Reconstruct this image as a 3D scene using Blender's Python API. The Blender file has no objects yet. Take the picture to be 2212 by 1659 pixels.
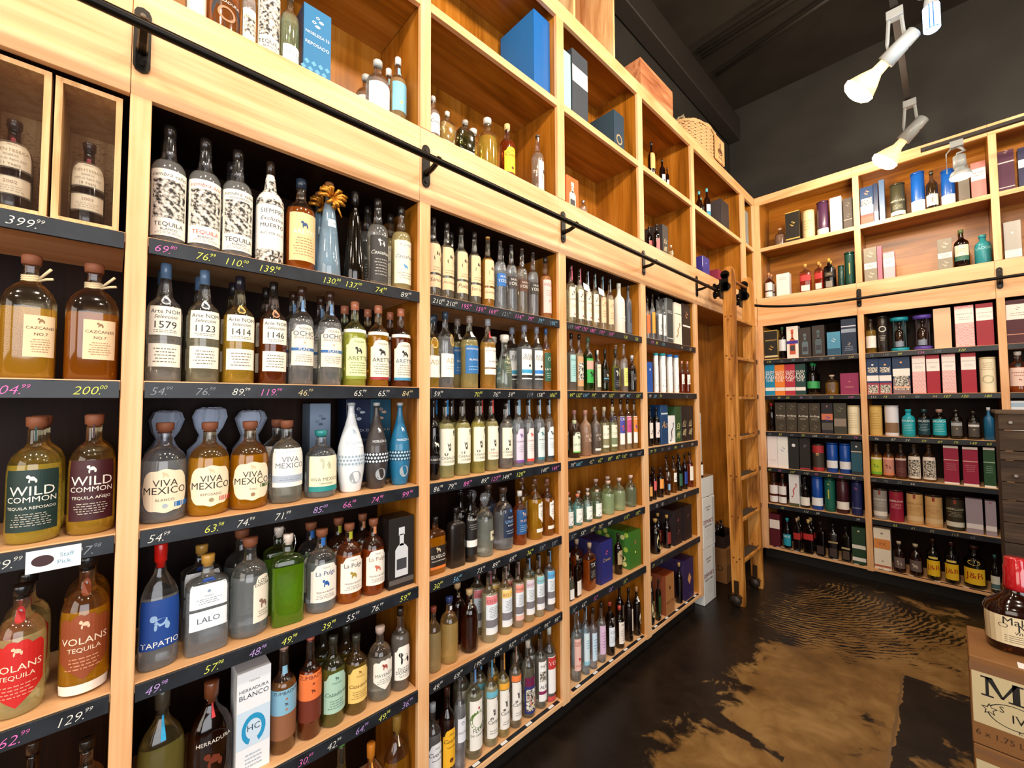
import bpy, bmesh, math, random
from mathutils import Vector, Matrix
random.seed(7)
C = bpy.context.scene.collection
sc = bpy.context.scene
# ---------------------------------------------------------------- camera
cam_d = bpy.data.cameras.new('camera'); cam = bpy.data.objects.new('camera', cam_d); C.objects.link(cam)
cam_d.sensor_width = 36.0; cam_d.lens = 905.8957/2212*36; cam_d.clip_start = .02; cam_d.clip_end = 60
yaw, pitch, roll = -0.808045, 0.0414098, -0.00522144
F_ = Vector((math.sin(yaw)*math.cos(pitch), math.cos(yaw)*math.cos(pitch), math.sin(pitch)))
R0 = Vector((math.cos(yaw), -math.sin(yaw), 0)); U0 = R0.cross(F_)
R_ = R0*math.cos(roll)+U0*math.sin(roll); U_ = U0*math.cos(roll)-R0*math.sin(roll)
M = Matrix((R_, U_, -F_)).transposed().to_4x4(); M.translation = (1.4, 0, 1.63)
cam.matrix_world = M; sc.camera = cam
# ---------------------------------------------------------------- world, exposure, light
sc.view_settings.view_transform = 'Standard'; sc.view_settings.look = 'None'
sc.view_settings.gamma = 1; sc.view_settings.use_curve_mapping = False
sc.view_settings.exposure = 0.3
sc.cycles.max_bounces = 9; sc.cycles.diffuse_bounces = 3; sc.cycles.glossy_bounces = 4
sc.cycles.transmission_bounces = 7; sc.cycles.transparent_max_bounces = 6
sc.cycles.caustics_reflective = False; sc.cycles.caustics_refractive = False
wd = bpy.data.worlds.new('world'); sc.world = wd; wd.use_nodes = True
wd.node_tree.nodes['Background'].inputs[0].default_value = (.9, .8, .7, 1)
wd.node_tree.nodes['Background'].inputs[1].default_value = .15
def lamp(loc, power, col, r=.08, kind='POINT', rot=None, size=None, spot=None):
    l = bpy.data.lights.new('lamp_light', kind); l.energy = power; l.color = col
    if kind == 'AREA':
        l.shape = 'RECTANGLE'; l.size, l.size_y = size
    else: l.shadow_soft_size = r
    if kind == 'SPOT': l.spot_size = spot; l.spot_blend = .8
    o = bpy.data.objects.new('lamp_light', l); C.objects.link(o); o.location = loc
    if rot: o.rotation_euler = Vector(rot).to_track_quat('-Z', 'Y').to_euler()
    return o
WARM = (1, .835, .65)
# the shop's bulbs: track lamps in the aisle (two of them are in view), more down the aisle behind the camera
TRACK = [(1.22, -2.2, 3.75), (1.22, -.95, 3.75), (1.22, .1, 3.75), (1.22, 1.15, 3.75), (1.22, 2.15, 3.75)]
for t in TRACK: lamp(t, 52, WARM)
for t in [(2.6, -1.4, 3.7), (2.6, .6, 3.7), (2.6, 2.6, 3.7), (2.6, 4.0, 3.7)]: lamp(t, 45, WARM)
# shop windows and the lit room behind and to the right of the camera
lamp((4.3, -.6, 1.75), 125, (.95, .96, 1.0), kind='AREA', rot=(-1, .12, -.03), size=(3.6, 2.3))
lamp((1.9, -2.8, 2.0), 60, (1, .9, .78), kind='AREA', rot=(-.25, 1, -.06), size=(2.4, 2.0))
# ---------------------------------------------------------------- materials
def lin(h):
    h = h.lstrip('#'); v = [int(h[i:i+2], 16)/255 for i in (0, 2, 4)]
    return tuple((x/12.92 if x <= .04045 else ((x+.055)/1.055)**2.4) for x in v)+(1,)
MC = {}
def mat(name, hexc, rough=.5, metal=0, trans=0, ior=1.45, emit=0, coat=0, spec=.5):
    k = (name, hexc, rough, metal, trans, emit)
    if k in MC: return MC[k]
    m = bpy.data.materials.new(name); m.use_nodes = True; b = m.node_tree.nodes['Principled BSDF']
    c = lin(hexc); I = b.inputs
    I['Base Color'].default_value = c; I['Roughness'].default_value = rough; I['Metallic'].default_value = metal
    I['Transmission Weight'].default_value = trans; I['IOR'].default_value = ior; I['Coat Weight'].default_value = coat
    I['Specular IOR Level'].default_value = spec
    if emit: I['Emission Color'].default_value = c; I['Emission Strength'].default_value = emit
    m.diffuse_color = c
    MC[k] = m; return m
def nodes(m): nt = m.node_tree; return nt, nt.nodes, nt.links, nt.nodes['Principled BSDF']
def ramp(N, stops):
    r = N.new('ShaderNodeValToRGB'); e = r.color_ramp.elements
    while len(e) > 1: e.remove(e[-1])
    e[0].position = stops[0][0]; e[0].color = lin(stops[0][1])
    for p, c in stops[1:]: x = e.new(p); x.color = lin(c)
    return r
def wood(name, cols, axis, rough=.42, scale=1.0, knots=True):
    m = mat(name, cols[1], rough); nt, N, L, B = nodes(m)
    tc = N.new('ShaderNodeTexCoord'); mp = N.new('ShaderNodeMapping')
    s = [7*scale, 7*scale, 7*scale]; s['xyz'.index(axis)] = .9*scale; mp.inputs['Scale'].default_value = s
    L.new(tc.outputs['Object'], mp.inputs[0])
    n1 = N.new('ShaderNodeTexNoise'); n1.inputs['Scale'].default_value = 1.1; n1.inputs['Detail'].default_value = 5; n1.inputs['Distortion'].default_value = 1.3
    L.new(mp.outputs[0], n1.inputs[0])
    mp2 = N.new('ShaderNodeMapping'); s2 = [90*scale]*3; s2['xyz'.index(axis)] = 2.2*scale; mp2.inputs['Scale'].default_value = s2
    L.new(tc.outputs['Object'], mp2.inputs[0])
    n2 = N.new('ShaderNodeTexNoise'); n2.inputs['Scale'].default_value = 1; n2.inputs['Detail'].default_value = 3
    L.new(mp2.outputs[0], n2.inputs[0])
    mx = N.new('ShaderNodeMix'); mx.inputs[0].default_value = .28
    L.new(n1.outputs[0], mx.inputs[2]); L.new(n2.outputs[0], mx.inputs[3])
    r = ramp(N, [(.33, cols[0]), (.5, cols[1]), (.66, cols[2])]); L.new(mx.outputs[0], r.inputs[0])
    out = r.outputs[0]
    if knots:
        vo = N.new('ShaderNodeTexVoronoi'); vo.inputs['Scale'].default_value = .55
        mk = N.new('ShaderNodeMapping'); ks = [3.5]*3; ks['xyz'.index(axis)] = 2; mk.inputs['Scale'].default_value = ks; L.new(tc.outputs['Object'], mk.inputs[0]); L.new(mk.outputs[0], vo.inputs[0])
        r2 = ramp(N, [(0, '#000000'), (.05, '#ffffff')]); L.new(vo.outputs['Distance'], r2.inputs[0])
        m2 = N.new('ShaderNodeMix'); m2.data_type = 'RGBA'; L.new(r2.outputs[0], m2.inputs[0])
        m2.inputs[6].default_value = lin(cols[0]); L.new(out, m2.inputs[7]); out = m2.outputs[2]
    L.new(out, B.inputs['Base Color'])
    bp = N.new('ShaderNodeBump'); bp.inputs['Strength'].default_value = .08; bp.inputs['Distance'].default_value = .004
    L.new(n2.outputs[0], bp.inputs['Height']); L.new(bp.outputs[0], B.inputs['Normal'])
    return m
PALE = ('#cf935c', '#e4b07c', '#edc495')
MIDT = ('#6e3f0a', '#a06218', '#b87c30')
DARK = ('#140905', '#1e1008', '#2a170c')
W_face_y = wood('face frame wood', PALE, 'y'); W_face_z = wood('face frame wood', PALE, 'z', rough=.421); W_face_x = wood('face frame wood', PALE, 'x', rough=.422)
W_ply_y = wood('plywood deepened for shade', MIDT, 'y', .3, .8); W_ply_z = wood('plywood deepened for shade', MIDT, 'z', .31, .8); W_ply_x = wood('plywood deepened for shade', MIDT, 'x', .32, .8)  # shaded copy of the face wood: interior shade put into the colour
W_dark = wood('wood darkened for shelf shade', DARK, 'z', .5, 1, False)  # shadow cast by the shelves painted into back panels and bay tops
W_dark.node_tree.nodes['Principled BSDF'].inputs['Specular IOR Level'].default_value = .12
W_ladder = wood('knotty ladder oak', ('#6e3f12', '#b87830', '#d89f55'), 'z', .4, 1.6)
W_crate = wood('raw crate pine', ('#b07a48', '#d6aa74', '#e6c494'), 'z', .6, 2)
W_red = wood('reddish cedar', ('#8a4c2c', '#b87850', '#cc9468'), 'y', .5, 2)
W_old = wood('weathered plank', ('#1c120b', '#3c2c1e', '#5a4835'), 'x', .8, 1.5)
BLACK = mat('blackened steel', '#17130f', .38, .7); CHALK = mat('chalkboard strip', '#1b2128', .45)
def noisy(name, c1, c2, scale, rough=.6, bump=0, detail=4):
    m = mat(name, c1, rough); nt, N, L, B = nodes(m)
    tc = N.new('ShaderNodeTexCoord'); n = N.new('ShaderNodeTexNoise'); n.inputs['Scale'].default_value = scale; n.inputs['Detail'].default_value = detail
    L.new(tc.outputs['Object'], n.inputs[0]); r = ramp(N, [(.35, c1), (.65, c2)]); L.new(n.outputs[0], r.inputs[0]); L.new(r.outputs[0], B.inputs['Base Color'])
    if bump:
        b = N.new('ShaderNodeBump'); b.inputs['Strength'].default_value = bump; b.inputs['Distance'].default_value = .01; L.new(n.outputs[0], b.inputs['Height']); L.new(b.outputs[0], B.inputs['Normal'])
    return m
CHALK = noisy('chalkboard strip', '#10141a', '#1f252c', 14, .42)
ENGR = noisy('engraving print', '#2a2623', '#e2dccf', 110, .6, 0, 6); nodes(ENGR)
def engr_fix():
    nt, N, L, B = nodes(ENGR)
    for n in N:
        if n.type == 'VALTORGB': n.color_ramp.elements[0].position = .40; n.color_ramp.elements[1].position = .60
engr_fix()
DARKW = noisy('black painted wall', '#26241f', '#302d28', 2.5, .55, .1)
CEILM = noisy('black painted ceiling', '#1f1a14', '#2e2922', 1.2, .5, .3)
# ---------------------------------------------------------------- mesh helpers
def tag(o, label=None, cat=None, group=None, kind=None):
    for k, v in (('label', label), ('category', cat), ('group', group), ('kind', kind)):
        if v: o[k] = v
    return o
def empty(name, loc=(0, 0, 0), rz=0):
    o = bpy.data.objects.new(name, None); C.objects.link(o); o.location = loc; o.rotation_euler = (0, 0, rz); o.empty_display_size = .05
    return o
def mesh(name, vs, fs, mats, parent=None, midx=None, smooth=False):
    me = bpy.data.meshes.new(name); me.from_pydata(vs, [], fs)
    for m in (mats if isinstance(mats, (list, tuple)) else [mats]): me.materials.append(m)
    if midx: me.polygons.foreach_set('material_index', midx)
    if smooth: me.polygons.foreach_set('use_smooth', [True]*len(me.polygons))
    me.update(); o = bpy.data.objects.new(name, me); C.objects.link(o)
    if parent: o.parent = parent
    return o
class MB:
    def __init__(s): s.v = []; s.f = []; s.i = []
    def box(s, x0, x1, y0, y1, z0, z1, k=0, bev=0):
        n = len(s.v)
        if bev:
            b = bev
            P = []
            for z, e in ((z0, b), (z0+b, 0), (z1-b, 0), (z1, b)):
                P += [(x0+e+(b if not e else 0), y0+e, z), (x1-e-(b if not e else 0), y0+e, z), (x1-e, y0+e+(b if not e else 0), z), (x1-e, y1-e-(b if not e else 0), z),
                      (x1-e-(b if not e else 0), y1-e, z), (x0+e+(b if not e else 0), y1-e, z), (x0+e, y1-e-(b if not e else 0), z), (x0+e, y0+e+(b if not e else 0), z)]
            s.v += P; s.f.append([n+i for i in range(7, -1, -1)]); s.i.append(k); s.f.append([n+24+i for i in range(8)]); s.i.append(k)
            for r in range(3):
                for i in range(8):
                    j = (i+1) % 8; s.f.append([n+r*8+i, n+r*8+j, n+r*8+8+j, n+r*8+8+i]); s.i.append(k)
            return s
        s.v += [(x, y, z) for z in (z0, z1) for y in (y0, y1) for x in (x0, x1)]
        for q in ((0, 2, 3, 1), (4, 5, 7, 6), (0, 1, 5, 4), (2, 6, 7, 3), (0, 4, 6, 2), (1, 3, 7, 5)): s.f.append([n+i for i in q]); s.i.append(k)
        return s
    def tube(s, pts, r, n=10, k=0, cap=True):
        pts = [Vector(p) for p in pts]; base = len(s.v); rr = r if isinstance(r, (list, tuple)) else [r]*len(pts)
        up = Vector((0, 0, 1))
        for j, p in enumerate(pts):
            t = (pts[min(j+1, len(pts)-1)]-pts[max(j-1, 0)]).normalized()
            a = t.cross(up)
            if a.length < 1e-3: a = t.cross(Vector((1, 0, 0)))
            a.normalize(); b = t.cross(a)
            for i in range(n):
                w = 2*math.pi*i/n; s.v.append(tuple(p+a*math.cos(w)*rr[j]+b*math.sin(w)*rr[j]))
        for j in range(len(pts)-1):
            for i in range(n):
                i2 = (i+1) % n; s.f.append([base+j*n+i, base+j*n+i2, base+j*n+n+i2, base+j*n+n+i]); s.i.append(k)
        if cap:
            s.f.append([base+i for i in range(n-1, -1, -1)]); s.i.append(k)
            e = base+(len(pts)-1)*n; s.f.append([e+i for i in range(n)]); s.i.append(k)
        return s
    def lathe(s, prof, n=20, k=0, cs=None, cx=0, cy=0):
        base = len(s.v)
        for z, r in prof:
            for i in range(n):
                x, y = (cs[i] if cs else (math.sin(2*math.pi*i/n), -math.cos(2*math.pi*i/n)))
                s.v.append((cx+x*r, cy+y*r, z))
        for j in range(len(prof)-1):
            kk = k[j] if isinstance(k, list) else k
            for i in range(n):
                i2 = (i+1) % n; s.f.append([base+j*n+i, base+j*n+i2, base+j*n+n+i2, base+j*n+n+i]); s.i.append(kk)
        s.f.append([base+i for i in range(n-1, -1, -1)]); s.i.append(k[0] if isinstance(k, list) else k)
        e = base+(len(prof)-1)*n; s.f.append([e+i for i in range(n)]); s.i.append(k[-1] if isinstance(k, list) else k)
        return s
    def build(s, name, mats, parent=None, smooth=False): return mesh(name, s.v, s.f, mats, parent, s.i, smooth)
def box(name, m, parent, x0, x1, y0, y1, z0, z1, bev=0): return MB().box(x0, x1, y0, y1, z0, z1, 0, bev).build(name, m, parent)
# text as flat polygons, cached by string
TC = {}
def glyphs(t, shear=0, weight=0):
    k = (t, shear, weight)
    if k in TC: return TC[k]
    cu = bpy.data.curves.new('t', 'FONT'); cu.body = t; cu.resolution_u = 2; cu.shear = shear; cu.offset = weight; cu.align_x = 'CENTER'
    o = bpy.data.objects.new('t', cu); C.objects.link(o)
    dg = bpy.context.evaluated_depsgraph_get(); me = o.evaluated_get(dg).to_mesh()
    vs = [tuple(v.co)[:2] for v in me.vertices]; fs = [tuple(p.vertices) for p in me.polygons]
    o.evaluated_get(dg).to_mesh_clear(); bpy.data.objects.remove(o); bpy.data.curves.remove(cu)
    if vs:
        x0 = min(v[0] for v in vs); x1 = max(v[0] for v in vs); y0 = min(v[1] for v in vs); y1 = max(v[1] for v in vs)
        cx, cy = (x0+x1)/2, (y0+y1)/2; vs = [(a-cx, b-cy) for a, b in vs]; r = (vs, fs, x1-x0, y1-y0)
    else: r = ([], [], 1, 1)
    TC[k] = r; return r
# ---------------------------------------------------------------- bottles
KIND = {  # profile (z, r), cap (z0, r0, r1), superellipse power, depth ratio, liquid level
 'b': ([(0, .9), (.012, 1), (.60, 1), (.66, .95), (.70, .80), (.735, .54), (.765, .38), (.80, .34), (.90, .32), (.93, .36)], (.90, .37, .40), 2, 1, .66),
 't': ([(0, .9), (.012, 1), (.60, 1), (.65, .95), (.685, .80), (.71, .58), (.735, .44), (.80, .38), (.95, .34), (.975, .38)], (.955, .36, .34), 2, 1, .68),
 'a': ([(0, .92), (.015, 1), (.56, 1), (.62, .96), (.66, .82), (.69, .60), (.71, .46), (.76, .40), (.83, .33), (.89, .28)], (.87, .33, .34), 2, 1, .62),
 'v': ([(0, .84), (.02, .97), (.08, 1), (.54, 1), (.62, .96), (.68, .84), (.725, .64), (.755, .42), (.78, .34), (.88, .32), (.90, .34)], (.89, .37, .39), 2, 1, .60),
 's': ([(0, .9), (.015, 1), (.66, 1), (.71, .96), (.745, .80), (.765, .50), (.785, .30), (.88, .26), (.90, .28)], (.88, .31, .31), 4.5, .62, .62),
 'f': ([(0, .86), (.02, .97), (.10, 1), (.48, 1), (.58, .93), (.66, .74), (.72, .48), (.765, .32), (.80, .28), (.90, .26)], (.80, .31, .33), 2.3, .72, .60),
 'q': ([(0, .93), (.02, 1), (.56, 1), (.63, .98), (.69, .86), (.74, .62), (.78, .36), (.80, .27), (.90, .27), (.92, .34)], (.90, .30, .37), 3.2, .9, .56),
 'c': ([(0, .96), (.01, 1), (.20, .90), (.40, .76), (.60, .60), (.72, .46), (.78, .36), (.80, .30), (.88, .30)], (.86, .42, .36), 2, 1, .9),
 'cone2': ([(0, .96), (.01, 1), (.20, .98), (.40, .88), (.55, .72), (.65, .50), (.72, .40), (.88, .38)], (.86, .56, .56), 2, 1, .5),
 'p': ([(0, .66), (.02, .74), (.12, .86), (.25, .98), (.38, 1), (.50, .92), (.62, .72), (.74, .46), (.84, .29), (.93, .22), (.96, .24)], (.955, .29, .29), 2, 1, .9),
 'd': ([(0, .9), (.02, 1), (.10, .95), (.18, 1), (.60, .98), (.66, .90), (.70, .6), (.73, .4), (.78, .5)], (.78, .30, .30), 2, 1, .6),
 'j': ([(0, .92), (.02, 1), (.60, 1), (.68, .95), (.74, .80), (.78, .5), (.80, .42), (.88, .40)], (.86, .46, .46), 2, 1, .6),
 'tube': ([(0, .98), (.004, 1), (.93, 1), (.935, .98)], (.93, 1.0, 1.0), 2, 1, 1),
 'tissue': ([(0, .9), (.02, 1), (.30, 1.08), (.55, 1), (.64, .62), (.70, .50), (.78, .72), (.90, .95), (.98, .80), (1.0, .5)], None, 2, 1, 1),
}
NSEG = 24
def section(n, dr, N=NSEG):
    out = []
    for i in range(N):
        t = 2*math.pi*i/N; a, b = math.sin(t), -math.cos(t)
        out.append((math.copysign(abs(a)**(2/n), a), dr*math.copysign(abs(b)**(2/n), b)))
    return out
def rad_at(prof, zf):
    for (z0, r0), (z1, r1) in zip(prof, prof[1:]):
        if zf <= z1: return r0+(r1-r0)*max(0, zf-z0)/max(1e-6, z1-z0)
    return prof[-1][1]
class Surf:
    'maps label coordinates (u across, z up) onto the bottle or carton front'
    def __init__(s, kind, R, H, depth):
        s.kind, s.R, s.H, s.d = kind, R, H, depth
        if kind != 'box':
            s.prof = KIND[kind][0]; n, dr = KIND[kind][2], KIND[kind][3]
            pts = section(n, dr, 128); pts = pts[-40:]+pts[:41]; acc = [0]
            for a, b in zip(pts, pts[1:]): acc.append(acc[-1]+math.hypot(b[0]-a[0], b[1]-a[1]))
            mid = acc[40]; s.tab = [(a-mid, p) for a, p in zip(acc, pts)]
    def __call__(s, u, z, off):
        if s.kind in ('box', 'flat'): return (u, -s.d/2-off, z)
        q = u/s.R; T = s.tab
        lo, hi = 0, len(T)-1
        q = max(T[0][0], min(T[-1][0], q))
        while hi-lo > 1:
            m = (lo+hi)//2
            if T[m][0] <= q: lo = m
            else: hi = m
        w = (q-T[lo][0])/(T[hi][0]-T[lo][0]); x = T[lo][1][0]*(1-w)+T[hi][1][0]*w; y = T[lo][1][1]*(1-w)+T[hi][1][1]*w
        r = rad_at(s.prof, z/s.H)*s.R; l = math.hypot(x, y) or 1
        return (x*r+x/l*off, y*r+y/l*off, z)
PAPER = {}
def paper(h): return mat('print '+h, h, .55)
class Art:
    def __init__(s, S): s.S = S; s.v = []; s.f = []; s.i = []; s.m = []
    def mi(s, m):
        if m not in s.m: s.m.append(m)
        return s.m.index(m)
    def patch(s, m, u0, u1, lo, hi, off, n=10):
        k = s.mi(m); b = len(s.v); w = 2 if s.S.kind == 'box' or abs(hi(0)-lo(0)) < s.S.H*.03 else 4 if (s.S.kind not in ('c', 'p', 'cone2', 'mm') and hi(0) < s.S.H*.55) else 8
        for i in range(n+1):
            u = u0+(u1-u0)*i/n; t = -1+2*i/n
            a, c = lo(t), hi(t)
            for z in [a+(c-a)*q/(w-1) for q in range(w)]: s.v.append(s.S(u, z, off))
        for i in range(n):
            for q in range(w-1):
                p = b+i*w+q; s.f.append([p, p+w, p+w+1, p+1]); s.i.append(k)
    def rect(s, m, u0, u1, z0, z1, off, n=None): s.patch(m, u0, u1, lambda t: z0, lambda t: z1, off, n or (1 if s.S.kind == 'box' else max(2, int(abs(u1-u0)/s.S.R*(20 if s.S.kind in ('s', 'f', 'q', 'mm') else 9)))))
    def disc(s, m, u, z, r, off, rz=None, jit=0, n=12, inner=0):
        rz = rz or r; k = s.mi(m); b = len(s.v)
        for i in range(n):
            t = 2*math.pi*i/n; q = 1-jit*random.random(); s.v.append(s.S(u+r*q*math.cos(t), z+rz*q*math.sin(t), off))
        if inner:
            for i in range(n):
                t = 2*math.pi*i/n; s.v.append(s.S(u+r*inner*math.cos(t), z+rz*inner*math.sin(t), off))
            for i in range(n): j = (i+1) % n; s.f.append([b+i, b+j, b+n+j, b+n+i]); s.i.append(k)
        else: s.f.append([b+i for i in range(n)]); s.i.append(k)
    def text(s, m, t, u, z, h, maxw, off, shear=0, weight=0):
        vs, fs, w, hh = glyphs(t, shear, weight)
        if not vs: return
        sc_ = min(h/max(hh, .5), maxw/w); k = s.mi(m); b = len(s.v)
        s.v += [s.S(u+x*sc_, z+y*sc_, off) for x, y in vs]
        for f in fs: s.f.append([b+i for i in f]); s.i.append(k)
    def label(s, spec, R, H, off):
        parts = spec.split(';'); hd = parts[0].split(); els = parts[1:]
        sh, z0, z1, hw, col = hd[0], float(hd[1])*H, float(hd[2])*H, float(hd[3])*R, hd[4]
        u0 = (float(hd[5]) if len(hd) > 5 else 0)*R
        base = paper(col); h = z1-z0; zc = (z0+z1)/2
        if sh in 'RTF': s.rect(base, u0-hw, u0+hw, z0, z1, off)
        elif sh == 'A': s.patch(base, u0-hw, u0+hw, lambda t: z0, lambda t: z1-h*.16*(1-math.sqrt(max(0, 1-t*t))) if abs(t) < .8 else z1-h*.16+h*.0-(abs(t)-.8)*h*.1, off)
        elif sh == 'O': s.disc(base, u0, zc, hw, off, h/2, n=20)
        elif sh == 'B': s.patch(base, u0-hw, u0+hw, lambda t: zc-h/2*(max(0, 1-abs(t)**3)**.42)*(.96+.04*math.cos(9*t)), lambda t: zc+h/2*(max(0, 1-abs(t)**3)**.42)*(.96+.04*math.cos(9*t)), off, 18)
        elif sh == 'H': s.patch(base, u0-hw, u0+hw, lambda t: z0+h*.30*abs(t), lambda t: z1-h*.10*abs(t)-h*.03*math.cos(12*t), off, 12)
        for ei, e in enumerate(els):
            if '@' not in e: continue
            o2 = off+.0003+.00015*ei; o3 = o2+.0001
            t, a = e.split('@', 1); a = a.split(',')
            if t == '~': s.rect(ENGR, u0-hw*.82, u0+hw*.82, z0+float(a[0])*h, z0+float(a[1])*h, o2)
            elif t == '^':
                s.rect(paper(a[2]), u0-hw*.99, u0+hw*.99, z0+float(a[0])*h, z0+float(a[1])*h, o2)
            elif t == '!': s.rect(paper(a[2]), u0-hw*.12, u0+hw*.12, z0+float(a[0])*h, z0+float(a[1])*h, o2)
            elif t == '=':
                n = int(a[2]); v0, v1 = float(a[0]), float(a[1])
                for j in range(n):
                    z = z0+h*(v0+(v1-v0)*(j+.5)/n); ww = hw*(.45+.25*random.random()); th = h*(v1-v0)/n*.16
                    x = u0-ww
                    while x < u0+ww:
                        l = hw*(.06+.16*random.random()); s.rect(paper(a[3]), x, min(x+l, u0+ww), z-th, z+th, o2, 1); x += l+hw*.05
            elif t == '*': s.disc(paper(a[2]), u0, z0+float(a[0])*h, min(float(a[1])*h, hw*.8)*.5, o2)
            elif t == 'O': s.disc(paper(a[2]), u0, z0+float(a[0])*h, float(a[1])*h*.5, o2, n=18, inner=.72)
            elif t == '&':
                zz = z0+float(a[0])*h; r = min(float(a[1])*h*.5, hw*.7); m = paper(a[2])
                if s.S.kind == 'box':
                    for q_ in range(4): s.disc(m, u0+r*.5*math.sin(q_*2.1), zz+r*(.6-.4*q_), r*(.3+.12*(q_ % 2)), o2+.0001*q_, r*.22, .3, 9, .0 if q_ % 2 else .5)
                    continue
                s.disc(m, u0, zz, r*.62, o2, r*.5, .35, 11); s.disc(m, u0-r*.55, zz+r*.4, r*.34, o3, r*.4, .3, 8); s.disc(m, u0+r*.5, zz-r*.45, r*.22, o3, r*.5, .3, 7); s.disc(m, u0-r*.4, zz-r*.5, r*.16, o3, r*.5, .3, 7)
            elif t == '+':
                zz = z0+float(a[0])*h; r = float(a[1])*h*.5; m = paper(a[2])
                s.disc(m, u0+hw*.1, zz-r*.15, min(r*.75, hw*.6), o2, r*.8, .12, 12); s.disc(m, u0, zz+r*.7, r*.16, o3, r*.34, .2, 7); s.disc(m, u0+hw*.25, zz+r*.62, r*.13, o3, r*.3, .2, 7)
            elif t == '/':
                za, zb = z0+float(a[0])*h, z0+float(a[1])*h; m = paper(a[2]); k = s.mi(m); P = []
                for j in range(7):
                    q = j/6; P.append((u0+hw*(-.4+.8*q+.18*math.sin(q*9)), za+(zb-za)*q, hw*(.05+.09*math.sin(q*math.pi))))
                for (ua, va, wa), (ub, vb, wb) in zip(P, P[1:]):
                    b = len(s.v); s.v += [s.S(ua-wa, va, o2), s.S(ua+wa, va, o2), s.S(ub+wb, vb, o2), s.S(ub-wb, vb, o2)]; s.f.append([b, b+1, b+2, b+3]); s.i.append(k)
                s.disc(m, u0-hw*.42, za, hw*.22, o2, hw*.2, .3, 8); s.disc(m, u0+hw*.42, zb, hw*.16, o2, hw*.26, .3, 8)
            elif t == '%':
                za, zb = z0+float(a[0])*h, z0+float(a[1])*h; m = paper(a[2]); nr = 3; dh = (zb-za)/nr; cw = dh*.9; nc = max(2, int(2*hw/cw))
                cw = 2*hw/nc
                for r in range(nr):
                    for c_ in range(nc):
                        uu = u0-hw+cw*(c_+.5 if r % 2 == 0 else c_+.02); s.disc(m, uu, za+dh*(r+.5), cw*.42, o2, dh*.42, 0, 4)
            elif t == '<': s.disc(paper(a[2]), u0, z0+float(a[0])*h, hw*.42, o2, float(a[1])*h*.5, 0, 4)
            elif t == ':':
                m = paper(a[2]); k = s.mi(m); nr = 26; nc = 7
                for r in range(nr):
                    for c_ in range(nc):
                        b = len(s.v); uu = u0-hw*.96+2*hw*.96*c_/nc; w_ = 2*hw*.96/nc; zz = z0+h*(.025+.955*r/nr); dz = h/nr*.55
                        sl = dz*.6*(1 if c_ % 2 else -1)
                        s.v += [s.S(uu, zz, o2), s.S(uu+w_, zz+sl, o2), s.S(uu+w_, zz+sl+dz, o2), s.S(uu, zz+dz, o2)]; s.f.append([b, b+1, b+2, b+3]); s.i.append(k)
            elif t == 'b':
                za, zb = z0+float(a[0])*h, z0+float(a[1])*h; m = paper(a[2]); H_ = zb-za
                s.rect(m, u0-hw*.52, u0+hw*.52, za, za+H_*.55, o2); s.patch(m, u0-hw*.52, u0+hw*.52, lambda q: za+H_*.55, lambda q: za+H_*(.55+.12*(1-q*q)), o2, 6)
                s.rect(m, u0-hw*.17, u0+hw*.17, za+H_*.62, za+H_*.86, o2); s.rect(m, u0-hw*.24, u0+hw*.24, za+H_*.84, zb, o2)
                s.rect(paper('#3a3a40'), u0-hw*.4, u0+hw*.4, za+H_*.14, za+H_*.36, o3)
            elif t == 'U':
                zz = z0+float(a[0])*h; r = float(a[1])*h*.5; m = paper(a[2]); k = s.mi(m); b = len(s.v); n = 16; rx = min(r, hw*.72)
                for j in range(n+1):
                    q = math.radians(-65+310*j/n)
                    for w_ in (1, .66): s.v.append(s.S(u0+rx*w_*math.cos(q), zz+r*w_*math.sin(q), o2))
                for j in range(n): p = b+2*j; s.f.append([p, p+1, p+3, p+2]); s.i.append(k)
            else: s.text(paper(a[2]), t, u0, z0+float(a[0])*h, float(a[1])*h, hw*1.75, o2, .35 if t[1:] == t[1:].lower() and not t[0].isdigit() and t != 'Ardbeg' else 0)
    def build(s, name, parent):
        return mesh(name, s.v, s.f, s.m, parent, s.i) if s.v else None
def glass(h, full=True):
    # full = glass with the spirit in it (slightly cloudy, coloured), else the empty upper part
    if ('glass', h, full) in MC: return MC[('glass', h, full)]
    v = [int(h[i:i+2], 16) for i in (1, 3, 5)]; sat = (max(v)-min(v))/max(v)
    cl = (.84 if sat < .2 else .62 if max(v) > 120 else .85) if full else .985
    m = mat('glass '+h+(' full' if full else ' empty'), h, .012, trans=cl, ior=1.45, coat=1); nt, N, L, B = nodes(m); B.inputs['Coat Roughness'].default_value = .11; MC[('glass', h, full)] = m
    tr = N.new('ShaderNodeBsdfTransparent'); tr.inputs[0].default_value = tuple(.1*x+.9*x**.55 for x in lin(h)[:3])+(1,)
    mx = N.new('ShaderNodeMixShader'); mx.inputs[0].default_value = .66; L.new(tr.outputs[0], mx.inputs[1]); L.new(B.outputs[0], mx.inputs[2])
    L.new(mx.outputs[0], N['Material Output'].inputs[0]); return m
def vivid(h, f=1.25):
    v = [int(h[i:i+2], 16) for i in (1, 3, 5)]; g = sum(v)/3; return '#'+''.join('%02x' % int(max(0, min(255, g+(x-g)*f+12))) for x in v)
CLEAR = glass('#f3f6f6')
def lighten(h, f=.35):
    v = [int(h[i:i+2], 16) for i in (1, 3, 5)]; return '#'+''.join('%02x' % int(x+(255-x)*f) for x in v)
def cap_mat(c):
    if c in ('cork', 'wood'): return mat('turned wood stopper', '#8a5236', .6)
    return mat('bottle cap '+c, c, .3, coat=.3)
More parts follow.
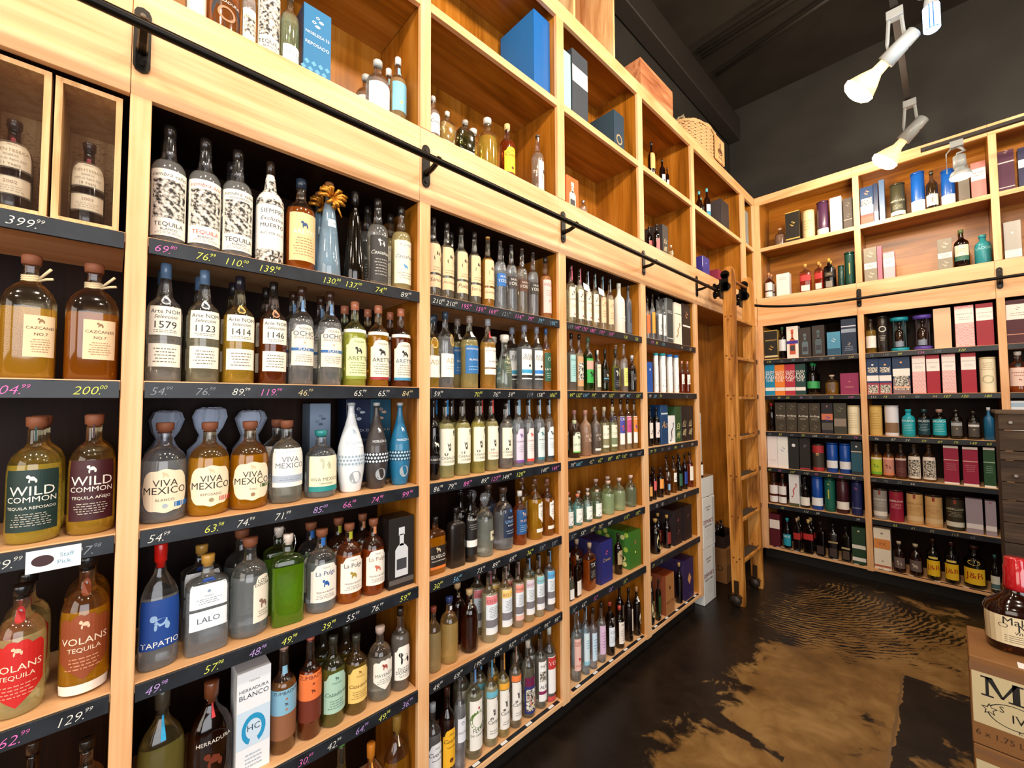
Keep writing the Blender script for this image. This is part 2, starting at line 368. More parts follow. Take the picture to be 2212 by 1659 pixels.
def make_item(kind, R, H, D, gcol, ccol, labs, opts, flip):
    root = empty('carton' if kind in ('box',) else ('gift_tube' if kind in ('tube', 'cage') else 'bottle'))
    bm = MB()
    if kind == 'box':
        bm.box(-R, R, -D/2, D/2, 0, H, 0, .0015).build('carton_body', mat('carton '+gcol, gcol, .42, coat=.2), root)
        if D > .13:   # printed side face
            class Side:
                kind = 'box'; 
                def __call__(s, u, z, off): return (-R-off, -u, z)
            s2 = Side(); s2.R = D/2; A = Art(s2); c2 = lighten(gcol, .08)
            A.rect(paper(c2), -D/2*.97, D/2*.97, H*.01, H*.99, .0005, 1)
            if 'apples' in opts:
                for j in range(16): A.disc(paper(random.choice(['#c8d060', '#a8c048', '#e0e090'])), random.uniform(-.42, .42)*D, random.uniform(.08, .92)*H, .016, .001)
            if A.v: A.build('side_print', root)
    elif kind == 'cage':
        MB().lathe([(0, R), (.03, R)], 20).build('base_ring', mat('cap '+ccol, ccol, .4), root, True)
        MB().lathe([(H-.03, R), (H, R)], 20).build('lid', mat('cap '+ccol, ccol, .4), root, True)
        for t in (35, 145, 215, 325):
            a = math.radians(t-90); x, y = R*.95*math.cos(a), R*.95*math.sin(a); MB().tube([(x, y, .03), (x, y, H-.03)], .004, 6).build('upright', mat('cage '+gcol, gcol, .4), root)
        box('back_panel', mat('cage '+gcol, gcol, .4), root, -R*.66, R*.66, R*.62, R*.66, .0305, H-.0305)
        k = MB(); k.lathe([(0.03, R*.55), (.04, R*.6), (H*.5, R*.6), (H*.62, R*.45), (H*.66, R*.2), (H*.78, R*.18), (H*.8, R*.26), (H*.86, R*.26)], 16)
        k.build('inner_bottle', mat('dark bottle', '#24150c', .08, coat=.5), root, True)
        A = Art(Surf('tube', R*.6, H, D)); A.rect(paper('#c8c4a0' if 'teal' in opts else '#8a94a4'), -R*.5, R*.5, H*.14, H*.3, .001); A.build('label', root)
    elif kind == 'tissue':
        cs = []
        for i in range(NSEG):
            t = 2*math.pi*i/NSEG; q = 1+.07*math.sin(5*t+random.random()*2)+random.uniform(-.05, .05); cs.append((math.sin(t)*q, -math.cos(t)*q))
        prof = [(z*H, r*R*random.uniform(.94, 1.05)) for z, r in KIND[kind][0]]
        bm.lathe(prof, NSEG, 0, cs); 
        bm.v = [(x+(z/H)**2*.012, y, z+random.uniform(0, .004)) for x, y, z in bm.v]
        bm.build('tissue_wrap', mat('tissue paper', '#aebcd2', .8), root)
    else:
        prof, cap, n, dr, liq = KIND[kind]; cs = section(n, dr); op = kind in ('tube', 'p') or 'ceramic' in opts or gcol in ('#1a1412', '#f0ede6')
        P = [(z*H, r*R) for z, r in prof]
        if op:
            bm.lathe(P, NSEG, 0, cs).build('tube_wall' if kind == 'tube' else 'bottle_body', mat('opaque '+gcol, gcol, .35, coat=.3), root, True)
        else:
            ks = [0 if (prof[j][0]+prof[j+1][0])/2 < liq else 1 for j in range(len(prof)-1)]+[1]
            light = sum(int(gcol[i:i+2], 16) for i in (1, 3, 5)) > 150
            bm.lathe(P, NSEG, ks, cs).build('glass_body', [glass(vivid(gcol) if light else gcol), glass(lighten(gcol, .6) if light else lighten(gcol, .12), False)], root, True)
        if cap and ccol != 'none':
            z0, r0, r1 = cap; k = MB(); cm = cap_mat(ccol)
            if kind == 'd': k.lathe([(z0*H, R*.18), (z0*H+.006, R*.3), (H*.9, R*.55), (H*.97, R*.5), (H, R*.3)], 16); cm = glass('#e8eef0') if R > .03 else mat('silver ball', '#b0aca8', .3, 1)
            elif kind in ('b', 'a'): k.lathe([(z0*H, r0*R), (H*.995, r1*R*.95), (H, r1*R*.85)], 16)
            else: k.lathe([(z0*H, r0*R*.8), (z0*H+(1-z0)*H*.22, r0*R*.8), (z0*H+(1-z0)*H*.26, r1*R), (H*.99, r1*R*1.06), (H, r1*R*.95)], 16)
            k.build('lid' if kind == 'tube' else 'stopper', cm, root, True)
        elif ccol == 'none':
            MB().lathe([(.90*H, R*.365), (.965*H, R*.385), (H, R*.37), (H*1.0005, R*.30)], 16).build('neck_foil' if 'FO' in opts else 'stopper', mat('smoked stopper', '#241d18', .3, coat=.4), root, True)
        if kind == 'q':
            k = MB()
            for j in range(3):
                z = H*(.79+.018*j); k.tube([(R*.31*math.cos(t/8*math.pi), R*.31*.9*math.sin(t/8*math.pi), z+.001*math.sin(t)) for t in range(17)], .0032, 6)
            k.tube([(R*.28, -.01, H*.80), (R*.5, -.03, H*.83), (R*.78, -.04, H*.88)], .003, 6); k.tube([(R*.28, -.01, H*.79), (R*.6, -.03, H*.80), (R*.85, -.035, H*.805)], .003, 6)
            k.build('jute_cord', mat('jute cord', '#d8c49c', .9), root, True)
        if 'bow' in opts:
            k = MB()
            for j in range(11):
                a = j*2.4; rr = .018+.010*random.random(); cx, cz = rr*1.5*math.cos(a), rr*1.3*math.sin(a); k.tube([(cx*.2, -R*.5, H*.83+cz*.2), (cx*.8, -R*.5-.02, H*.83+cz), (cx*1.3, -R*.5-.012, H*.83+cz*1.2), (cx*1.1, -R*.45, H*.83+cz*.8)], .0065, 6)
            k.tube([(0, -R*.6, H*.83), (.02, -R*.7, H*.72), (.03, -R*.8, H*.64)], [.006, .004, .002], 5)
            k.build('ribbon_bow', mat('gold ribbon', '#c8862c', .25, .6), root, True)
        if 'swing' in opts:
            k = MB(); k.tube([(R*.3, -R*.2, H*.80), (R*.45, -R*.25, H*.90), (R*.35, -R*.2, H*.98), (0, -R*.15, H*1.0)], .002, 6); k.tube([(-R*.3, -R*.2, H*.80), (-R*.4, -R*.25, H*.9), (0, -R*.15, H*1.0)], .002, 6)
            k.build('wire_bail', mat('steel wire', '#c8ccd0', .2, 1), root, True)
        if 'tag' in opts:
            k = MB(); x = .03; k.v += [(0, -R*1.1, H*.74), (x*1.3, -R*1.6, H*.70), (x*1.6, -R*1.5, H*.60), (.004, -R*1.15, H*.63), (0, -R*1.1, H*.74+.001), (x*1.3, -R*1.6-.001, H*.70), (x*1.6, -R*1.5-.001, H*.60), (.004, -R*1.15-.001, H*.63)]
            k.f += [[0, 1, 2, 3], [7, 6, 5, 4]]; k.i += [0, 0]; k.build('hang_tag', mat('white tag', '#e8e8e8', .6), root)
    if labs:
        S = Surf(kind, R, H, D)
        body = [l for l in labs.split('|') if l.strip() and l.strip()[0] in 'RTFAOBH']
        if kind == 'box': body = [x for l in body for x in ([l])]
        main = Art(S); off = .0006 if kind == 'box' else .0009
        for j, l in enumerate(body):
            zt = float(l.split()[2]); A = main if kind == 'box' else Art(S)
            A.label(l.strip(), R, H, off+(.0003*j if kind == 'box' else 0))
            if A is not main: A.build('label' if zt < .7 else 'medallion' if l.strip()[0] == 'O' else 'neck_band', root)
        main.build('front_print', root)
    return root
def dup(root, loc, rz=None):
    r = root.copy(); C.objects.link(r); r.location = loc
    if rz is not None: r.rotation_euler = (0, 0, rz)
    for ch in root.children:
        c = ch.copy(); C.objects.link(c); c.parent = r
    return r
# ---------------------------------------------------------------- stock list in metres: along the wall, depth, half width, height, thickness, shape, colours, label print, description
PRICES = {
 ('u0', 's1'): [(-0.146, '399.99', '#d8d8d0')],
 ('u0', 's2'): [(-0.1572, '104.99', '#e070b8'), (-0.0359, '200.00', '#d8e060')],
 ('u0', 's3'): [(-0.1517, '99.99', '#d8d8d0'), (-0.0302, '97.98', '#8a9098')],
 ('u0', 's4'): [(-0.1309, '62.99', '#e070b8'), (-0.0413, '129.99', '#d8d8d0')],
 ('u1', 's1'): [(0.0927, '69.80', '#e070b8'), (0.1778, '76.99', '#d8e060'), (0.2499, '110.00', '#d8e060'), (0.3335, '139.98', '#d8e060'), (0.5154, '130.00', '#d8e060'), (0.5881, '137.00', '#d8e060'), (0.6873, '74.99', '#d8e060'), (0.7868, '89.99', '#d8d8d0')],
 ('u1', 's2'): [(0.0927, '54.99', '#8a9098'), (0.1843, '76.99', '#8a9098'), (0.2668, '89.99', '#d8d8d0'), (0.3433, '119.99', '#e070b8'), (0.439, '46.99', '#c8b888'), (0.6145, '65.99', '#d8d8d0'), (0.7008, '65.99', '#d8d8d0'), (0.7947, '84.99', '#c8b888')],
 ('u1', 's3'): [(0.0956, '54.99', '#d8d8d0'), (0.2113, '63.98', '#d8e060'), (0.2849, '74.99', '#d8d8d0'), (0.3804, '71.99', '#d8d8d0'), (0.4884, '85.00', '#b898d8'), (0.5818, '66.98', '#e070b8'), (0.6796, '74.98', '#e070b8'), (0.7968, '99.98', '#e070b8')],
 ('u1', 's4'): [(0.0996, '49.98', '#b898d8'), (0.2176, '57.98', '#d8e060'), (0.3213, '48.98', '#b898d8'), (0.4039, '49.98', '#d8e060'), (0.5189, '39.98', '#d8e060'), (0.5967, '55.99', '#d8d8d0'), (0.6828, '76.99', '#d8d8d0'), (0.7895, '59.98', '#d8e060')],
 ('u1', 's5'): [(0.4549, '30.99', '#e070b8'), (0.5409, '42.99', '#d8d8d0'), (0.6321, '64.99', '#b898d8'), (0.7115, '49.98', '#d8e060'), (0.801, '36.99', '#b898d8')],
 ('u2', 's1'): [(0.931, '210.00', '#d8d8d0'), (0.995, '210.00', '#d8d8d0'), (1.0707, '195.99', '#e070b8'), (1.1486, '159.99', '#e070b8'), (1.2205, '169.99', '#e070b8'), (1.2992, '121.99', '#8a9098'), (1.3827, '114.99', '#e070b8'), (1.4616, '79.99', '#e070b8'), (1.5347, '79.00', '#78b8d8'), (1.6296, '105.00', '#78b8d8')],
 ('u2', 's2'): [(0.931, '59.99', '#d8d8d0'), (1.1323, '70.00', '#d8e060'), (1.2379, '76.99', '#d8d8d0'), (1.3288, '59.98', '#d8d8d0'), (1.4579, '119', '#8a9098'), (1.527, '158.99', '#d8d8d0'), (1.6208, '106.00', '#d8e060')],
 ('u2', 's3'): [(0.931, '86.98', '#d8d8d0'), (0.9979, '79.98', '#d8d8d0'), (1.0748, '89.99', '#e070b8'), (1.1697, '89.99', '#d8d8d0'), (1.2307, '127.98', '#e070b8'), (1.2974, '149.99', '#d8d8d0'), (1.3856, '129.98', '#d8e060'), (1.5529, '149.99', '#d8d8d0'), (1.6334, '149.99', '#e070b8')],
 ('u2', 's4'): [(0.931, '30.99', '#d8e060'), (1.0231, '56.00', '#78b8d8'), (1.1455, '73.99', '#d8d8d0'), (1.2316, '89.99', '#d8d8d0'), (1.3322, '69.98', '#d8d8d0'), (1.444, '36.98', '#d8e060'), (1.5314, '59.98', '#8a9098'), (1.6209, '59.00', '#8a9098')],
 ('u2', 's5'): [(0.931, '49.99', '#d8d8d0'), (1.0277, '69.99', '#d8d8d0'), (1.1345, '199.99', '#d8d8d0'), (1.2404, '99.98', '#d8d8d0'), (1.3266, '97.98', '#d8d8d0'), (1.4002, '97.98', '#8a9098'), (1.4876, '99.98', '#8a9098'), (1.5603, '99.99', '#d8d8d0'), (1.6366, '99.99', '#d8d8d0')],
 ('u3', 's1'): [(1.775, '119', '#8a9098'), (1.8301, '149.98', '#e070b8'), (1.8972, '175.98', '#e070b8'), (1.9714, '180.00', '#e070b8'), (2.063, '175.00', '#e070b8'), (2.1596, '159.99', '#e070b8'), (2.3257, '120', '#d8e060'), (2.4547, '120', '#d8e060')],
 ('u3', 's2'): [(1.775, '99.98', '#d8e060'), (1.8354, '122.00', '#d8e060'), (1.8981, '159.99', '#78b8d8'), (1.972, '79.98', '#d8e060'), (2.0727, '56.98', '#d8d8d0'), (2.1498, '135.98', '#d8e060'), (2.2666, '159.98', '#d8d8d0'), (2.3414, '84.99', '#78b8d8'), (2.4595, '120.98', '#d8e060')],
 ('u3', 's3'): [(1.775, '79.99', '#d8d8d0'), (1.8283, '169.99', '#78b8d8'), (1.9418, '45.98', '#c8b888'), (2.0265, '62.98', '#d8e060'), (2.1252, '89.98', '#d8e060'), (2.2094, '85.98', '#d8e060'), (2.2817, '110.00', '#d8e060'), (2.3625, '98', '#8a9098'), (2.4642, '165.99', '#8a9098')],
 ('u3', 's4'): [(1.775, '57.98', '#8a9098'), (1.8577, '53.98', '#d8d8d0'), (1.9466, '60.98', '#c8b888'), (2.0221, '70.00', '#c8b888'), (2.1154, '99.98', '#d8d8d0'), (2.2968, '115.98', '#d8e060'), (2.4284, '133.98', '#d8e060')],
 ('u3', 's5'): [(1.775, '30.98', '#8a9098'), (1.8583, '65.00', '#d8d8d0'), (1.9641, '12.95', '#e070b8'), (2.1149, '23.99', '#b898d8'), (2.2694, '31.98', '#d8e060')],
 ('u4', 's1'): [(2.6623, '119', '#e070b8'), (2.7276, '89', '#d8e060'), (2.8225, '120', '#78b8d8'), (3.1189, '99', '#c8b888'), (3.2661, '135', '#c8b888')],
 ('u4', 's2'): [(2.62, '99', '#d8d8d0'), (2.6866, '230', '#78b8d8'), (2.7659, '79', '#d8e060'), (3.1886, '25', '#8a9098')],
 ('u4', 's3'): [(2.62, '79', '#d8e060'), (2.6718, '79', '#d8e060'), (2.7774, '95', '#8a9098'), (2.8743, '165', '#8a9098'), (2.9758, '140', '#d8e060'), (3.0822, '99', '#d8d8d0'), (3.2601, '199', '#d8d8d0')],
 ('u4', 's4'): [(2.6827, '75', '#d8d8d0'), (2.7617, '82', '#d8d8d0'), (2.9805, '70', '#d8d8d0'), (3.1105, '52', '#d8d8d0')],
 ('u4', 's5'): [(2.62, '29', '#c8b888'), (2.7324, '32', '#8a9098')],
 ('A', 's1'): [(0.1069, '175.98', '#d8e060'), (0.2195, '65', '#8a9098'), (0.3201, '77.98', '#78b8d8'), (0.4251, '89', '#8a9098'), (0.5519, '90.00', '#8a9098'), (0.6346, '132.98', '#d8d8d0'), (0.7761, '220.00', '#c8b888')],
 ('A', 's2'): [(0.1846, '49.98', '#d8e060'), (0.2619, '52', '#d8e060'), (0.376, '56.98', '#b898d8'), (0.4522, '72', '#8a9098'), (0.62, '52.98', '#d8e060'), (0.7648, '149.98', '#e070b8')],
 ('A', 's3'): [(0.0909, '46.98', '#8a9098'), (0.1866, '55.98', '#d8e060'), (0.2873, '50.98', '#8a9098'), (0.3808, '70.00', '#d8e060'), (0.4787, '109.98', '#d8d8d0'), (0.5734, '89.98', '#8a9098'), (0.6683, '68', '#c8b888'), (0.7867, '79.98', '#e070b8')],
 ('A', 's4'): [(0.083, '65', '#d8e060'), (0.1724, '62', '#e070b8'), (0.2848, '107', '#d8e060'), (0.3969, '113.98', '#d8d8d0'), (0.4791, '75.98', '#e070b8'), (0.5803, '59', '#d8e060'), (0.6676, '60', '#e070b8'), (0.7622, '92.98', '#d8d8d0')],
 ('A', 's5'): [(0.1865, '32.98', '#d8e060'), (0.3862, '112.98', '#d8d8d0'), (0.4792, '59.98', '#d8d8d0'), (0.7804, '79.98', '#d8d8d0')],
 ('B', 's1'): [(0.9233, '75.98', '#8a9098'), (1.0171, '110.00', '#8a9098'), (1.1105, '99.98', '#d8e060'), (1.243, '134.98', '#e070b8'), (1.3419, '150.00', '#8a9098'), (1.478, '320.00', '#d8e060')],
 ('B', 's2'): [(0.9244, '112.98', '#d8d8d0'), (1.0022, '73.98', '#d8e060'), (1.1103, '114.98', '#c8b888'), (1.2083, '86', '#8a9098'), (1.3133, '94.98', '#c8b888'), (1.3853, '107.98', '#d8e060'), (1.483, '120.98', '#d8e060'), (1.6057, '180.98', '#d8e060')],
 ('B', 's3'): [(0.9347, '96.98', '#d8d8d0'), (1.0449, '87.98', '#d8d8d0'), (1.1332, '59.98', '#d8d8d0'), (1.2352, '59.98', '#d8e060'), (1.3305, '69.98', '#d8e060'), (1.4195, '79.98', '#d8e060'), (1.5151, '149.98', '#d8e060'), (1.5999, '65.98', '#d8e060')],
 ('B', 's4'): [(0.907, '62.98', '#8a9098'), (0.9848, '75', '#8a9098'), (1.0717, '59.98', '#8a9098'), (1.1557, '66.98', '#d8d8d0')],
 ('B', 's5'): [(1.0331, '65.98', '#d8e060'), (1.1464, '61.98', '#c8b888'), (1.2574, '72.98', '#c8b888'), (1.3919, '115.98', '#c8b888'), (1.4873, '65', '#8a9098')],
}
DATA = [
 ('u0', 's2', 1, 1.6866, 0, [
  (-0.2351, 0.0586, 0.034, 0.2658, 0.0612, 'q', '#d9b45a', 'cork', 'R .17 .50 .75 #e6c9a0;CAZCANES@.72,.12,#5a3a20', 'pale gold square decanter with jute cord', ''),
  (-0.1413, 0.0673, 0.0437, 0.2874, 0.0786, 'q', '#cf9f3c', 'cork', 'R .17 .50 .6 #e6c9a0 .5;&@.88,.16,#8a6a48;CAZCANES@.70,.13,#5a3a20;NO.7@.55,.07,#5a3a20;=@.1,.45,6,#a08058', 'gold square decanter with tan label and jute cord', ''),
  (-0.0377, 0.0709, 0.0477, 0.2907, 0.0858, 'q', '#a8661e', 'cork', 'R .17 .50 .6 #e6c9a0 .3;&@.88,.16,#8a6a48;CAZCANES@.70,.13,#5a3a20;NO.7@.55,.07,#5a3a20;=@.1,.45,6,#a08058', 'amber square decanter with tan label and jute cord', ''),
 ]),
 ('u0', 's3', 1, 1.317, 0, [
  (-0.123, 0.0722, 0.0442, 0.2832, 0.0884, 'v', '#d0b855', 'wood', 'R .10 .58 1.05 #16302c;&@.86,.16,#efe9da;WILD@.66,.15,#efe9da;COMMON@.52,.17,#efe9da;TEQUILA REPOSADO@.38,.075,#efe9da;=@.08,.3,6,#b9b4a4|R .80 .97 .12 #1d4038', 'round golden bottle with dark green label', 'b'),
  (-0.0286, 0.0706, 0.0426, 0.2851, 0.0851, 'v', '#d0a845', 'wood', 'R .12 .62 1.05 #3c1219;&@.86,.16,#efe9da;WILD@.66,.15,#efe9da;COMMON@.52,.17,#efe9da;TEQUILA AÑEJO@.38,.075,#efe9da;=@.1,.3,5,#b9b4a4|R .80 .97 .12 #3c1219', 'round golden bottle with maroon label', 'b'),
 ]),
 ('u0', 's4', 1, 0.946, 0, [
  (-0.1343, 0.0689, 0.0409, 0.2753, 0.0819, 'v', '#dccf9a', '#141414', 'H .08 .60 1.1 #c3201c;&@.85,.16,#f0c0a0;VOLANS@.6,.15,#f6dcc0;TEQUILA@.46,.08,#f6dcc0;=@.15,.36,4,#e0907a|O .72 .84 .5 #b52420', 'squat clear bottle with bright red label', 'b'),
  (-0.0313, 0.0718, 0.0438, 0.3125, 0.0875, 'v', '#d39a2c', '#141414', 'H .12 .60 1.1 #8c4320;&@.85,.16,#f0c0a0;VOLANS@.6,.15,#f6dcc0;TEQUILA@.46,.08,#f6dcc0;=@.15,.36,4,#d0906a|R .02 .09 1.2 #efe9da|O .72 .84 .5 #8c4320', 'squat gold bottle with russet brown label', 'b'),
 ]),
 ('u0', 's5', 1, 0.568, 0, [
  (-0.1077, 0.0584, 0.0304, 0.3016, 0.0608, 'v', '#4a2a12', '#2a1a10', '', 'dark brown bottle showing only its top', ''),
  (-0.0213, 0.0633, 0.0353, 0.2563, 0.0706, 'v', '#5a3a14', '#1a1410', '', 'dark amber bottle showing only its top', ''),
 ]),
 ('u1', 's1', 1, 2.0545, 0, [
  (0.1003, 0.0661, 0.0381, 0.335, 0.0763, 't', '#e8e8e4', 'none', 'R .06 .60 1.25 #efeadb;siembra valles@.92,.07,#4a4640;~@.27,.85;TEQUILA@.17,.075,#2a2620;BLANCO@.1,.035,#2a2620;=@.03,.07,2,#8a857a', 'tall clear bottle with engraved agave picture label', 'b'),
  (0.1805, 0.0664, 0.0384, 0.335, 0.0768, 't', '#e8e8e4', 'none', 'R .06 .60 1.25 #efeadb;siembra azul@.92,.07,#c8503c;~@.27,.85;TEQUILA@.17,.075,#c8503c;BLANCO@.1,.035,#2a2620;=@.03,.07,2,#8a857a', 'tall clear bottle with picture label lettered in red', ''),
  (0.2605, 0.0667, 0.0387, 0.335, 0.0775, 't', '#e8e8e4', 'none', 'R .06 .60 1.25 #efeadb;siembra valles@.93,.07,#4a4640;HIGH PROOF@.86,.035,#4a4640;~@.27,.82;TEQUILA@.17,.085,#1a1620;BLANCO@.1,.035,#2a2620;=@.03,.07,2,#8a857a', 'tall clear bottle with white pictorial label', 'b'),
  (0.348, 0.0657, 0.0377, 0.335, 0.0755, 'a', '#f0ede6', '#2a1c14', 'R .0 .62 1.9 #e9e6df;~@.02,.22;+@.1,.2,#2a2420;~@.9,.99|H .22 .55 1.05 #f3f1ea;SIEMPRE@.83,.17,#333333;Exclusivo@.62,.15,#555555;MUERTO@.42,.15,#333333;ALC VOL 52.1%@.2,.08,#444444|R .66 .84 1.9 #e9e6df;~@.1,.9', 'paper wrapped bottle printed with black roses', ''),
  (0.4406, 0.0717, 0.0437, 0.3145, 0.0874, 'b', '#b3601a', '#1e2c3c', 'R .10 .60 1.1 #e8c48e;&@.76,.18,#2c4b78;ARETTE@.6,.09,#f7efd8;=@.1,.5,7,#a08458', 'amber bottle with tan label and blue horse head', ''),
  (0.5305, 0.0689, 0.0409, 0.335, 0.0818, 'c', '#b9d4e4', '#8a5a3a', 'R .52 .60 .5 #d7e4ea 0;VOLCAN@.5,.5,#44525c', 'pale blue cone bottle tied with gold ribbon bow', 'bow b'),
  (0.6205, 0.0669, 0.0389, 0.335, 0.0778, 'c', '#2c2110', '#16120e', '', 'black and gold ribbed cone bottle', ''),
  (0.7075, 0.0649, 0.0369, 0.335, 0.0738, 't', '#d8d8d2', 'none', 'R .06 .56 1.2 #33312f;&@.85,.2,#e6e2d8;Cascahuin@.62,.13,#e6e2d8;=@.1,.5,6,#a09c94', 'slim clear bottle with charcoal label', 'b'),
  (0.805, 0.0654, 0.0374, 0.335, 0.0748, 't', '#dccf9a', 'none', 'R .08 .58 1.2 #efe6c8;TEQUILA@.9,.06,#3a6ca8;Cascahuin@.63,.16,#2d4f80;&@.4,.13,#3a8cc8;=@.1,.28,3,#a09c94', 'slim clear bottle with cream label lettered blue', 'b'),
 ]),
 ('u1', 's2', 1, 1.6866, 0, [
  (0.0999, 0.0664, 0.0384, 0.322, 0.0767, 'a', '#e6e2d8', '#5a7896', 'R .38 .62 1.0 #efe9d8;Arte NOM@.82,.17,#222222;Seleccion@.64,.12,#444444;1579@.36,.24,#222222;=@.08,.2,2,#776f60|R .12 .31 1.0 #efe9d8;=@.15,.85,5,#776f60|O .635 .72 .35 #b8bfc6;&@.5,.6,#333a44', 'clear bottle with handwritten style label and silver medallion', 'b'),
  (0.1859, 0.0665, 0.0385, 0.322, 0.077, 'a', '#ddd8c0', '#5a7896', 'R .38 .62 1.0 #efe9d8;Arte NOM@.82,.17,#222222;Seleccion@.64,.12,#444444;1123@.36,.24,#222222;=@.08,.2,2,#776f60|R .12 .31 1.0 #efe9d8;=@.15,.85,5,#776f60|O .635 .72 .35 #b8bfc6;&@.5,.6,#333a44', 'clear bottle, silver medallion, number label, blue cap', 'b'),
  (0.2724, 0.0685, 0.0405, 0.322, 0.0809, 'a', '#d2b04c', '#1c1a24', 'R .38 .62 1.0 #efe9d8;Arte NOM@.82,.17,#222222;Seleccion@.64,.12,#444444;1414@.36,.24,#222222;=@.08,.2,2,#776f60|R .12 .31 1.0 #efe9d8;=@.15,.85,5,#776f60|O .635 .72 .35 #c9a860;&@.5,.6,#333a44', 'light gold bottle with brass medallion', 'b'),
  (0.3633, 0.0664, 0.0384, 0.322, 0.0767, 'a', '#7c3c18', '#17120f', 'R .38 .62 1.0 #efe9d8;Arte NOM@.82,.17,#222222;Seleccion@.64,.12,#444444;1146@.36,.24,#222222;=@.08,.2,2,#776f60|R .12 .31 1.0 #efe9d8;=@.15,.85,5,#776f60|O .635 .72 .35 #c08a68;&@.5,.6,#333a44', 'brown amber bottle with copper medallion', 'b'),
  (0.4454, 0.065, 0.037, 0.322, 0.0741, 'b', '#e4e6e6', '#3a2216', 'A .19 .60 1.1 #efe4d2;TEQUILA@.9,.06,#555555;OCHO@.78,.12,#444444;SINGLE ESTATE@.68,.05,#777777;*@.56,.05,#e0a888;^@.36,.43,#3a6ea8;PLATA@.395,.06,#efe4d2;=@.08,.28,4,#a09684|R .74 .86 .35 #7aa0c8', 'clear bottle with cream arched label, left of its twin', 'b'),
  (0.5371, 0.0657, 0.0377, 0.322, 0.0754, 'b', '#e4e6e6', '#3a2216', 'A .19 .60 1.1 #efe4d2;TEQUILA@.9,.06,#555555;OCHO@.78,.12,#444444;SINGLE ESTATE@.68,.05,#777777;*@.56,.05,#e0a888;^@.36,.43,#3a6ea8;PLATA@.395,.06,#efe4d2;=@.08,.28,4,#a09684|R .74 .86 .35 #7aa0c8', 'clear bottle with cream arched label, right of its twin', 'b'),
  (0.6245, 0.0672, 0.0392, 0.3017, 0.0785, 'b', '#c9d060', '#c07858', 'A .08 .56 1.15 #dfe4ae;TEQUILA@.9,.05,#5a6830;&@.7,.22,#333333;ARETTE@.5,.1,#6a7830;=@.12,.42,5,#8a9460;^@.0,.07,#8a9a3c|R .62 .66 1.6 #f4f0e2', 'yellow green bottle with horse head label', 'b'),
  (0.7132, 0.0665, 0.0385, 0.3019, 0.077, 'b', '#c08a24', '#c07858', 'A .08 .56 1.15 #efe6d0;TEQUILA@.9,.05,#5a5040;&@.7,.22,#222222;ARETTE@.5,.1,#333333;=@.12,.42,5,#8a8470;^@.0,.07,#9c2c34|R .62 .66 1.6 #f4f0e2', 'golden bottle with horse head label, red stripe', 'b'),
  (0.8051, 0.0651, 0.0371, 0.3031, 0.0741, 'b', '#6e3010', '#c07858', 'A .08 .56 1.15 #efe6d0;TEQUILA@.9,.05,#5a5040;&@.7,.22,#222222;ARETTE@.5,.1,#33587a;=@.12,.42,5,#8a8470;^@.0,.07,#3c88b0|R .62 .66 1.6 #f4f0e2', 'dark amber bottle with horse head label, blue stripe', 'b'),
 ]),
 ('u1', 's3', 1, 1.317, 0, [
  (0.1085, 0.0768, 0.0488, 0.2601, 0.0976, 'v', '#dfe3e4', 'wood', 'B .10 .54 1.12 #ecdfc0;&@.87,.16,#d0bf9a;VIVA@.68,.15,#3a2a24;MEXICO@.51,.17,#3a2a24;BLANCO@.3,.06,#7a6a54;*@.16,.1,#a8b4c0|R .15 .20 .5 #2a70b8 .9', 'round clear bottle with ornate cream label, blue tab', ''),
  (0.2079, 0.0771, 0.0491, 0.2577, 0.0981, 'v', '#d99f2e', 'wood', 'B .10 .54 1.12 #ecdfc0;&@.87,.16,#d0bf9a;VIVA@.68,.15,#3a2a24;MEXICO@.51,.17,#3a2a24;REPOSADO@.3,.06,#7a6a54;*@.16,.1,#9a8a68|R .15 .20 .5 #c03430 .9', 'round golden bottle with ornate label, red tab', ''),
  (0.3084, 0.0777, 0.0497, 0.2565, 0.0994, 'v', '#c98a20', 'wood', 'B .10 .54 1.12 #ecdfc0;&@.87,.16,#d0bf9a;VIVA@.68,.15,#3a2a24;MEXICO@.51,.17,#3a2a24;AÑEJO@.3,.06,#7a6a54;*@.16,.1,#9a7a58|R .24 .28 .5 #3f5a2a .9', 'round deep gold bottle with ornate label, green tab', ''),
  (0.4095, 0.074, 0.046, 0.2559, 0.0919, 'v', '#d9d9cc', 'wood', 'R .20 .66 1.2 #efede6;VIVA@.72,.14,#6a6e74;MEXICO@.56,.14,#6a6e74;^@.12,.3,#a8b4c4;=@.16,.26,2,#7c8798', 'round clear bottle with plain white label', 'b'),
  (0.5169, 0.0768, 0.0488, 0.2193, 0.0975, 'v', '#e0e4e0', '#2a8a8a', 'R .10 .62 1.1 #eee6c4;&@.8,.4,#b8bca0;VIVA MEXICO@.34,.11,#6a7060;TAHONA@.22,.06,#6a7060;^@.0,.14,#1f8a88', 'round clear bottle with agave label, teal stripe', ''),
  (0.618, 0.0738, 0.0458, 0.311, 0.0916, 'p', '#dfe6ea', '#a8b0b4', 'B .63 .73 .4 #c5d2dc;&@.5,.8,#9aaab8|R .5 .60 .9 #e6ecf0;NOBLEZA 33@.5,.4,#93a6b6|R .30 .42 1.9 #cfdbe4;%@.0,1,#8fa4b2|O .10 .24 .5 #9fa8ae', 'white frosted bottle with diamond pattern, pin shaped', ''),
  (0.7109, 0.0699, 0.0419, 0.3105, 0.0839, 'p', '#3a3432', '#b0b4b4', 'B .63 .73 .4 #3a3432;&@.5,.8,#dfe6ea|R .5 .60 .9 #3a3432 0;NOBLEZA 33@.5,.4,#dfe6ea|R .30 .42 1.9 #20242c;%@.0,1,#d7e2ea|O .10 .24 .5 #9fa8ae', 'charcoal bottle with white diamond pattern, pin shaped', ''),
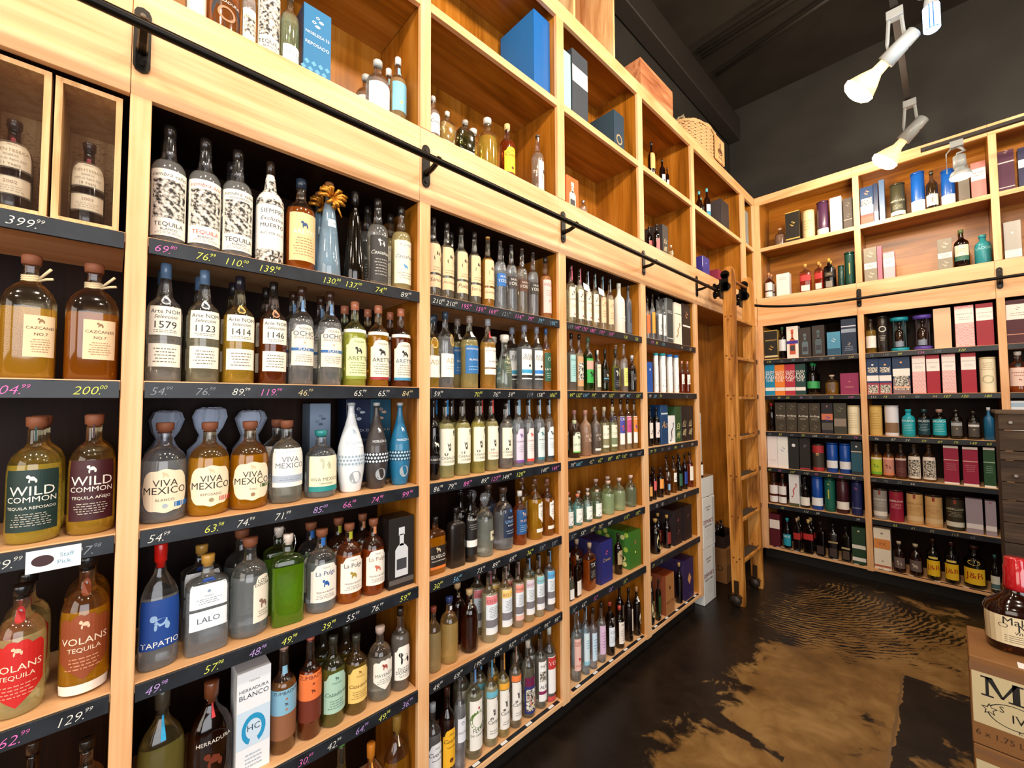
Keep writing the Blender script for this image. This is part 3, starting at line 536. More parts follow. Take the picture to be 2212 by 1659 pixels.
  (0.8048, 0.0673, 0.0393, 0.3099, 0.0786, 'p', '#1c6c94', '#b0b4b4', 'B .63 .73 .4 #1c6c94;&@.5,.8,#dfe6ea|R .5 .60 .9 #1c6c94 0;NOBLEZA 33@.5,.4,#dfe6ea|R .30 .42 1.9 #173a50;%@.0,1,#a7cce0|O .10 .24 .5 #9fa8ae', 'teal bottle with white diamond pattern, pin shaped', ''),
 ]),
 ('u1', 's3', 1, 1.317, 1, [
  (0.1141, 0.2608, 0.0428, 0.2875, 0.0856, 'tissue', '#b4c4dc', '', '', 'blue white tissue wrapped bottle', ''),
  (0.2226, 0.2659, 0.0479, 0.2957, 0.0958, 'tissue', '#b4c4dc', '', '', 'crumpled pale tissue wrapped bottle', ''),
  (0.3399, 0.2645, 0.0465, 0.2844, 0.093, 'tissue', '#b4c4dc', '', '', 'tissue wrapped bottle with loose collar', ''),
  (0.5632, 0.2605, 0.0369, 0.3081, 0.085, 'box', '#6c7c90', '', 'F .0 1 .98 #7c90a8;&@.8,.2,#4a5a6c;%@.05,.35,#9ab0c4', 'pale silver blue carton', ''),
  (0.7079, 0.2605, 0.0482, 0.324, 0.085, 'box', '#15233f', '', 'F .0 1 .98 #15264a;&@.82,.2,#b8c4d4;NOBLEZA 33@.62,.1,#b8c4d4;REPOSADO@.5,.06,#93a6b6', 'navy carton with raindrop emblem', ''),
  (0.8018, 0.2605, 0.0442, 0.324, 0.085, 'box', '#134a60', '', 'F .0 1 .98 #14506a;&@.82,.2,#c8a890;NOBLEZA 33@.62,.1,#c8a890', 'dark teal carton with raindrop emblem', ''),
 ]),
 ('u1', 's4', 1, 0.946, 0, [
  (0.1057, 0.0578, 0.0413, 0.314, 0.0595, 'f', '#d9dde0', '#c41a14', 'R .17 .56 1.1 #16418c;&@.55,.42,#8fb0d4;TAPATIO@.1,.15,#f2efe8', 'clear jug bottle, red cap, royal blue label', ''),
  (0.2085, 0.0588, 0.0496, 0.2589, 0.0615, 's', '#dfe6ea', '#c09040', 'R .48 .72 .85 #e9eef0;*@.7,.13,#8aa0b8;TEQUILA@.5,.07,#6a7888;=@.15,.42,3,#8a98a8|R .26 .45 .85 #e9eef0;LALO@.5,.3,#4a5a6c|R .74 .765 .4 #2a50a0', 'square clear bottle, white bands, blue and gold neck', 'b'),
  (0.315, 0.0774, 0.0494, 0.2784, 0.0988, 'v', '#dfe6ea', 'wood', 'A .14 .62 .6 #efe6d2 .6;LOST@.88,.08,#44403a;EXPLORER@.8,.08,#44403a;&@.4,.25,#8a6a5c;=@.1,.25,3,#8a847a', 'clear bottle with wooden stopper and cream side label', 'b'),
  (0.4143, 0.0558, 0.0448, 0.2711, 0.0555, 's', '#6f9a1e', '#e8d8c8', '', 'yellow green bottle with swing top wire stopper', 'swing b'),
  (0.5224, 0.0743, 0.0463, 0.2603, 0.0926, 'v', '#dfe8ec', 'wood', 'A .14 .60 1.05 #efe8dc;TEQUILA@.9,.04,#555555;La Pulga@.74,.15,#2c4a8a;&@.5,.24,#1f5aa0;TEQUILA BLANCO@.26,.05,#55504a;=@.08,.2,3,#8a847a|R .80 .90 .40 #2a6ab8', 'clear bottle with blue bull label, blue neck', 'b'),
  (0.6139, 0.0699, 0.0419, 0.2611, 0.0839, 'v', '#b8641a', 'wood', 'A .14 .60 1.05 #efe8dc;TEQUILA@.9,.04,#555555;La Pulga@.74,.15,#55504a;&@.5,.24,#a08a30;TEQUILA BLANCO@.26,.05,#55504a;=@.08,.2,3,#8a847a|R .80 .90 .40 #b0b02c', 'amber bottle with olive cat label', 'b'),
  (0.7014, 0.0677, 0.0397, 0.2604, 0.0794, 'v', '#a04a14', 'wood', 'A .14 .60 1.05 #efe8dc;TEQUILA@.9,.04,#555555;La Pulga@.74,.15,#a08070;&@.5,.24,#c86a54;TEQUILA BLANCO@.26,.05,#55504a;=@.08,.2,3,#8a847a|R .80 .90 .40 #d08858', 'amber bottle with coral deer label', 'b'),
  (0.7936, 0.0705, 0.051, 0.254, 0.085, 'box', '#181412', '', 'F 0 1 .99 #181412;b@.16,.86,#c8ccd0;^@.06,.13,#55504c', 'black carton printed with silver decanter', ''),
 ]),
 ('u1', 's5', 1, 0.568, 0, [
  (0.1183, 0.0635, 0.0493, 0.3082, 0.0709, 'f', '#8a8248', '#40382c', 'R .62 .97 .13 #1f9ccc', 'olive gold flask with bright blue paper strap', ''),
  (0.2245, 0.0652, 0.0517, 0.281, 0.0745, 'f', '#4a1c0c', '#6a3a20', 'R .68 .97 .13 #c03038|O .10 .58 .9 #1c1412;HERRADURA@.8,.1,#d8d0c4;&@.45,.4,#6a2c14', 'dark red brown flask with crimson paper strap', ''),
  (0.322, 0.0705, 0.0429, 0.2858, 0.085, 'box', '#e0e4e8', '', 'F 0 1 .99 #e4e8ec;TEQUILA@.9,.02,#555555;HERRADURA@.82,.065,#2a3444;BLANCO@.76,.055,#2a3444;^@.26,.62,#c4d8e8;U@.42,.3,#1f90c0;HC@.44,.06,#22405c;=@.05,.2,4,#a0b0c0', 'white carton printed with blue horseshoe', ''),
  (0.4093, 0.0637, 0.0357, 0.3037, 0.0715, 't', '#9a6a3c', '#b8907a', 'R .38 .62 1.5 #7fb0c8;ZUMBADOR@.88,.13,#35404a;*@.62,.09,#a86a3c;&@.42,.16,#44505c;*@.2,.1,#a87a5c|R .74 .82 .5 #8cc0d8|R .14 .38 1.5 #8a5a3c', 'bottle with sky blue label, red brown base band', ''),
  (0.4873, 0.0621, 0.0341, 0.3028, 0.0682, 't', '#7a3410', '#c0604a', 'R .40 .66 1.5 #e8763c;ZUMBADOR@.88,.15,#5a2418;*@.62,.09,#7a3c1c;&@.35,.2,#6a3020|R .18 .40 1.5 #6a2c1c', 'dark bottle with bright orange label', ''),
  (0.5619, 0.0664, 0.0384, 0.2772, 0.0769, 'b', '#7a7a3c', '#33332a', 'A .16 .62 1.1 #a4c8b4;&@.86,.12,#5a7868;TEQUILA@.74,.05,#5a7868;Cazadores@.48,.14,#4c6a5a;=@.1,.34,4,#6a8878', 'olive bottle with seafoam green label', 'b'),
  (0.6402, 0.0648, 0.0368, 0.2513, 0.0737, 'b', '#8a7230', '#33332a', 'A .16 .62 1.1 #e8c470;&@.86,.12,#9a6a2c;TEQUILA@.74,.05,#8a6a2c;Cazadores@.48,.14,#7a4c20;=@.1,.34,4,#9a7a3c', 'olive gold bottle with warm yellow label', 'b'),
  (0.7314, 0.0696, 0.0416, 0.2447, 0.0832, 'v', '#dcdcd0', '#c8b0a0', 'H .16 .58 1.0 #ece8dc;&@.78,.26,#a04434;MAYENDA@.5,.1,#5a6a60;=@.2,.4,3,#8a948a', 'clear bottle with knob stopper, shield label', ''),
  (0.8084, 0.0615, 0.0335, 0.2879, 0.0669, 't', '#c8c4bc', 'none', 'A .14 .56 1.1 #efece2;&@.66,.46,#151515;DIZZY@.32,.09,#222222;DONKEY@.22,.09,#222222;=@.06,.15,2,#8a847a', 'clear bottle, white label, black donkey head', ''),
 ]),
 ('u1', 's6', 1, 0.124, 0, [
  (0.5928, 0.0653, 0.0373, 0.3578, 0.0746, 't', '#5a5a20', '#5a8a3c', '', 'green glass bottle showing only its neck', ''),
  (0.6951, 0.0585, 0.0424, 0.3011, 0.061, 'f', '#b06a1a', '#c87820', 'R .70 .97 .2 #d09030', 'amber flask with orange paper strap', ''),
  (0.7973, 0.063, 0.0487, 0.3452, 0.0701, 'f', '#a0701c', '#8a6a2c', 'R .70 .97 .12 #e8dcc0', 'gold flask with pale paper strap', ''),
 ]),
 ('u2', 's1', 1, 2.0545, 0, [
  (0.948, 0.0579, 0.0299, 0.335, 0.0598, 't', '#cfc8b4', 'none', 'R .30 .66 1.15 #e6c49a;+@.52,.42,#3c2c2a;=@.05,.22,2,#a0805c|R .12 .27 1.2 #e6c49a;Sonora@.62,.34,#4a3428', 'slim clear bottle, tan heart label, half behind post', 'b'),
  (1.0145, 0.058, 0.03, 0.335, 0.0599, 't', '#cfc8b4', 'none', 'R .30 .66 1.15 #e6c49a;+@.52,.42,#3c2c2a;=@.05,.22,2,#a0805c|R .12 .27 1.2 #e6c49a;Michoacan@.62,.34,#4a3428', 'slim clear bottle with tan anatomical heart label', ''),
  (1.0896, 0.058, 0.03, 0.335, 0.06, 't', '#cfc8b4', 'none', 'R .30 .66 1.15 #e6c49a;+@.52,.42,#3c2c2a;=@.05,.22,2,#a0805c|R .12 .27 1.2 #e6c49a;Puebla@.62,.34,#4a3428', 'slim clear bottle with tan heart label', 'b'),
  (1.1629, 0.0567, 0.0287, 0.335, 0.0574, 't', '#cfc8b4', 'none', 'R .30 .66 1.15 #e6c49a;+@.52,.42,#3c2c2a;=@.05,.22,2,#a0805c|R .12 .27 1.2 #e6c49a;San Luis@.62,.34,#4a3428', 'slim clear bottle with tan label and heart', ''),
  (1.2423, 0.0576, 0.0296, 0.335, 0.0593, 't', '#cf9a4c', '#d0a050', 'R .30 .66 1.15 #e6c49a;+@.52,.42,#3c2c2a;=@.05,.22,2,#a0805c|R .12 .27 1.2 #e6c49a;Guerrero@.62,.34,#4a3428', 'pale gold bottle with tan heart label', ''),
  (1.3177, 0.0553, 0.0273, 0.335, 0.0546, 't', '#dfe6ea', '#5a4a40', 'R .34 .52 1.4 #2a6cb4;NUEVA@.75,.15,#e6e2d8;TOSBA@.42,.28,#e6e2d8', 'slim clear bottle with blue band label', ''),
  (1.3896, 0.0548, 0.0268, 0.335, 0.0536, 't', '#dfe6ea', '#33302c', 'R .34 .52 1.4 #3a3432;NUEVA@.75,.15,#e6e2d8;TOSBA@.42,.28,#e6e2d8', 'slim clear bottle with black band label', 'b'),
  (1.4631, 0.0554, 0.0274, 0.335, 0.0549, 't', '#dfdcd0', '#55443a', 'R .34 .52 1.4 #5a3826;NUEVA@.75,.15,#e6e2d8;TOSBA@.42,.28,#e6e2d8', 'slim clear bottle with brown band label', ''),
  (1.5427, 0.0551, 0.0271, 0.335, 0.0541, 't', '#dfe6ea', '#33302c', 'R .34 .52 1.4 #38342f;NUEVA@.75,.15,#e6e2d8;TOSBA@.42,.28,#e6e2d8', 'slim clear bottle, dark band, black stopper', ''),
  (1.6416, 0.0583, 0.0303, 0.335, 0.0606, 't', '#d9a06c', 'none', 'R .10 .62 1.2 #ecc4bc;PALO@.85,.1,#c04c50;*@.35,.1,#d88c84;=@.5,.7,3,#d08c88', 'clear bottle with pink label and lips', ''),
 ]),
 ('u2', 's2', 1, 1.6866, 0, [
  (0.9408, 0.0613, 0.0333, 0.2924, 0.0667, 'b', '#c8a850', '#3a4a5a', 'O .54 .70 .5 #d8b054|R .14 .44 1.15 #efece2;AD@.7,.22,#b89a50', 'bottle with gold seal, partly behind post', ''),
  (1.0111, 0.0634, 0.0354, 0.322, 0.0708, 'b', '#dfe3e4', '#3a4a5a', 'O .54 .70 .5 #d8b054 .4|R .14 .44 1.15 #efece2;AD@.7,.22,#b89a50;=@.3,.5,2,#b8b4a4', 'clear bottle with gold seal and white label', 'b'),
  (1.1415, 0.0666, 0.0386, 0.322, 0.0772, 'b', '#d4c890', '#a09084', 'R .20 .58 1.1 #2a6ca8;MONTAGAVE@.88,.12,#efe9da;BLANCO@.5,.07,#efe9da;=@.1,.3,2,#8ab0d0|R .70 .78 .4 #efe9da', 'bottle with blue label and white neck band', 'b'),
  (1.2463, 0.064, 0.036, 0.322, 0.072, 'b', '#d4a85c', '#a0a4a8', 'R .30 .58 1.1 #efece4;MONTAGAVE@.84,.14,#5a544c;BLANCO@.3,.08,#5a544c|R .20 .28 1.1 #efece4|R .72 .82 .4 #c05050', 'bottle with two white labels and red neck tag', ''),
  (1.3516, 0.0656, 0.0376, 0.2597, 0.0751, 'cone2', '#cfe0d4', '#efe9da', 'O .22 .66 .8 #4a5c40;Magica@.6,.14,#e0dcb0;Agua@.75,.12,#e0dcb0;=@.15,.45,4,#a8ac80', 'short flask with white stopper, green oval label', 'b'),
  (1.4869, 0.0662, 0.0382, 0.322, 0.0763, 'b', '#d4e0e4', '#8a90a0', 'R .16 .62 1.1 #efefe8;REAL@.78,.12,#777777;MINERO@.68,.1,#777777;*@.45,.09,#2a2420;^@.2,.32,#3aa0c8;^@.04,.14,#222222|R .74 .82 .45 #efefe8', 'clear bottle with white label, light blue stripe', 'b'),
  (1.5715, 0.06, 0.032, 0.322, 0.0639, 'b', '#d4e0e4', '#8a90a0', 'R .16 .62 1.1 #efefe8;REAL@.78,.12,#777777;MINERO@.68,.1,#777777;*@.45,.09,#4a2018;^@.2,.32,#2a80c8;^@.04,.14,#222222|R .74 .82 .45 #efefe8', 'clear bottle with white label, stronger blue stripe', ''),
  (1.6348, 0.0531, 0.0251, 0.322, 0.0503, 'b', '#c0843c', '#3a5a8a', 'R .14 .60 1.1 #2c5a44;*@.78,.14,#d8e0d0;LA VEN@.42,.1,#efe9da;=@.1,.3,3,#a8c0b0', 'bottle with dark green label and white ring', ''),
 ]),
 ('u2', 's3', 1, 1.317, 0, [
  (0.9486, 0.0555, 0.0275, 0.324, 0.055, 't', '#1c1a1c', 'none', 'O .32 .56 .7 #1c1a1c;&@.5,.5,#e6e2d8|R .2 .3 1.1 #1c1a1c;CABO SUR@.5,.5,#e6e2d8', 'black bottle with white emblem beside post', ''),
  (1.0146, 0.0632, 0.0352, 0.324, 0.0705, 't', '#d8d49c', 'none', 'R .16 .62 1.25 #efe9d2;/@.3,.9,#38332c;CABALLITO@.2,.09,#4a4640;CERRERO@.1,.06,#77705c|R .80 .99 .32 #1f7ab8', 'pale bottle with leaping horse label, blue seal', 'b'),
  (1.1002, 0.0625, 0.0345, 0.324, 0.069, 't', '#d8d090', 'none', 'R .16 .62 1.25 #efe9d2;/@.3,.9,#38332c;CABALLITO@.2,.09,#4a4640;CERRERO@.1,.06,#77705c|R .80 .99 .32 #6a625a', 'pale bottle with leaping horse label, grey seal', 'b'),
  (1.1823, 0.0598, 0.0318, 0.324, 0.0636, 't', '#ccc070', 'none', 'R .16 .62 1.25 #efe9d2;/@.3,.9,#38332c;CABALLITO@.2,.09,#4a4640;CERRERO@.1,.06,#77705c|R .80 .99 .32 #4a443e', 'yellowish bottle with leaping horse label', ''),
  (1.2635, 0.0597, 0.0317, 0.324, 0.0635, 't', '#d0c48c', 'none', 'R .16 .62 1.25 #efe9d2;/@.3,.9,#38332c;CABALLITO@.2,.09,#c86a54;CERRERO@.1,.06,#77705c|R .80 .99 .32 #d84a44', 'pale bottle with leaping horse label, red seal', 'b'),
  (1.3528, 0.0597, 0.0317, 0.3065, 0.0634, 't', '#dfdcd0', 'none', 'R .16 .62 1.25 #efe9d2;/@.3,.9,#38332c;CABALLITO@.2,.09,#4a4640;CERRERO@.1,.06,#77705c|R .80 .99 .32 #b8b4ac', 'clear bottle with leaping horse label, clear neck', ''),
  (1.4297, 0.0571, 0.0291, 0.324, 0.0581, 't', '#dfe6ea', 'none', 'A .06 .56 1.0 #d8cce0;&@.8,.16,#7a5a9a;CHACOLO@.62,.1,#444a50;=@.3,.52,4,#a8acb0;^@.0,.08,#7a4a9c|R .76 .99 .42 #9ec4dc', 'slim bottle with arched lilac label', 'b'),
  (1.502, 0.0554, 0.0274, 0.324, 0.0549, 't', '#dfe6ea', 'none', 'A .06 .56 1.0 #efdcd8;&@.8,.16,#d85048;CHACOLO@.62,.1,#444a50;=@.3,.52,4,#a8acb0;^@.0,.08,#d8443c|R .76 .99 .42 #9ec4dc', 'slim bottle with arched coral red label', 'b'),
  (1.5804, 0.0561, 0.0281, 0.324, 0.0561, 't', '#dfe6ea', 'none', 'A .06 .56 1.0 #d0e0e0;&@.8,.16,#4a7c84;CHACOLO@.62,.1,#444a50;=@.3,.52,4,#a8acb0;^@.0,.08,#3c7480|R .76 .99 .42 #9ec4dc', 'slim bottle with arched blue grey label', ''),
  (1.6527, 0.0543, 0.0263, 0.324, 0.0527, 't', '#d8c8b4', 'none', 'A .06 .56 1.0 #e0ecec;&@.8,.16,#2a3034;CHACOLO@.62,.1,#444a50;=@.3,.52,4,#a8acb0;^@.0,.08,#2a3034|R .76 .99 .42 #9ec4dc', 'slim bottle with arched white label, black edge', ''),
 ]),
 ('u2', 's4', 1, 0.946, 0, [
  (0.9566, 0.0527, 0.0399, 0.2213, 0.0495, 's', '#c98418', '#1c1816', 'R .10 .50 .9 #241a14;ELVELO@.55,.22,#efe9da;&@.85,.3,#c8b898;TEQUILA REPOSADO@.35,.08,#efe9da;^@.0,.12,#d8742c', 'gold bottle with black label, orange edge', ''),
  (1.0583, 0.0517, 0.0382, 0.2405, 0.0473, 's', '#1a1412', '#1a1412', '', 'solid matt black square bottle', ''),
  (1.138, 0.0569, 0.0289, 0.2931, 0.0577, 't', '#2a2624', '#2a2a30', 'R .1 .7 1.2 #15110f;TERRALTA@.85,.08,#d8d4cc;=@.6,.75,3,#8a8680;^@.2,.36,#e6e6e0', 'black cylindrical bottle with small white label', 'b'),
  (1.2275, 0.0674, 0.0394, 0.2718, 0.0788, 'd', '#e0e6dc', '#c8d4d8', 'R .25 .4 .5 #d8d4b0 .5;&@.5,.6,#1c1814', 'faceted crystal decanter with glass stopper', 'b'),
  (1.3474, 0.0756, 0.0476, 0.2803, 0.0951, 'v', '#cfd6dc', '#4a3428', 'A .20 .72 .9 #15243f .2;*@.82,.1,#3c6ca8;TEQUILA@.62,.06,#d8dce4;UNICO@.5,.1,#8ab0e0;BLANCO@.38,.05,#d8dce4;=@.1,.25,2,#a8b0c0', 'heavy clear bottle with arched navy label', 'b'),
  (1.4436, 0.0615, 0.0335, 0.2507, 0.067, 'b', '#a0501c', '#e6e2d8', 'R .2 .66 1.2 #1f4f84;&@.82,.24,#c8a898;PURO@.55,.1,#d8b0a0;=@.1,.4,4,#8ab0d0', 'amber bottle with blue wraparound label', ''),
  (1.5562, 0.0662, 0.0382, 0.2957, 0.0763, 'b', '#d0a030', '#6a4434', 'H .26 .62 .75 #efece6 .4;AMADO@.8,.1,#55504c;=@.3,.6,3,#a8a49c|R .12 .18 .9 #e6e2d8 .3', 'golden bottle with hexagonal white label', 'b'),
  (1.6443, 0.0627, 0.0347, 0.284, 0.0695, 'b', '#a8681c', '#7a4c3c', 'H .26 .62 .75 #efece6 .4;AMADO@.8,.1,#55504c;=@.3,.6,3,#a8a49c|R .12 .18 .9 #e6e2d8 .3', 'darker amber bottle with hexagonal white label', ''),
 ]),
 ('u2', 's5', 1, 0.568, 0, [
  (0.953, 0.0588, 0.0308, 0.2439, 0.0615, 'v', '#c8b484', '#8a4030', '', 'round bodied clear decanter beside post', ''),
  (1.0336, 0.0657, 0.0377, 0.2559, 0.0755, 'v', '#d8bc7c', '#2a3a6a', 'R .80 .86 .5 #e6e6e6', 'round decanter with blue and white stopper', ''),
  (1.1393, 0.0656, 0.0376, 0.2537, 0.0752, 'v', '#5a2010', '#c8a878', 'R .76 .84 .36 #a8906c', 'dark red brown round decanter', 'b'),
  (1.2506, 0.0643, 0.0363, 0.306, 0.0725, 't', '#d8d0b0', 'none', 'R .12 .66 1.1 #dfe6ec;^@.78,.99,#d87c80;CENIZO@.87,.09,#8a3c3c;=@.42,.72,7,#6a747c;^@.18,.38,#77747a;^@.0,.14,#e6e6e6|R .80 .99 .36 #7a4450', 'slim bottle with rose topped layered label', 'b'),
  (1.3436, 0.0612, 0.0332, 0.3024, 0.0663, 't', '#d8c490', 'none', 'R .12 .66 1.1 #dfe6ec;^@.78,.99,#e6c470;BOZAL@.87,.09,#8a3c3c;=@.42,.72,7,#6a747c;^@.18,.38,#77747a;^@.0,.14,#e6e6e6|R .80 .99 .36 #8a7468', 'slim bottle with yellow topped layered label', 'b'),
  (1.423, 0.0564, 0.0284, 0.3019, 0.0568, 't', '#d8c8b0', 'none', 'R .12 .66 1.1 #dfe6ec;^@.78,.99,#e09080;PARRAS@.87,.09,#8a3c3c;=@.42,.72,7,#6a747c;^@.18,.38,#77747a;^@.0,.14,#e6b4a8|R .80 .99 .36 #8a7068', 'slim bottle with salmon topped layered label', 'b'),
  (1.4966, 0.0574, 0.0294, 0.3003, 0.0588, 't', '#d8c8a0', 'none', 'R .12 .66 1.1 #dfe6ec;^@.78,.99,#cfc4d0;SOTOL@.87,.09,#8a3c3c;=@.42,.72,7,#6a747c;^@.18,.38,#77747a;^@.0,.14,#e6e6e6|R .80 .99 .36 #6a94b8', 'slim bottle with lavender topped layered label', ''),
  (1.5691, 0.0569, 0.0289, 0.2956, 0.0578, 't', '#d8d0b0', 'none', 'R .12 .66 1.1 #dfe6ec;^@.78,.99,#84c0c8;SACATON@.87,.09,#8a3c3c;=@.42,.72,7,#6a747c;^@.18,.38,#77747a;^@.0,.14,#e6e6e6|R .80 .99 .36 #6a7480', 'slim bottle with turquoise topped layered label', 'b'),
  (1.6489, 0.0564, 0.0284, 0.2991, 0.0568, 't', '#dfe6ea', 'none', 'R .12 .66 1.1 #dfe6ec;^@.78,.99,#4ca4d8;ENSAMBLE@.87,.09,#8a3c3c;=@.42,.72,7,#6a747c;^@.18,.38,#77747a;^@.0,.14,#e6e6e6|R .80 .99 .36 #4a88b8', 'slim bottle with sky blue topped layered label', ''),
 ]),
 ('u2', 's6', 1, 0.124, 0, [
  (0.9525, 0.0621, 0.0341, 0.3118, 0.0682, 'b', '#c8ccd0', '#9aa0a4', 'A .14 .56 1.1 #e6e8ea;Jose@.86,.08,#33302c;Cuervo@.7,.17,#33302c;=@.5,.56,1,#33302c;*@.18,.12,#33302c|R .02 .12 1.2 #22386a', 'clear bottle with arched white label beside post', ''),
  (1.0205, 0.0613, 0.0324, 0.3455, 0.0667, 'b', '#5a2208', '#3a1c10', 'A .14 .56 1.1 #efb428;Jose@.86,.08,#3a2418;Cuervo@.7,.17,#3a2418;=@.5,.56,1,#3a2418;*@.18,.12,#6a3418', 'brown bottle with arched yellow label', ''),
  (1.0789, 0.0526, 0.024, 0.3754, 0.0493, 't', '#dfe2ea', '#c8ccd8', 'R .3 .55 .9 #dfe2ea 0;*@.8,.15,#8a8c94;SNOW@.4,.2,#55585c', 'frosted white slender bottle', ''),
  (1.1611, 0.0654, 0.0374, 0.3847, 0.0749, 't', '#d8d8b8', 'none', 'R .10 .62 1.1 #efece2;O@.6,.4,#5a7c34;FLOR@.4,.08,#33302c;DEL DESIERTO@.3,.07,#33302c;*@.85,.05,#b02c30|R .78 .99 .34 #6a94c8', 'clear bottle, white label, green cactus', 'b'),
  (1.2531, 0.0598, 0.0318, 0.3646, 0.0636, 't', '#d4cca8', 'none', 'R .10 .56 1.2 #ece8e0;/@.5,.95,#4a4440;Campo@.4,.2,#4a4440;=@.1,.22,2,#8a847a|R .57 .64 1.3 #6ab0c4|R .78 .99 .34 #5a9cc0', 'clear bottle with bamboo label, pale teal band', 'b'),
  (1.3259, 0.0573, 0.0293, 0.3665, 0.0586, 't', '#d8c890', 'none', 'R .10 .56 1.2 #ece8e0;/@.5,.95,#4a4440;Campo@.4,.2,#4a4440;=@.1,.22,2,#8a847a|R .57 .64 1.3 #e8a838|R .78 .99 .34 #c88838', 'bottle with bamboo label, yellow orange band', 'b'),
  (1.4019, 0.0572, 0.0292, 0.3677, 0.0584, 't', '#d8d0b8', 'none', 'R .10 .56 1.2 #ece8e0;/@.5,.95,#4a4440;Campo@.4,.2,#4a4440;=@.1,.22,2,#8a847a|R .57 .64 1.3 #e87c40|R .78 .99 .34 #a8806c', 'bottle with bamboo label, coral orange band', ''),
  (1.4933, 0.0615, 0.0335, 0.3476, 0.067, 'b', '#b8b4a0', '#c8c0b0', 'R .42 .54 1.2 #6a1c44|R .06 .42 1.3 #2c3470;~@.1,.9;&@.5,.5,#c87868;*@.3,.08,#efe070|O .42 .52 .3 #5cc040 .7', 'bottle with painted skeleton figures, green sticker', 'b'),
  (1.5784, 0.0577, 0.0297, 0.3614, 0.0594, 't', '#d8d8cc', 'none', 'R .10 .62 1.1 #efefec;METL@.88,.07,#444444;~@.5,.75;ALBA@.36,.08,#444444;^@.18,.26,#8a2458', 'bottle with white label, magenta stripe', 'b'),
  (1.6474, 0.0596, 0.0316, 0.3545, 0.0632, 'b', '#dfe3dc', '#c8ccc0', 'R .12 .62 1.1 #efefec;^@.66,.98,#c03434;VOZ@.82,.14,#efefec|R .0 .08 1.2 #c84c48', 'clear bottle with red and white label', ''),
 ]),
 ('u3', 's1', 1, 2.0545, 0, [
  (1.8497, 0.0536, 0.0256, 0.335, 0.0513, 't', '#d0ccb0', 'none', 'R .12 .62 1.2 #efe6cf;/@.75,.98,#6a6458;CAMPAN@.6,.13,#4a4844;=@.3,.45,4,#a89c84;*@.1,.06,#c04c50|R .75 .99 .4 #c85c6c', 'cream labelled bottle with raspberry neck seal', 'b'),
  (1.9273, 0.0515, 0.0235, 0.335, 0.0471, 't', '#d0ccb0', 'none', 'R .12 .62 1.2 #efe6cf;/@.75,.98,#6a6458;CAMPAN@.6,.13,#4a4844;=@.3,.45,4,#a89c84;*@.1,.06,#c04c50|R .75 .99 .4 #d07080', 'cream labelled bottle wearing pink seal and tag', 'tag b'),
  (2.0011, 0.0505, 0.0225, 0.335, 0.045, 't', '#d0ccb0', 'none', 'R .12 .62 1.2 #efe6cf;/@.75,.98,#6a6458;CAMPAN@.6,.13,#4a4844;=@.3,.45,4,#a89c84;*@.1,.06,#c04c50|R .75 .99 .4 #a8c4e0', 'cream labelled bottle with pale blue neck seal', ''),
  (2.0755, 0.051, 0.023, 0.335, 0.0459, 't', '#d0ccb0', 'none', 'R .12 .62 1.2 #efe6cf;/@.75,.98,#6a6458;CAMPAN@.6,.13,#4a4844;=@.3,.45,4,#a89c84;*@.1,.06,#c04c50|R .75 .99 .4 #90bcc8', 'cream labelled bottle with aqua seal and tag', 'tag'),
  (2.1511, 0.0501, 0.0221, 0.335, 0.0441, 't', '#c8b898', 'none', 'R .14 .60 1.2 #f0c49c;杏@.75,.2,#4a3428;=@.2,.5,3,#c08a60|R .75 .99 .4 #78aac8', 'peach labelled bottle with sea blue seal', 'b'),
  (2.2339, 0.0518, 0.0238, 0.335, 0.0476, 't', '#c8b898', 'none', 'R .14 .60 1.2 #f0c49c;杏@.75,.2,#4a3428;=@.2,.5,3,#c08a60|R .75 .99 .4 #98a8b0', 'peach labelled bottle with grey neck seal', ''),
  (2.3616, 0.0657, 0.0377, 0.335, 0.0754, 'b', '#e6e2d4', '#e6e2d4', 'O .50 .60 .3 #e8a040 .6|R .25 .35 .9 #e6e2d4 0;ZIGNUM@.5,.3,#8a847a', 'tall opaque white bottle with orange dot', 'ceramic'),
  (2.4501, 0.0514, 0.0234, 0.335, 0.0467, 'b', '#4a4e58', '#38343c', 'O .50 .60 .3 #e8a040 .6|=@.2,.5,3,#8a8c94|R .05 .25 1.2 #565a64', 'slate grey bottle with orange dot', 'ceramic'),
 ]),
 ('u3', 's2', 1, 1.6866, 0, [
  (1.8454, 0.0522, 0.0242, 0.3208, 0.0484, 'b', '#c8d0cc', 'none', 'R .15 .62 1.2 #a8d4d0;PIERDE@.8,.08,#4a8a90;=@.2,.65,6,#5ca4a8', 'bottle with pale turquoise label', 'b'),
  (1.9155, 0.0512, 0.0232, 0.322, 0.0465, 'b', '#c8bca0', 'none', 'R .08 .60 1.2 #d0a070;~@.2,.8', 'bottle with sandy brown picture label', ''),
  (2.0087, 0.0585, 0.0305, 0.3148, 0.0609, 'b', '#2c5c1c', '#4a6a50', 'R .15 .60 1.2 #38a848;^@.55,.9,#e0a898;&@.35,.3,#1c1814', 'green glass bottle with leaf green label', ''),
  (2.0793, 0.0399, 0.0191, 0.2425, 0.0237, 's', '#d8dccc', '#d8dcd0', 'R .10 .65 .9 #ece6c8;JEWEL@.85,.08,#77705c', 'small bottle with tall cream label', ''),
  (2.1664, 0.0467, 0.026, 0.2558, 0.0375, 'f', '#38401c', '#1c1814', 'R .2 .5 1.1 #22221c;&@.6,.3,#d8d0b4;^@.3,.38,#5aa4b8', 'dark green round shouldered bottle', 'b'),
  (2.2804, 0.0481, 0.0279, 0.2653, 0.0402, 'f', '#8a8c2c', '#2c2820', 'R .0 .55 1.1 #1c1c24;&@.8,.3,#d8d4c4;=@.2,.5,4,#8a8c94', 'olive bottle with black label', ''),
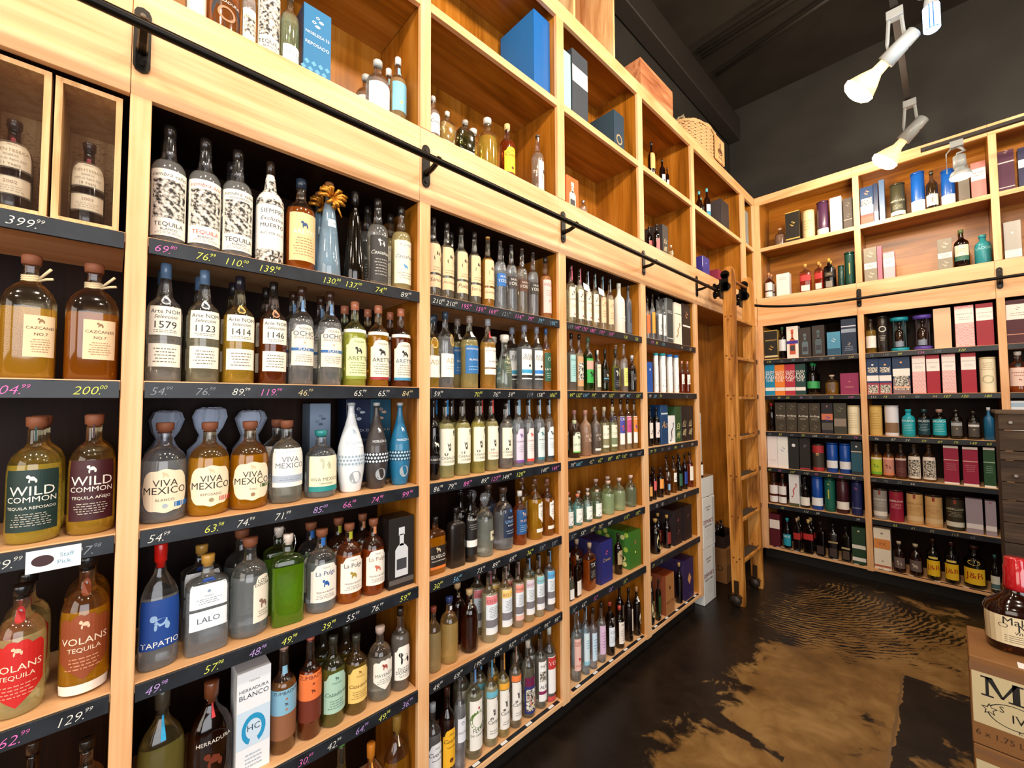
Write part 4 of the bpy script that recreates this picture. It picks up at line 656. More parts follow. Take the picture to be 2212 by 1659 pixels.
  (2.3874, 0.051, 0.023, 0.3074, 0.046, 't', '#dfe2dc', '#d8c4bc', 'R .12 .50 1.1 #d4d878;=@.2,.8,5,#8a9040', 'clear bottle with lime yellow label', 'b'),
  (2.4923, 0.0559, 0.0279, 0.2432, 0.0559, 'v', '#3c3430', '#c8c8cc', 'R .3 .5 1 #3c3430;=@.2,.6,2,#a8a4a0', 'dark domed bottle with silver stopper', ''),
 ]),
 ('u3', 's3', 1, 1.317, 0, [
  (1.875, 0.0611, 0.0331, 0.2051, 0.0662, 'b', '#4c3820', '#c8d4a8', 'A .14 .68 1.1 #dfe8d0;&@.75,.2,#2c5a34;LA LUNA@.4,.1,#4a6a50;^@.0,.06,#6ac050', 'dark bottle with mint arched label', 'b'),
  (1.979, 0.062, 0.034, 0.2601, 0.068, 'b', '#8a6a54', '#c88c7c', 'O .62 .74 .5 #d8ccb4 .8|R .3 .5 1 #8a6a54 0;ALMA@.7,.3,#c8b4a4;&@.25,.5,#c8b4a4', 'frosted brown bottle with round tag', 'ceramic b'),
  (2.0745, 0.0589, 0.0309, 0.2583, 0.0617, 'b', '#5c5048', '#a88478', 'O .62 .74 .5 #d8ccb4 .8|R .3 .5 1 #5c5048 0;ALMA@.7,.3,#c8b4a4;&@.25,.5,#c8b4a4|R .09 .14 1 #e6e2d8', 'frosted grey bottle with round tag', 'ceramic b'),
  (2.162, 0.0566, 0.0286, 0.2764, 0.0571, 'b', '#b8b48c', '#d8cca8', 'R .12 .60 1.2 #ece8d4;&@.85,.12,#6a7034;COMO@.6,.1,#a8a078;^@.1,.4,#8a8460', 'yellowish bottle with cream framed label', 'b'),
  (2.2513, 0.056, 0.028, 0.2752, 0.0559, 'b', '#a8ac7c', '#d8cca8', 'R .12 .60 1.2 #e0e4cc;&@.85,.12,#6a7034;COMO@.6,.1,#98a078;^@.1,.4,#7a8460', 'greenish bottle with cream framed label', ''),
  (2.3399, 0.0521, 0.0241, 0.324, 0.0482, 'b', '#c8b08c', 'none', 'R .12 .66 1.2 #efe9e4;^@.4,.98,#4a48a0;CREA@.9,.1,#efe9da;&@.6,.3,#e0504c', 'bottle with violet blue poster label', 'b'),
  (2.4206, 0.051, 0.023, 0.324, 0.046, 'b', '#c8b08c', 'none', 'R .12 .66 1.2 #efe9e4;^@.4,.98,#c84c80;CREA@.9,.1,#efe9da;&@.6,.3,#8a3c9c', 'bottle with pink purple poster label', ''),
  (2.4964, 0.0484, 0.0204, 0.321, 0.0409, 'b', '#b8945c', 'none', 'R .12 .66 1.2 #efe9e4;^@.4,.98,#e88838;CREA@.9,.1,#efe9da;&@.6,.3,#4a3c9c', 'bottle with orange poster label', ''),
 ]),
 ('u3', 's4', 1, 0.946, 0, [
  (1.8099, 0.0504, 0.0224, 0.1604, 0.0447, 'v', '#8ab4ac', '#b8a898', 'R .10 .55 1.15 #eeeee6;&@.85,.1,#55606a;=@.55,.7,2,#8a949a;/@.1,.45,#a8b4b8', 'small teal tinted bottle beside post', ''),
  (1.8906, 0.056, 0.028, 0.1669, 0.0561, 'v', '#84b8b4', '#e0805c', 'R .10 .55 1.15 #eeeee6;&@.85,.1,#55606a;=@.55,.7,2,#8a949a;/@.1,.45,#a8b4b8', 'small aqua bottle with orange stopper', 'b'),
  (1.9823, 0.054, 0.026, 0.1609, 0.0519, 'v', '#9ab8b0', '#c8b4a4', 'R .10 .55 1.15 #eeeee6;&@.85,.1,#55606a;=@.55,.7,2,#8a949a;/@.1,.45,#a8b4b8', 'small clear bottle with sketched hat label', 'b'),
  (2.0755, 0.0558, 0.0278, 0.1626, 0.0556, 'v', '#a0b8a8', '#d8c4b4', 'R .10 .55 1.15 #eeeee6;&@.85,.1,#55606a;=@.55,.7,2,#8a949a;/@.1,.45,#a8b4b8', 'small clear bottle with plain stopper', 'b'),
  (2.2071, 0.0666, 0.0386, 0.1976, 0.0772, 'v', '#c4d8b0', '#d8b8a4', 'R .10 .55 .45 #eeeee6 .9', 'pale green large bottle, side label, leftmost', 'b'),
  (2.3278, 0.0646, 0.0366, 0.1991, 0.0732, 'v', '#c4d8b0', '#d8b8a4', 'R .10 .55 .45 #eeeee6 .9', 'pale green large bottle, side label, middle', 'b'),
  (2.4627, 0.0628, 0.0348, 0.2, 0.0696, 'v', '#c0d8bc', '#d8b8a4', 'R .10 .55 .45 #eeeee6 .9', 'pale green large bottle, side label, rightmost', ''),
 ]),
 ('u3', 's5', 1, 0.568, 0, [
  (1.8037, 0.0381, 0.0163, 0.1487, 0.0202, 's', '#8a9484', '#33302c', 'R .05 .4 .9 #e6e6e0', 'narrow grey green bottle beside post', ''),
  (1.8649, 0.0419, 0.0224, 0.2176, 0.0278, 's', '#2c1810', '#b8a898', 'R .05 .4 .9 #e6e0d8', 'dark square bottle with white label', 'b'),
  (1.9896, 0.0523, 0.0392, 0.256, 0.0486, 's', '#a85410', '#b8a080', 'R .22 .62 .8 #1c1614;TX@.78,.22,#e6e2d8;=@.1,.5,5,#a8a098', 'amber square bottle with black label', 'b'),
  (2.1254, 0.158, 0.0621, 0.2408, 0.26, 'box', '#1c1c58', '', 'F 0 1 .9 #20246a;&@.72,.14,#d05868;Crown@.55,.08,#b89a50', 'deep blue carton with red crown emblem', 'deep'),
  (2.2875, 0.0528, 0.0248, 0.243, 0.0497, 'b', '#3c1c10', '#1c1410', 'A .25 .6 1 #a8946c;&@.6,.3,#3c2c1c', 'dark brown bottle between two cartons', ''),
  (2.4487, 0.158, 0.0683, 0.2279, 0.26, 'box', '#2c6a1c', '', 'F 0 1 .97 #34661c;&@.7,.14,#d86c70;*@.42,.06,#d8e070', 'bright green apple patterned carton', 'deep apples'),
 ]),
 ('u3', 's6', 1, 0.124, 0, [
  (1.8618, 0.0553, 0.0273, 0.3605, 0.0547, 't', '#cfd4d0', '#b88c84', 'R .16 .62 1.2 #ecc0b4;MADRE@.88,.09,#a03c34;MEZCAL@.8,.06,#a03c34;&@.35,.16,#c02c2c;AGAVES@.16,.06,#c05c50', 'clear bottle with pink label, red ox', ''),
  (1.9414, 0.0494, 0.0214, 0.3733, 0.0428, 't', '#cfe0e8', 'none', 'R .14 .60 1.2 #cfe4ec;=@.5,.8,4,#5c9cb8;^@.0,.12,#8ac4d8|R .78 .99 .4 #8ab0c8', 'slim bottle with pale ice blue label', 'b'),
  (2.0119, 0.0499, 0.0219, 0.3318, 0.0439, 't', '#cfd4e0', 'none', 'R .14 .60 1.2 #c4dcec;=@.2,.8,6,#6c94b8', 'slim bottle with powder blue label', 'b'),
  (2.0984, 0.053, 0.025, 0.3334, 0.05, 't', '#cfd4d8', 'none', 'R .14 .62 1.2 #d8b8d4;=@.2,.8,6,#a878a8', 'slim bottle with lilac label', ''),
  (2.1923, 0.0548, 0.0268, 0.2478, 0.0537, 'b', '#2c1c1c', '#1c1414', 'R .22 .66 1.2 #dce6ee;Cana@.75,.14,#3c5a84;=@.2,.5,4,#8a98a8', 'dark bottle with white blue lettered label', ''),
  (2.2969, 0.057, 0.029, 0.2448, 0.0579, 'b', '#2c1410', '#b84838', 'R .12 .64 1.2 #eadfd4;POP@.86,.12,#5a2028;=@.1,.7,7,#8a6a60', 'dark bottle, red wax top, cream label', 'b'),
  (2.4005, 0.0548, 0.0268, 0.3203, 0.0535, 'b', '#2c120c', '#1c1010', 'R .2 .62 .5 #d8d0bc .4;LOT 40@.8,.12,#33302c', 'dark bottle with slanting cream strip', 'b'),
  (2.4961, 0.0539, 0.0259, 0.3013, 0.0518, 'b', '#2c120c', '#b88860', 'O .22 .5 .8 #e6dcc4 .5|R .7 .8 .5 #e6e2d8', 'dark bottle with round label, white collar', ''),
 ]),
 ('u4', 's1', 1, 2.0545, 0, [
  (2.694, 0.0448, 0.0168, 0.2886, 0.0336, 't', '#d8dce0', 'none', 'R .15 .6 1.2 #e8743c', 'slim bottle, deep orange label, beside post', ''),
  (2.7668, 0.0451, 0.0171, 0.3341, 0.0341, 't', '#d8dce0', 'none', 'R .15 .6 1.2 #eca038', 'slim bottle with golden orange label', 'b'),
  (2.8657, 0.0502, 0.0222, 0.335, 0.0444, 't', '#d8dce0', 'none', 'R .15 .6 1.2 #efe9e0;/@.2,.8,#2a2624', 'slim bottle, white label, black stroke', ''),
  (2.9298, 0.044, 0.016, 0.335, 0.032, 't', '#d8dce0', 'none', 'R .15 .6 1.2 #efe9e0;/@.2,.8,#2a2624', 'slim bottle, white label, squeezed beside carton', ''),
  (2.9957, 0.0705, 0.0483, 0.335, 0.085, 'box', '#8a9090', '', 'F 0 1 .97 #3c4244;KIEG@.7,.07,#c8ccc8;^@.1,.12,#c8ccc8', 'tall charcoal carton with silver side', ''),
  (3.1324, 0.0705, 0.0592, 0.3228, 0.085, 'box', '#dcd8c4', '', 'F 0 1 .97 #ece8d8;^@.73,.745,#33302c;/@.2,.5,#a88c50', 'tall cream carton with black line', ''),
  (3.2793, 0.0705, 0.0714, 0.335, 0.085, 'box', '#2c1c14', '', 'F 0 1 .97 #2c1c14;&@.75,.2,#c89460;^@.46,.5,#e6e2d8', 'dark brown carton with gold script', ''),
 ]),
 ('u4', 's2', 1, 1.6866, 0, [
  (2.6814, 0.0705, 0.0354, 0.2096, 0.085, 'box', '#1c4c9c', '', 'F 0 1 .97 #1f54a8;*@.75,.08,#e6e6f0', 'small royal blue carton by post', ''),
  (2.798, 0.0444, 0.0164, 0.2808, 0.0327, 'tube', '#e6ecec', '#1fa4a8', 'T .05 .68 1.2 #eef2f2;S@.3,.35,#22282c', 'white tube with turquoise lid, leftmost', ''),
  (2.908, 0.0509, 0.0229, 0.2863, 0.0457, 'tube', '#e6ecec', '#1fa4a8', 'T .05 .68 1.2 #eef2f2;S@.3,.35,#22282c', 'white tube with turquoise lid, second', ''),
  (3.0152, 0.0499, 0.0219, 0.2873, 0.0437, 'tube', '#e6ecec', '#1f7cd8', 'T .05 .68 1.2 #eef2f2;*@.7,.1,#2c8cc8', 'white tube with blue lid, left of pair', ''),
  (3.1194, 0.0486, 0.0206, 0.2877, 0.0413, 'tube', '#e6ecec', '#1f7cd8', 'T .05 .68 1.2 #eef2f2;*@.7,.1,#2c8cc8;/@.1,.4,#22282c', 'white tube with blue lid, right of pair', ''),
  (3.2185, 0.0465, 0.0185, 0.2511, 0.037, 'v', '#7c2c14', '#d8a090', 'R .28 .58 1.2 #ece4dc;/@.2,.8,#4a3c34', 'red brown flask, cream label, left', ''),
  (3.323, 0.0485, 0.0205, 0.2541, 0.041, 'v', '#7c2c14', '#d8a090', 'R .28 .58 1.2 #ece4dc;/@.2,.8,#4a3c34', 'red brown flask, cream label, right', ''),
 ]),
 ('u4', 's3', 1, 1.317, 0, [
  (2.7042, 0.0478, 0.0198, 0.2662, 0.0397, 'b', '#1c1010', '#1c1010', 'R .2 .6 1.2 #e6dcd0;/@.3,.7,#22201c', 'black bottle, cream label, by post', ''),
  (2.8005, 0.0513, 0.0228, 0.2649, 0.0465, 'b', '#1c1010', '#1c1010', 'R .2 .6 1.2 #e6d8d4;/@.3,.7,#22201c', 'black bottle, blush label', ''),
  (2.8779, 0.0705, 0.0517, 0.2806, 0.085, 'box', '#123c68', '', 'F 0 1 .97 #14406c;^@.76,.8,#c8d4e0;Ao@.5,.2,#c89858', 'dark blue carton with gold lettering', ''),
  (2.9905, 0.0705, 0.0518, 0.2011, 0.085, 'box', '#e0e4e6', '', 'F 0 1 .97 #eceeee;/@.1,.7,#1c1c1c', 'white carton with brushed black writing', ''),
  (3.0965, 0.0705, 0.0466, 0.268, 0.085, 'box', '#2c4c28', '', 'F 0 1 .97 #2c4c28;白@.45,.2,#d8dc90;州@.2,.2,#d8dc90', 'green carton with yellow characters', ''),
  (3.2011, 0.0705, 0.0516, 0.2702, 0.085, 'box', '#201818', '', 'F 0 1 .97 #201818;山@.5,.2,#d8c898;崎@.25,.2,#d8c898', 'black carton with gold characters, left', ''),
  (3.3086, 0.0705, 0.0544, 0.2688, 0.085, 'box', '#201818', '', 'F 0 1 .97 #201818;山@.5,.2,#d8c898;崎@.25,.2,#d8c898', 'black carton with gold characters, right', ''),
 ]),
 ('u4', 's4', 1, 0.946, 0, [
  (2.681, 0.043, 0.015, 0.1628, 0.0301, 'b', '#3c1410', '#1c1010', 'R .2 .6 1.2 #e8a858', 'dark bottle, orange label, by post', ''),
  (2.7398, 0.0433, 0.0153, 0.2127, 0.0305, 'b', '#3c1410', '#1c1010', 'R .3 .6 1.2 #d05c60', 'dark bottle with rosy pink label', ''),
  (2.8427, 0.0513, 0.0233, 0.2067, 0.0465, 'b', '#3c1410', '#1c1010', 'R .3 .62 1.2 #e89c48', 'dark bottle with bright orange label', 'b'),
  (2.9427, 0.0485, 0.0205, 0.1791, 0.0409, 'b', '#5c2c10', '#1c1010', 'R .2 .45 .8 #8ab8e0', 'brown bottle with light blue label', 'b'),
  (3.0504, 0.0506, 0.0226, 0.2695, 0.0452, 'b', '#7c4c10', '#1c1010', 'R .3 .55 1.1 #e6e6e0;/@.3,.8,#22201c', 'amber bottle with small white label', 'b'),
  (3.1442, 0.0475, 0.0195, 0.261, 0.039, 'b', '#2c2c10', '#1c1010', 'R .15 .5 1.2 #2c5c44', 'dark bottle with forest green label', ''),
  (3.2332, 0.0478, 0.0198, 0.2706, 0.0397, 'b', '#3c1810', '#1c1010', 'R .15 .5 1.2 #243c8c', 'dark bottle with navy blue label', 'b'),
  (3.3376, 0.0534, 0.0254, 0.2732, 0.0508, 'b', '#8c3414', '#1c1010', 'R .2 .6 1.2 #ece6d8', 'red amber bottle with ivory label', ''),
 ]),
 ('u4', 's5', 1, 0.568, 0, [
  (2.7761, 0.0631, 0.0351, 0.2366, 0.0702, 'v', '#1c0c0c', '#c8a050', 'O .15 .6 .8 #d8cc90;&@.7,.2,#2a1c14', 'black bottle with oval cream label', 'b'),
  (2.9351, 0.0563, 0.0283, 0.2336, 0.0567, 'v', '#2c0c0c', '#c8a050', 'R .15 .5 1 #7c241c', 'dark bottle with gold stopper, red label', 'b'),
  (3.0608, 0.158, 0.0648, 0.256, 0.26, 'box', '#180c10', '', 'F 0 1 .95 #1c1014;&@.7,.12,#b86878;&@.35,.2,#6c4c50', 'black carton with pink crown, left', 'deep'),
  (3.2268, 0.158, 0.0656, 0.2544, 0.26, 'box', '#180c10', '', 'F 0 1 .95 #1c1014;&@.7,.12,#c05c70', 'black carton with pink crown, right', 'deep'),
 ]),
 ('u4', 's6', 1, 0.124, 0, [
  (2.6766, 0.0473, 0.0193, 0.3155, 0.0385, 'v', '#1c100c', '#c8a050', 'O .15 .5 .8 #d8cc90', 'dark bottle with gold top by post', ''),
  (2.7622, 0.0413, 0.0214, 0.2707, 0.0266, 's', '#1c2c0c', '#1c1410', 'R .2 .6 .8 #2c4c1c', 'dark bottle with moss green label', ''),
  (2.9077, 0.158, 0.0675, 0.271, 0.26, 'box', '#7c3418', '', 'F 0 1 .97 #a06c3c;*@.65,.1,#5c3018;BACON@.3,.08,#5c3018', 'tan gift carton with brown side', 'deep'),
  (3.1061, 0.052, 0.024, 0.2932, 0.048, 'v', '#1c0c08', '#c8a468', '', 'nearly black bottle with gold stopper', ''),
  (3.2283, 0.158, 0.0738, 0.2952, 0.26, 'box', '#241440', '', 'F 0 1 .97 #281848;<@.5,.3,#c89058', 'purple carton with gold diamond', 'deep'),
 ]),
 ('u1', 'pl', 1, 2.706, 0, [
  (0.1487, 0.0696, 0.0239, 0.2026, 0.0492, 't', '#dfe6ea', 'none', 'R .1 .6 1.1 #dfdcd4', 'tall clear bottle cut off by the frame', ''),
  (0.2172, 0.0763, 0.0423, 0.2692, 0.0625, 'f', '#a0602c', '#6a3a20', 'O .08 .48 .9 #22242c;O@.5,.42,#a87c5c;HERRADURA@.84,.09,#dfdcd4', 'amber flask with round navy emblem', ''),
  (0.2791, 0.0631, 0.0181, 0.2616, 0.0363, 't', '#dfe6ea', 'none', 'R .06 .5 1.1 #efeadb;~@.3,.8', 'slim clear bottle partly hidden', ''),
  (0.3357, 0.0771, 0.0321, 0.3774, 0.0641, 't', '#e8e8e4', 'none', 'R .06 .60 1.25 #efeadb;siembra azul@.92,.07,#4a4640;~@.27,.85;TEQUILA@.17,.075,#2a2620;BLANCO@.1,.035,#2a2620;=@.03,.07,2,#8a857a', 'tall clear bottle with engraved portrait label', ''),
  (0.3975, 0.0733, 0.0283, 0.2895, 0.0566, 'b', '#b0ccb0', '#a8b8a8', 'R .0 .3 1.1 #dfe8e4 .2;VALLE@.7,.2,#8aa0a0', 'mint green embossed bottle', ''),
  (0.4764, 0.0875, 0.0449, 0.2582, 0.085, 'box', '#123c5c', '', 'F 0 1 .98 #1a6c9c;&@.82,.2,#e6eef2;NOBLEZA 33@.64,.09,#e6eef2;REPOSADO@.5,.06,#e6eef2;%@.02,.28,#5a9cc0', 'teal carton with white raindrop emblem', ''),
  (0.7137, 0.0891, 0.0441, 0.2385, 0.0881, 'v', '#dfe6ea', '#b8bcb8', 'R .1 .55 1.25 #efefee;VIVA@.6,.12,#a8a8a8', 'small clear bottle with white label', 'b'),
  (0.7935, 0.0777, 0.0327, 0.2907, 0.0655, 'b', '#c8b084', '#e6e2dc', 'R .2 .6 1.1 #7cbcd4;*@.3,.1,#e0c870|R .72 .84 .5 #8cc4d8', 'small bottle with sky blue label, white cap', 'b'),
 ]),
 ('u2', 'pl', 1, 2.706, 0, [
  (0.954, 0.0737, 0.0287, 0.2129, 0.0574, 'b', '#dfe6ea', '#c8ccc8', 'A .2 .6 1.1 #efefec;Cuervo@.6,.2,#4a4a4a|R .05 .15 1.2 #22448c', 'clear bottle half hidden by post', ''),
  (1.0214, 0.0659, 0.0337, 0.1751, 0.0418, 's', '#c0a868', '#e0dcd0', 'R .0 .2 .9 #e6dcc8;&@.5,.5,#6a604c', 'short flask with white cap, left', ''),
  (1.1228, 0.0712, 0.0423, 0.1863, 0.0525, 's', '#3c401c', '#a8a49c', 'R .0 .2 .9 #e0dcc8', 'dark green flask with silver cap', 'b'),
  (1.2725, 0.0936, 0.0486, 0.2769, 0.0972, 'v', '#b8a44c', '#dcd8d0', '', 'embossed yellow green bottle with white cap', 'b'),
  (1.3934, 0.0839, 0.0389, 0.3007, 0.0777, 'b', '#7a3008', '#d8c080', 'A .14 .56 1.1 #f0c020;Jose@.86,.08,#4a2c10;Cuervo@.7,.17,#4a2c10;*@.18,.12,#6a3418|R .0 .13 1.2 #7a2018', 'amber bottle with yellow arched label', ''),
  (1.6097, 0.0781, 0.0331, 0.3398, 0.0663, 't', '#d8d4c8', '#5c5048', 'R .06 .55 1.0 #d8d4cc .3;+@.5,.5,#55504c', 'slim clear bottle standing alone by partition', ''),
 ]),
 ('u2', 'mid', 1, 3.242, 0, [
  (1.6156, 0.175, 0.0634, 0.45, 0.26, 'box', '#0f5ca4', '', '', 'large plain cobalt blue presentation box', 'deep'),
 ]),
 ('u3', 'mid', 1, 3.242, 0, [
  (1.8266, 0.0875, 0.0332, 0.3739, 0.085, 'box', '#9ccccc', '', '', 'pale aqua upright carton', ''),
  (1.9479, 0.0875, 0.0755, 0.4287, 0.085, 'box', '#3a4048', '', 'F 0 1 .98 #3a4048;^@.55,.78,#c8c8c8', 'slate grey carton with pale label', ''),
  (2.3638, 0.175, 0.0609, 0.2733, 0.26, 'box', '#1c3444', '', 'F 0 1 .98 #22384a;O@.35,.25,#a8946c', 'navy carton with gold ring emblem', 'deep'),
 ]),
 ('u3', 'pl', 1, 2.706, 0, [
  (1.8637, 0.0875, 0.0547, 0.1915, 0.085, 'box', '#e86420', '', 'F 0 1 .98 #e86420;b@.05,.85,#efe0c8', 'bright orange carton printed with bottle', ''),
  (1.9911, 0.0665, 0.0215, 0.1102, 0.043, 'd', '#dfdcd4', '#b0aca8', '', 'small bottle with silver ball stopper', ''),
 ]),
 ('u4', 'mid', 1, 3.242, 0, [
  (2.8417, 0.071, 0.026, 0.2958, 0.052, 'b', '#2c100c', '#1c1410', 'R .3 .7 1.2 #e8b070', 'dark bottle with orange tan label', ''),
  (3.001, 0.0681, 0.0231, 0.2291, 0.0463, 'b', '#2c100c', '#241c1c', 'R .0 .45 1.2 #dce0ec;&@.5,.4,#444444', 'dark bottle with white label', ''),
  (3.0643, 0.0584, 0.0134, 0.1881, 0.0269, 'b', '#2c100c', '#241c1c', 'R .0 .45 1.2 #dce0ec', 'miniature dark bottle', ''),
 ]),
 ('u4', 'pl', 1, 2.706, 0, [
  (2.8913, 0.0678, 0.0228, 0.2322, 0.0455, 'b', '#1c0c0c', '#1c1010', 'R .05 .5 1.2 #dc7878', 'dark bottle with salmon label', 'b'),
  (2.9838, 0.175, 0.0444, 0.2415, 0.26, 'box', '#241c1c', '', 'F 0 1 .97 #241c1c;山@.5,.18,#d8c898;崎@.25,.18,#d8c898', 'black carton with gold characters', 'deep'),
  (3.109, 0.0618, 0.0168, 0.1262, 0.0336, 'v', '#d8d0a8', '#e6e2dc', '', 'small clear bottle with white cap', ''),
 ]),
 ('u5', 'mid', 1, 3.242, 0, [
  (3.6968, 0.058, 0.013, 0.1603, 0.0259, 'b', '#3c2010', '#5cb0bc', '', 'small bottle with aqua cap, left', ''),
  (3.868, 0.0736, 0.0286, 0.3095, 0.0571, 'b', '#4c2410', '#5cb4c0', 'R .1 .5 1.2 #e0ecf0;^@.0,.5,#2c8cb0', 'brown bottle with aqua cap, white label', 'b'),
  (4.2285, 0.175, 0.1017, 0.2986, 0.26, 'box', '#2c2628', '', 'F 0 1 .97 #2c2628', 'dark charcoal leather textured carton', 'deep'),
 ]),
 ('u5', 'pl', 1, 2.706, 0, [
  (3.743, 0.175, 0.0754, 0.1772, 0.26, 'box', '#241c78', '', 'F 0 1 .95 #2c2484;*@.7,.1,#8a84c8', 'indigo carton', 'deep'),
  (4.1092, 0.175, 0.1034, 0.1318, 0.26, 'box', '#7c1430', '', 'F 0 1 .95 #841834', 'crimson low carton', 'deep'),
 ]),
 ('u6', 'pl', 1, 2.706, 0, [
  (4.8814, 0.0736, 0.0286, 0.2415, 0.0571, 'b', '#2c1c10', '#e6e6e0', 'R .1 .6 1.2 #e6e6e0', 'small dark bottle with white label and cap', ''),
 ]),
 ('u6', 'mid', 1, 3.242, 0, [
  (4.789, 0.0875, 0.121, 0.406, 0.085, 'box', '#7c8484', '', 'F .03 .97 .9 #8c9494', 'grey framed case', ''),
 ]),
 ('A', 'mid', 0, 3.242, 0, [
  (0.212, 0.0945, 0.0495, 0.1925, 0.099, 'v', '#a89080', '#c8a47c', '', 'small round flask with tag', ''),
  (0.3343, 0.0875, 0.0625, 0.3197, 0.085, 'box', '#1c1810', '', 'F .0 1 .99 #c8a450;^@.03,.97,#1c1810;&@.6,.2,#c8a450;^@.1,.14,#c8a450', 'black carton with gold frame', ''),
  (0.4629, 0.0962, 0.0512, 0.2925, 0.1024, 'tube', '#d8c494', '#c8b07c', 'T .0 .95 1.2 #dcc898;=@.3,.7,4,#a88c50', 'cream and gold tube', ''),
  (0.5816, 0.0926, 0.0476, 0.3449, 0.0951, 'tube', '#4c2c48', '#3c2038', 'T .0 .2 1.3 #e6e6e6', 'plum purple tube with white band', ''),
  (0.6909, 0.0875, 0.0445, 0.3407, 0.085, 'box', '#dfdfdf', '', 'F 0 1 .98 #e6e6e4;=@.15,.2,2,#a8a8a8', 'tall white carton', ''),
  (0.7822, 0.0875, 0.0345, 0.2987, 0.085, 'box', '#4c443c', '', 'F 0 1 .98 #4c443c;&@.8,.2,#7c7468;^@.3,.32,#a89c8c;&@.45,.15,#6c6458', 'dark grey swirl patterned carton', ''),
 ]),
 ('A', 'pl', 0, 2.706, 0, [
  (0.098, 0.0808, 0.0358, 0.2773, 0.0716, 'b', '#6a2410', '#c88c5c', 'R .05 .25 1.2 #e6e2dc|R .3 .6 1.2 #e6e2dc', 'amber bottle with two white labels', 'b'),
  (0.2337, 0.0875, 0.058, 0.2341, 0.085, 'box', '#e0dedb', '', 'F 0 1 .98 #e8e6e2;=@.7,.85,2,#a8a49c', 'low white carton', ''),
  (0.4244, 0.0753, 0.0489, 0.2919, 0.0606, 's', '#9c3410', '#d8a050', 'R .4 .6 .95 #b83434|*@.1,.1,#e6e6e6|R .05 .25 .7 #e0d8d0', 'square amber bottle with red slanted label', ''),
  (0.5368, 0.0666, 0.0349, 0.2859, 0.0432, 's', '#a83c14', '#d8a050', 'R .4 .6 .95 #b83434|R .05 .25 .7 #e0d8d0', 'second square amber bottle with red label', 'b'),
  (0.6174, 0.0705, 0.0411, 0.2989, 0.0509, 's', '#1c1410', '#c89c40', 'R .4 .55 .95 #1c1410;=@.2,.8,2,#b8a068|R .05 .25 .6 #8a8478', 'black square bottle with gold lined label', 'b'),
  (0.7108, 0.0684, 0.0234, 0.2074, 0.0467, 'tube', '#0f3c34', '#0c3028', '', 'shorter dark green tube', ''),
  (0.775, 0.0827, 0.0377, 0.32, 0.0755, 'tube', '#0f4438', '#0c3c30', 'T .1 .9 .8 #0f4438;!@.3,.7,#c8b04c', 'taller dark green tube', ''),
 ]),
 ('B', 'mid', 0, 3.242, 0, [
  (0.9206, 0.0875, 0.0466, 0.354, 0.085, 'box', '#182c5c', '', 'F 0 1 .98 #14345c;&@.85,.14,#d88c5c;^@.28,.5,#e6e0dc;^@.2,.27,#b84434;~@.5,.7;^@.0,.2,#a85444', 'carton with mountain picture, leftmost in bay', ''),
  (0.9845, 0.0875, 0.0157, 0.365, 0.085, 'box', '#1c2c4c', '', '', 'narrow navy carton', ''),
  (1.0262, 0.0875, 0.0189, 0.3822, 0.085, 'box', '#4a6484', '', '', 'taller blue grey carton', ''),
  (1.128, 0.0948, 0.0498, 0.3137, 0.0997, 'tube', '#3c3a28', '#2c2818', 'T .05 .6 1.3 #3c3a28;ABERLOUR@.8,.15,#d8d4b8;=@.35,.6,4,#a8a488;^@.05,.25,#d8d4c0', 'olive brown tube with cream band', ''),
  (1.2592, 0.0895, 0.0445, 0.3648, 0.089, 'tube', '#1054a8', '#0c4490', 'T .04 .3 1.3 #e6e8ea;=@.3,.7,2,#8a94a8', 'bright blue tube with white band, left', ''),
  (1.3449, 0.0814, 0.0364, 0.3432, 0.0727, 'b', '#4c3c1c', '#2c2414', 'R .1 .38 1.3 #dcd8c4;1@.5,.5,#8a7c5c', 'dark bottle between blue tubes', ''),
  (1.4409, 0.0865, 0.0415, 0.3139, 0.083, 'tube', '#1054a8', '#0c4490', 'T .04 .3 1.3 #e6e8ea;=@.3,.7,2,#8a94a8', 'bright blue tube with white band, right', ''),
  (1.5299, 0.0875, 0.0309, 0.2924, 0.085, 'box', '#6c6458', '', 'F 0 1 .98 #746c60', 'grey brown carton behind hanging lamp', ''),
  (1.6107, 0.0875, 0.041, 0.2969, 0.085, 'box', '#b06c64', '', 'F 0 1 .98 #c07c74;^@.5,.82,#e8e4dc;=@.6,.75,2,#8a847c', 'dusty pink carton with white label', ''),
 ]),
 ('B', 'pl', 0, 2.706, 0, [
  (0.9293, 0.0875, 0.0453, 0.3176, 0.085, 'box', '#7c7464', '', 'F 0 1 .98 #8c8474;&@.8,.25,#c8c0ac;^@.38,.55,#e0dccc;=@.42,.5,2,#55504a;&@.2,.2,#c8c0ac', 'taupe swirl carton, left end of cubby', ''),
  (0.9936, 0.0875, 0.0158, 0.3129, 0.085, 'box', '#b85c70', '', 'F 0 1 .98 #c06c80', 'narrow pink carton edge on', ''),
  (1.0558, 0.0875, 0.0386, 0.2453, 0.085, 'box', '#c87484', '', 'F 0 1 .98 #c88490;:@.02,.98,#e8c8cc;^@.45,.75,#eee8e4;=@.55,.7,2,#8a6c70', 'pink patterned carton with white label', ''),
  (1.4039, 0.0875, 0.043, 0.2631, 0.085, 'box', '#7c7464', '', 'F 0 1 .98 #8c8474;&@.8,.25,#c8c0ac;^@.38,.55,#e0dccc;=@.42,.5,2,#55504a;&@.2,.2,#c8c0ac', 'taupe swirl carton, middle of cubby', ''),
  (1.4996, 0.0892, 0.0442, 0.3213, 0.0883, 'b', '#4c1c0c', '#4c5c34', 'R .3 .58 1.1 #e8dcc0;=@.3,.7,3,#8a7c5c|R .18 .3 1.1 #3c6c5c', 'brown bottle with cream and green label', 'b'),
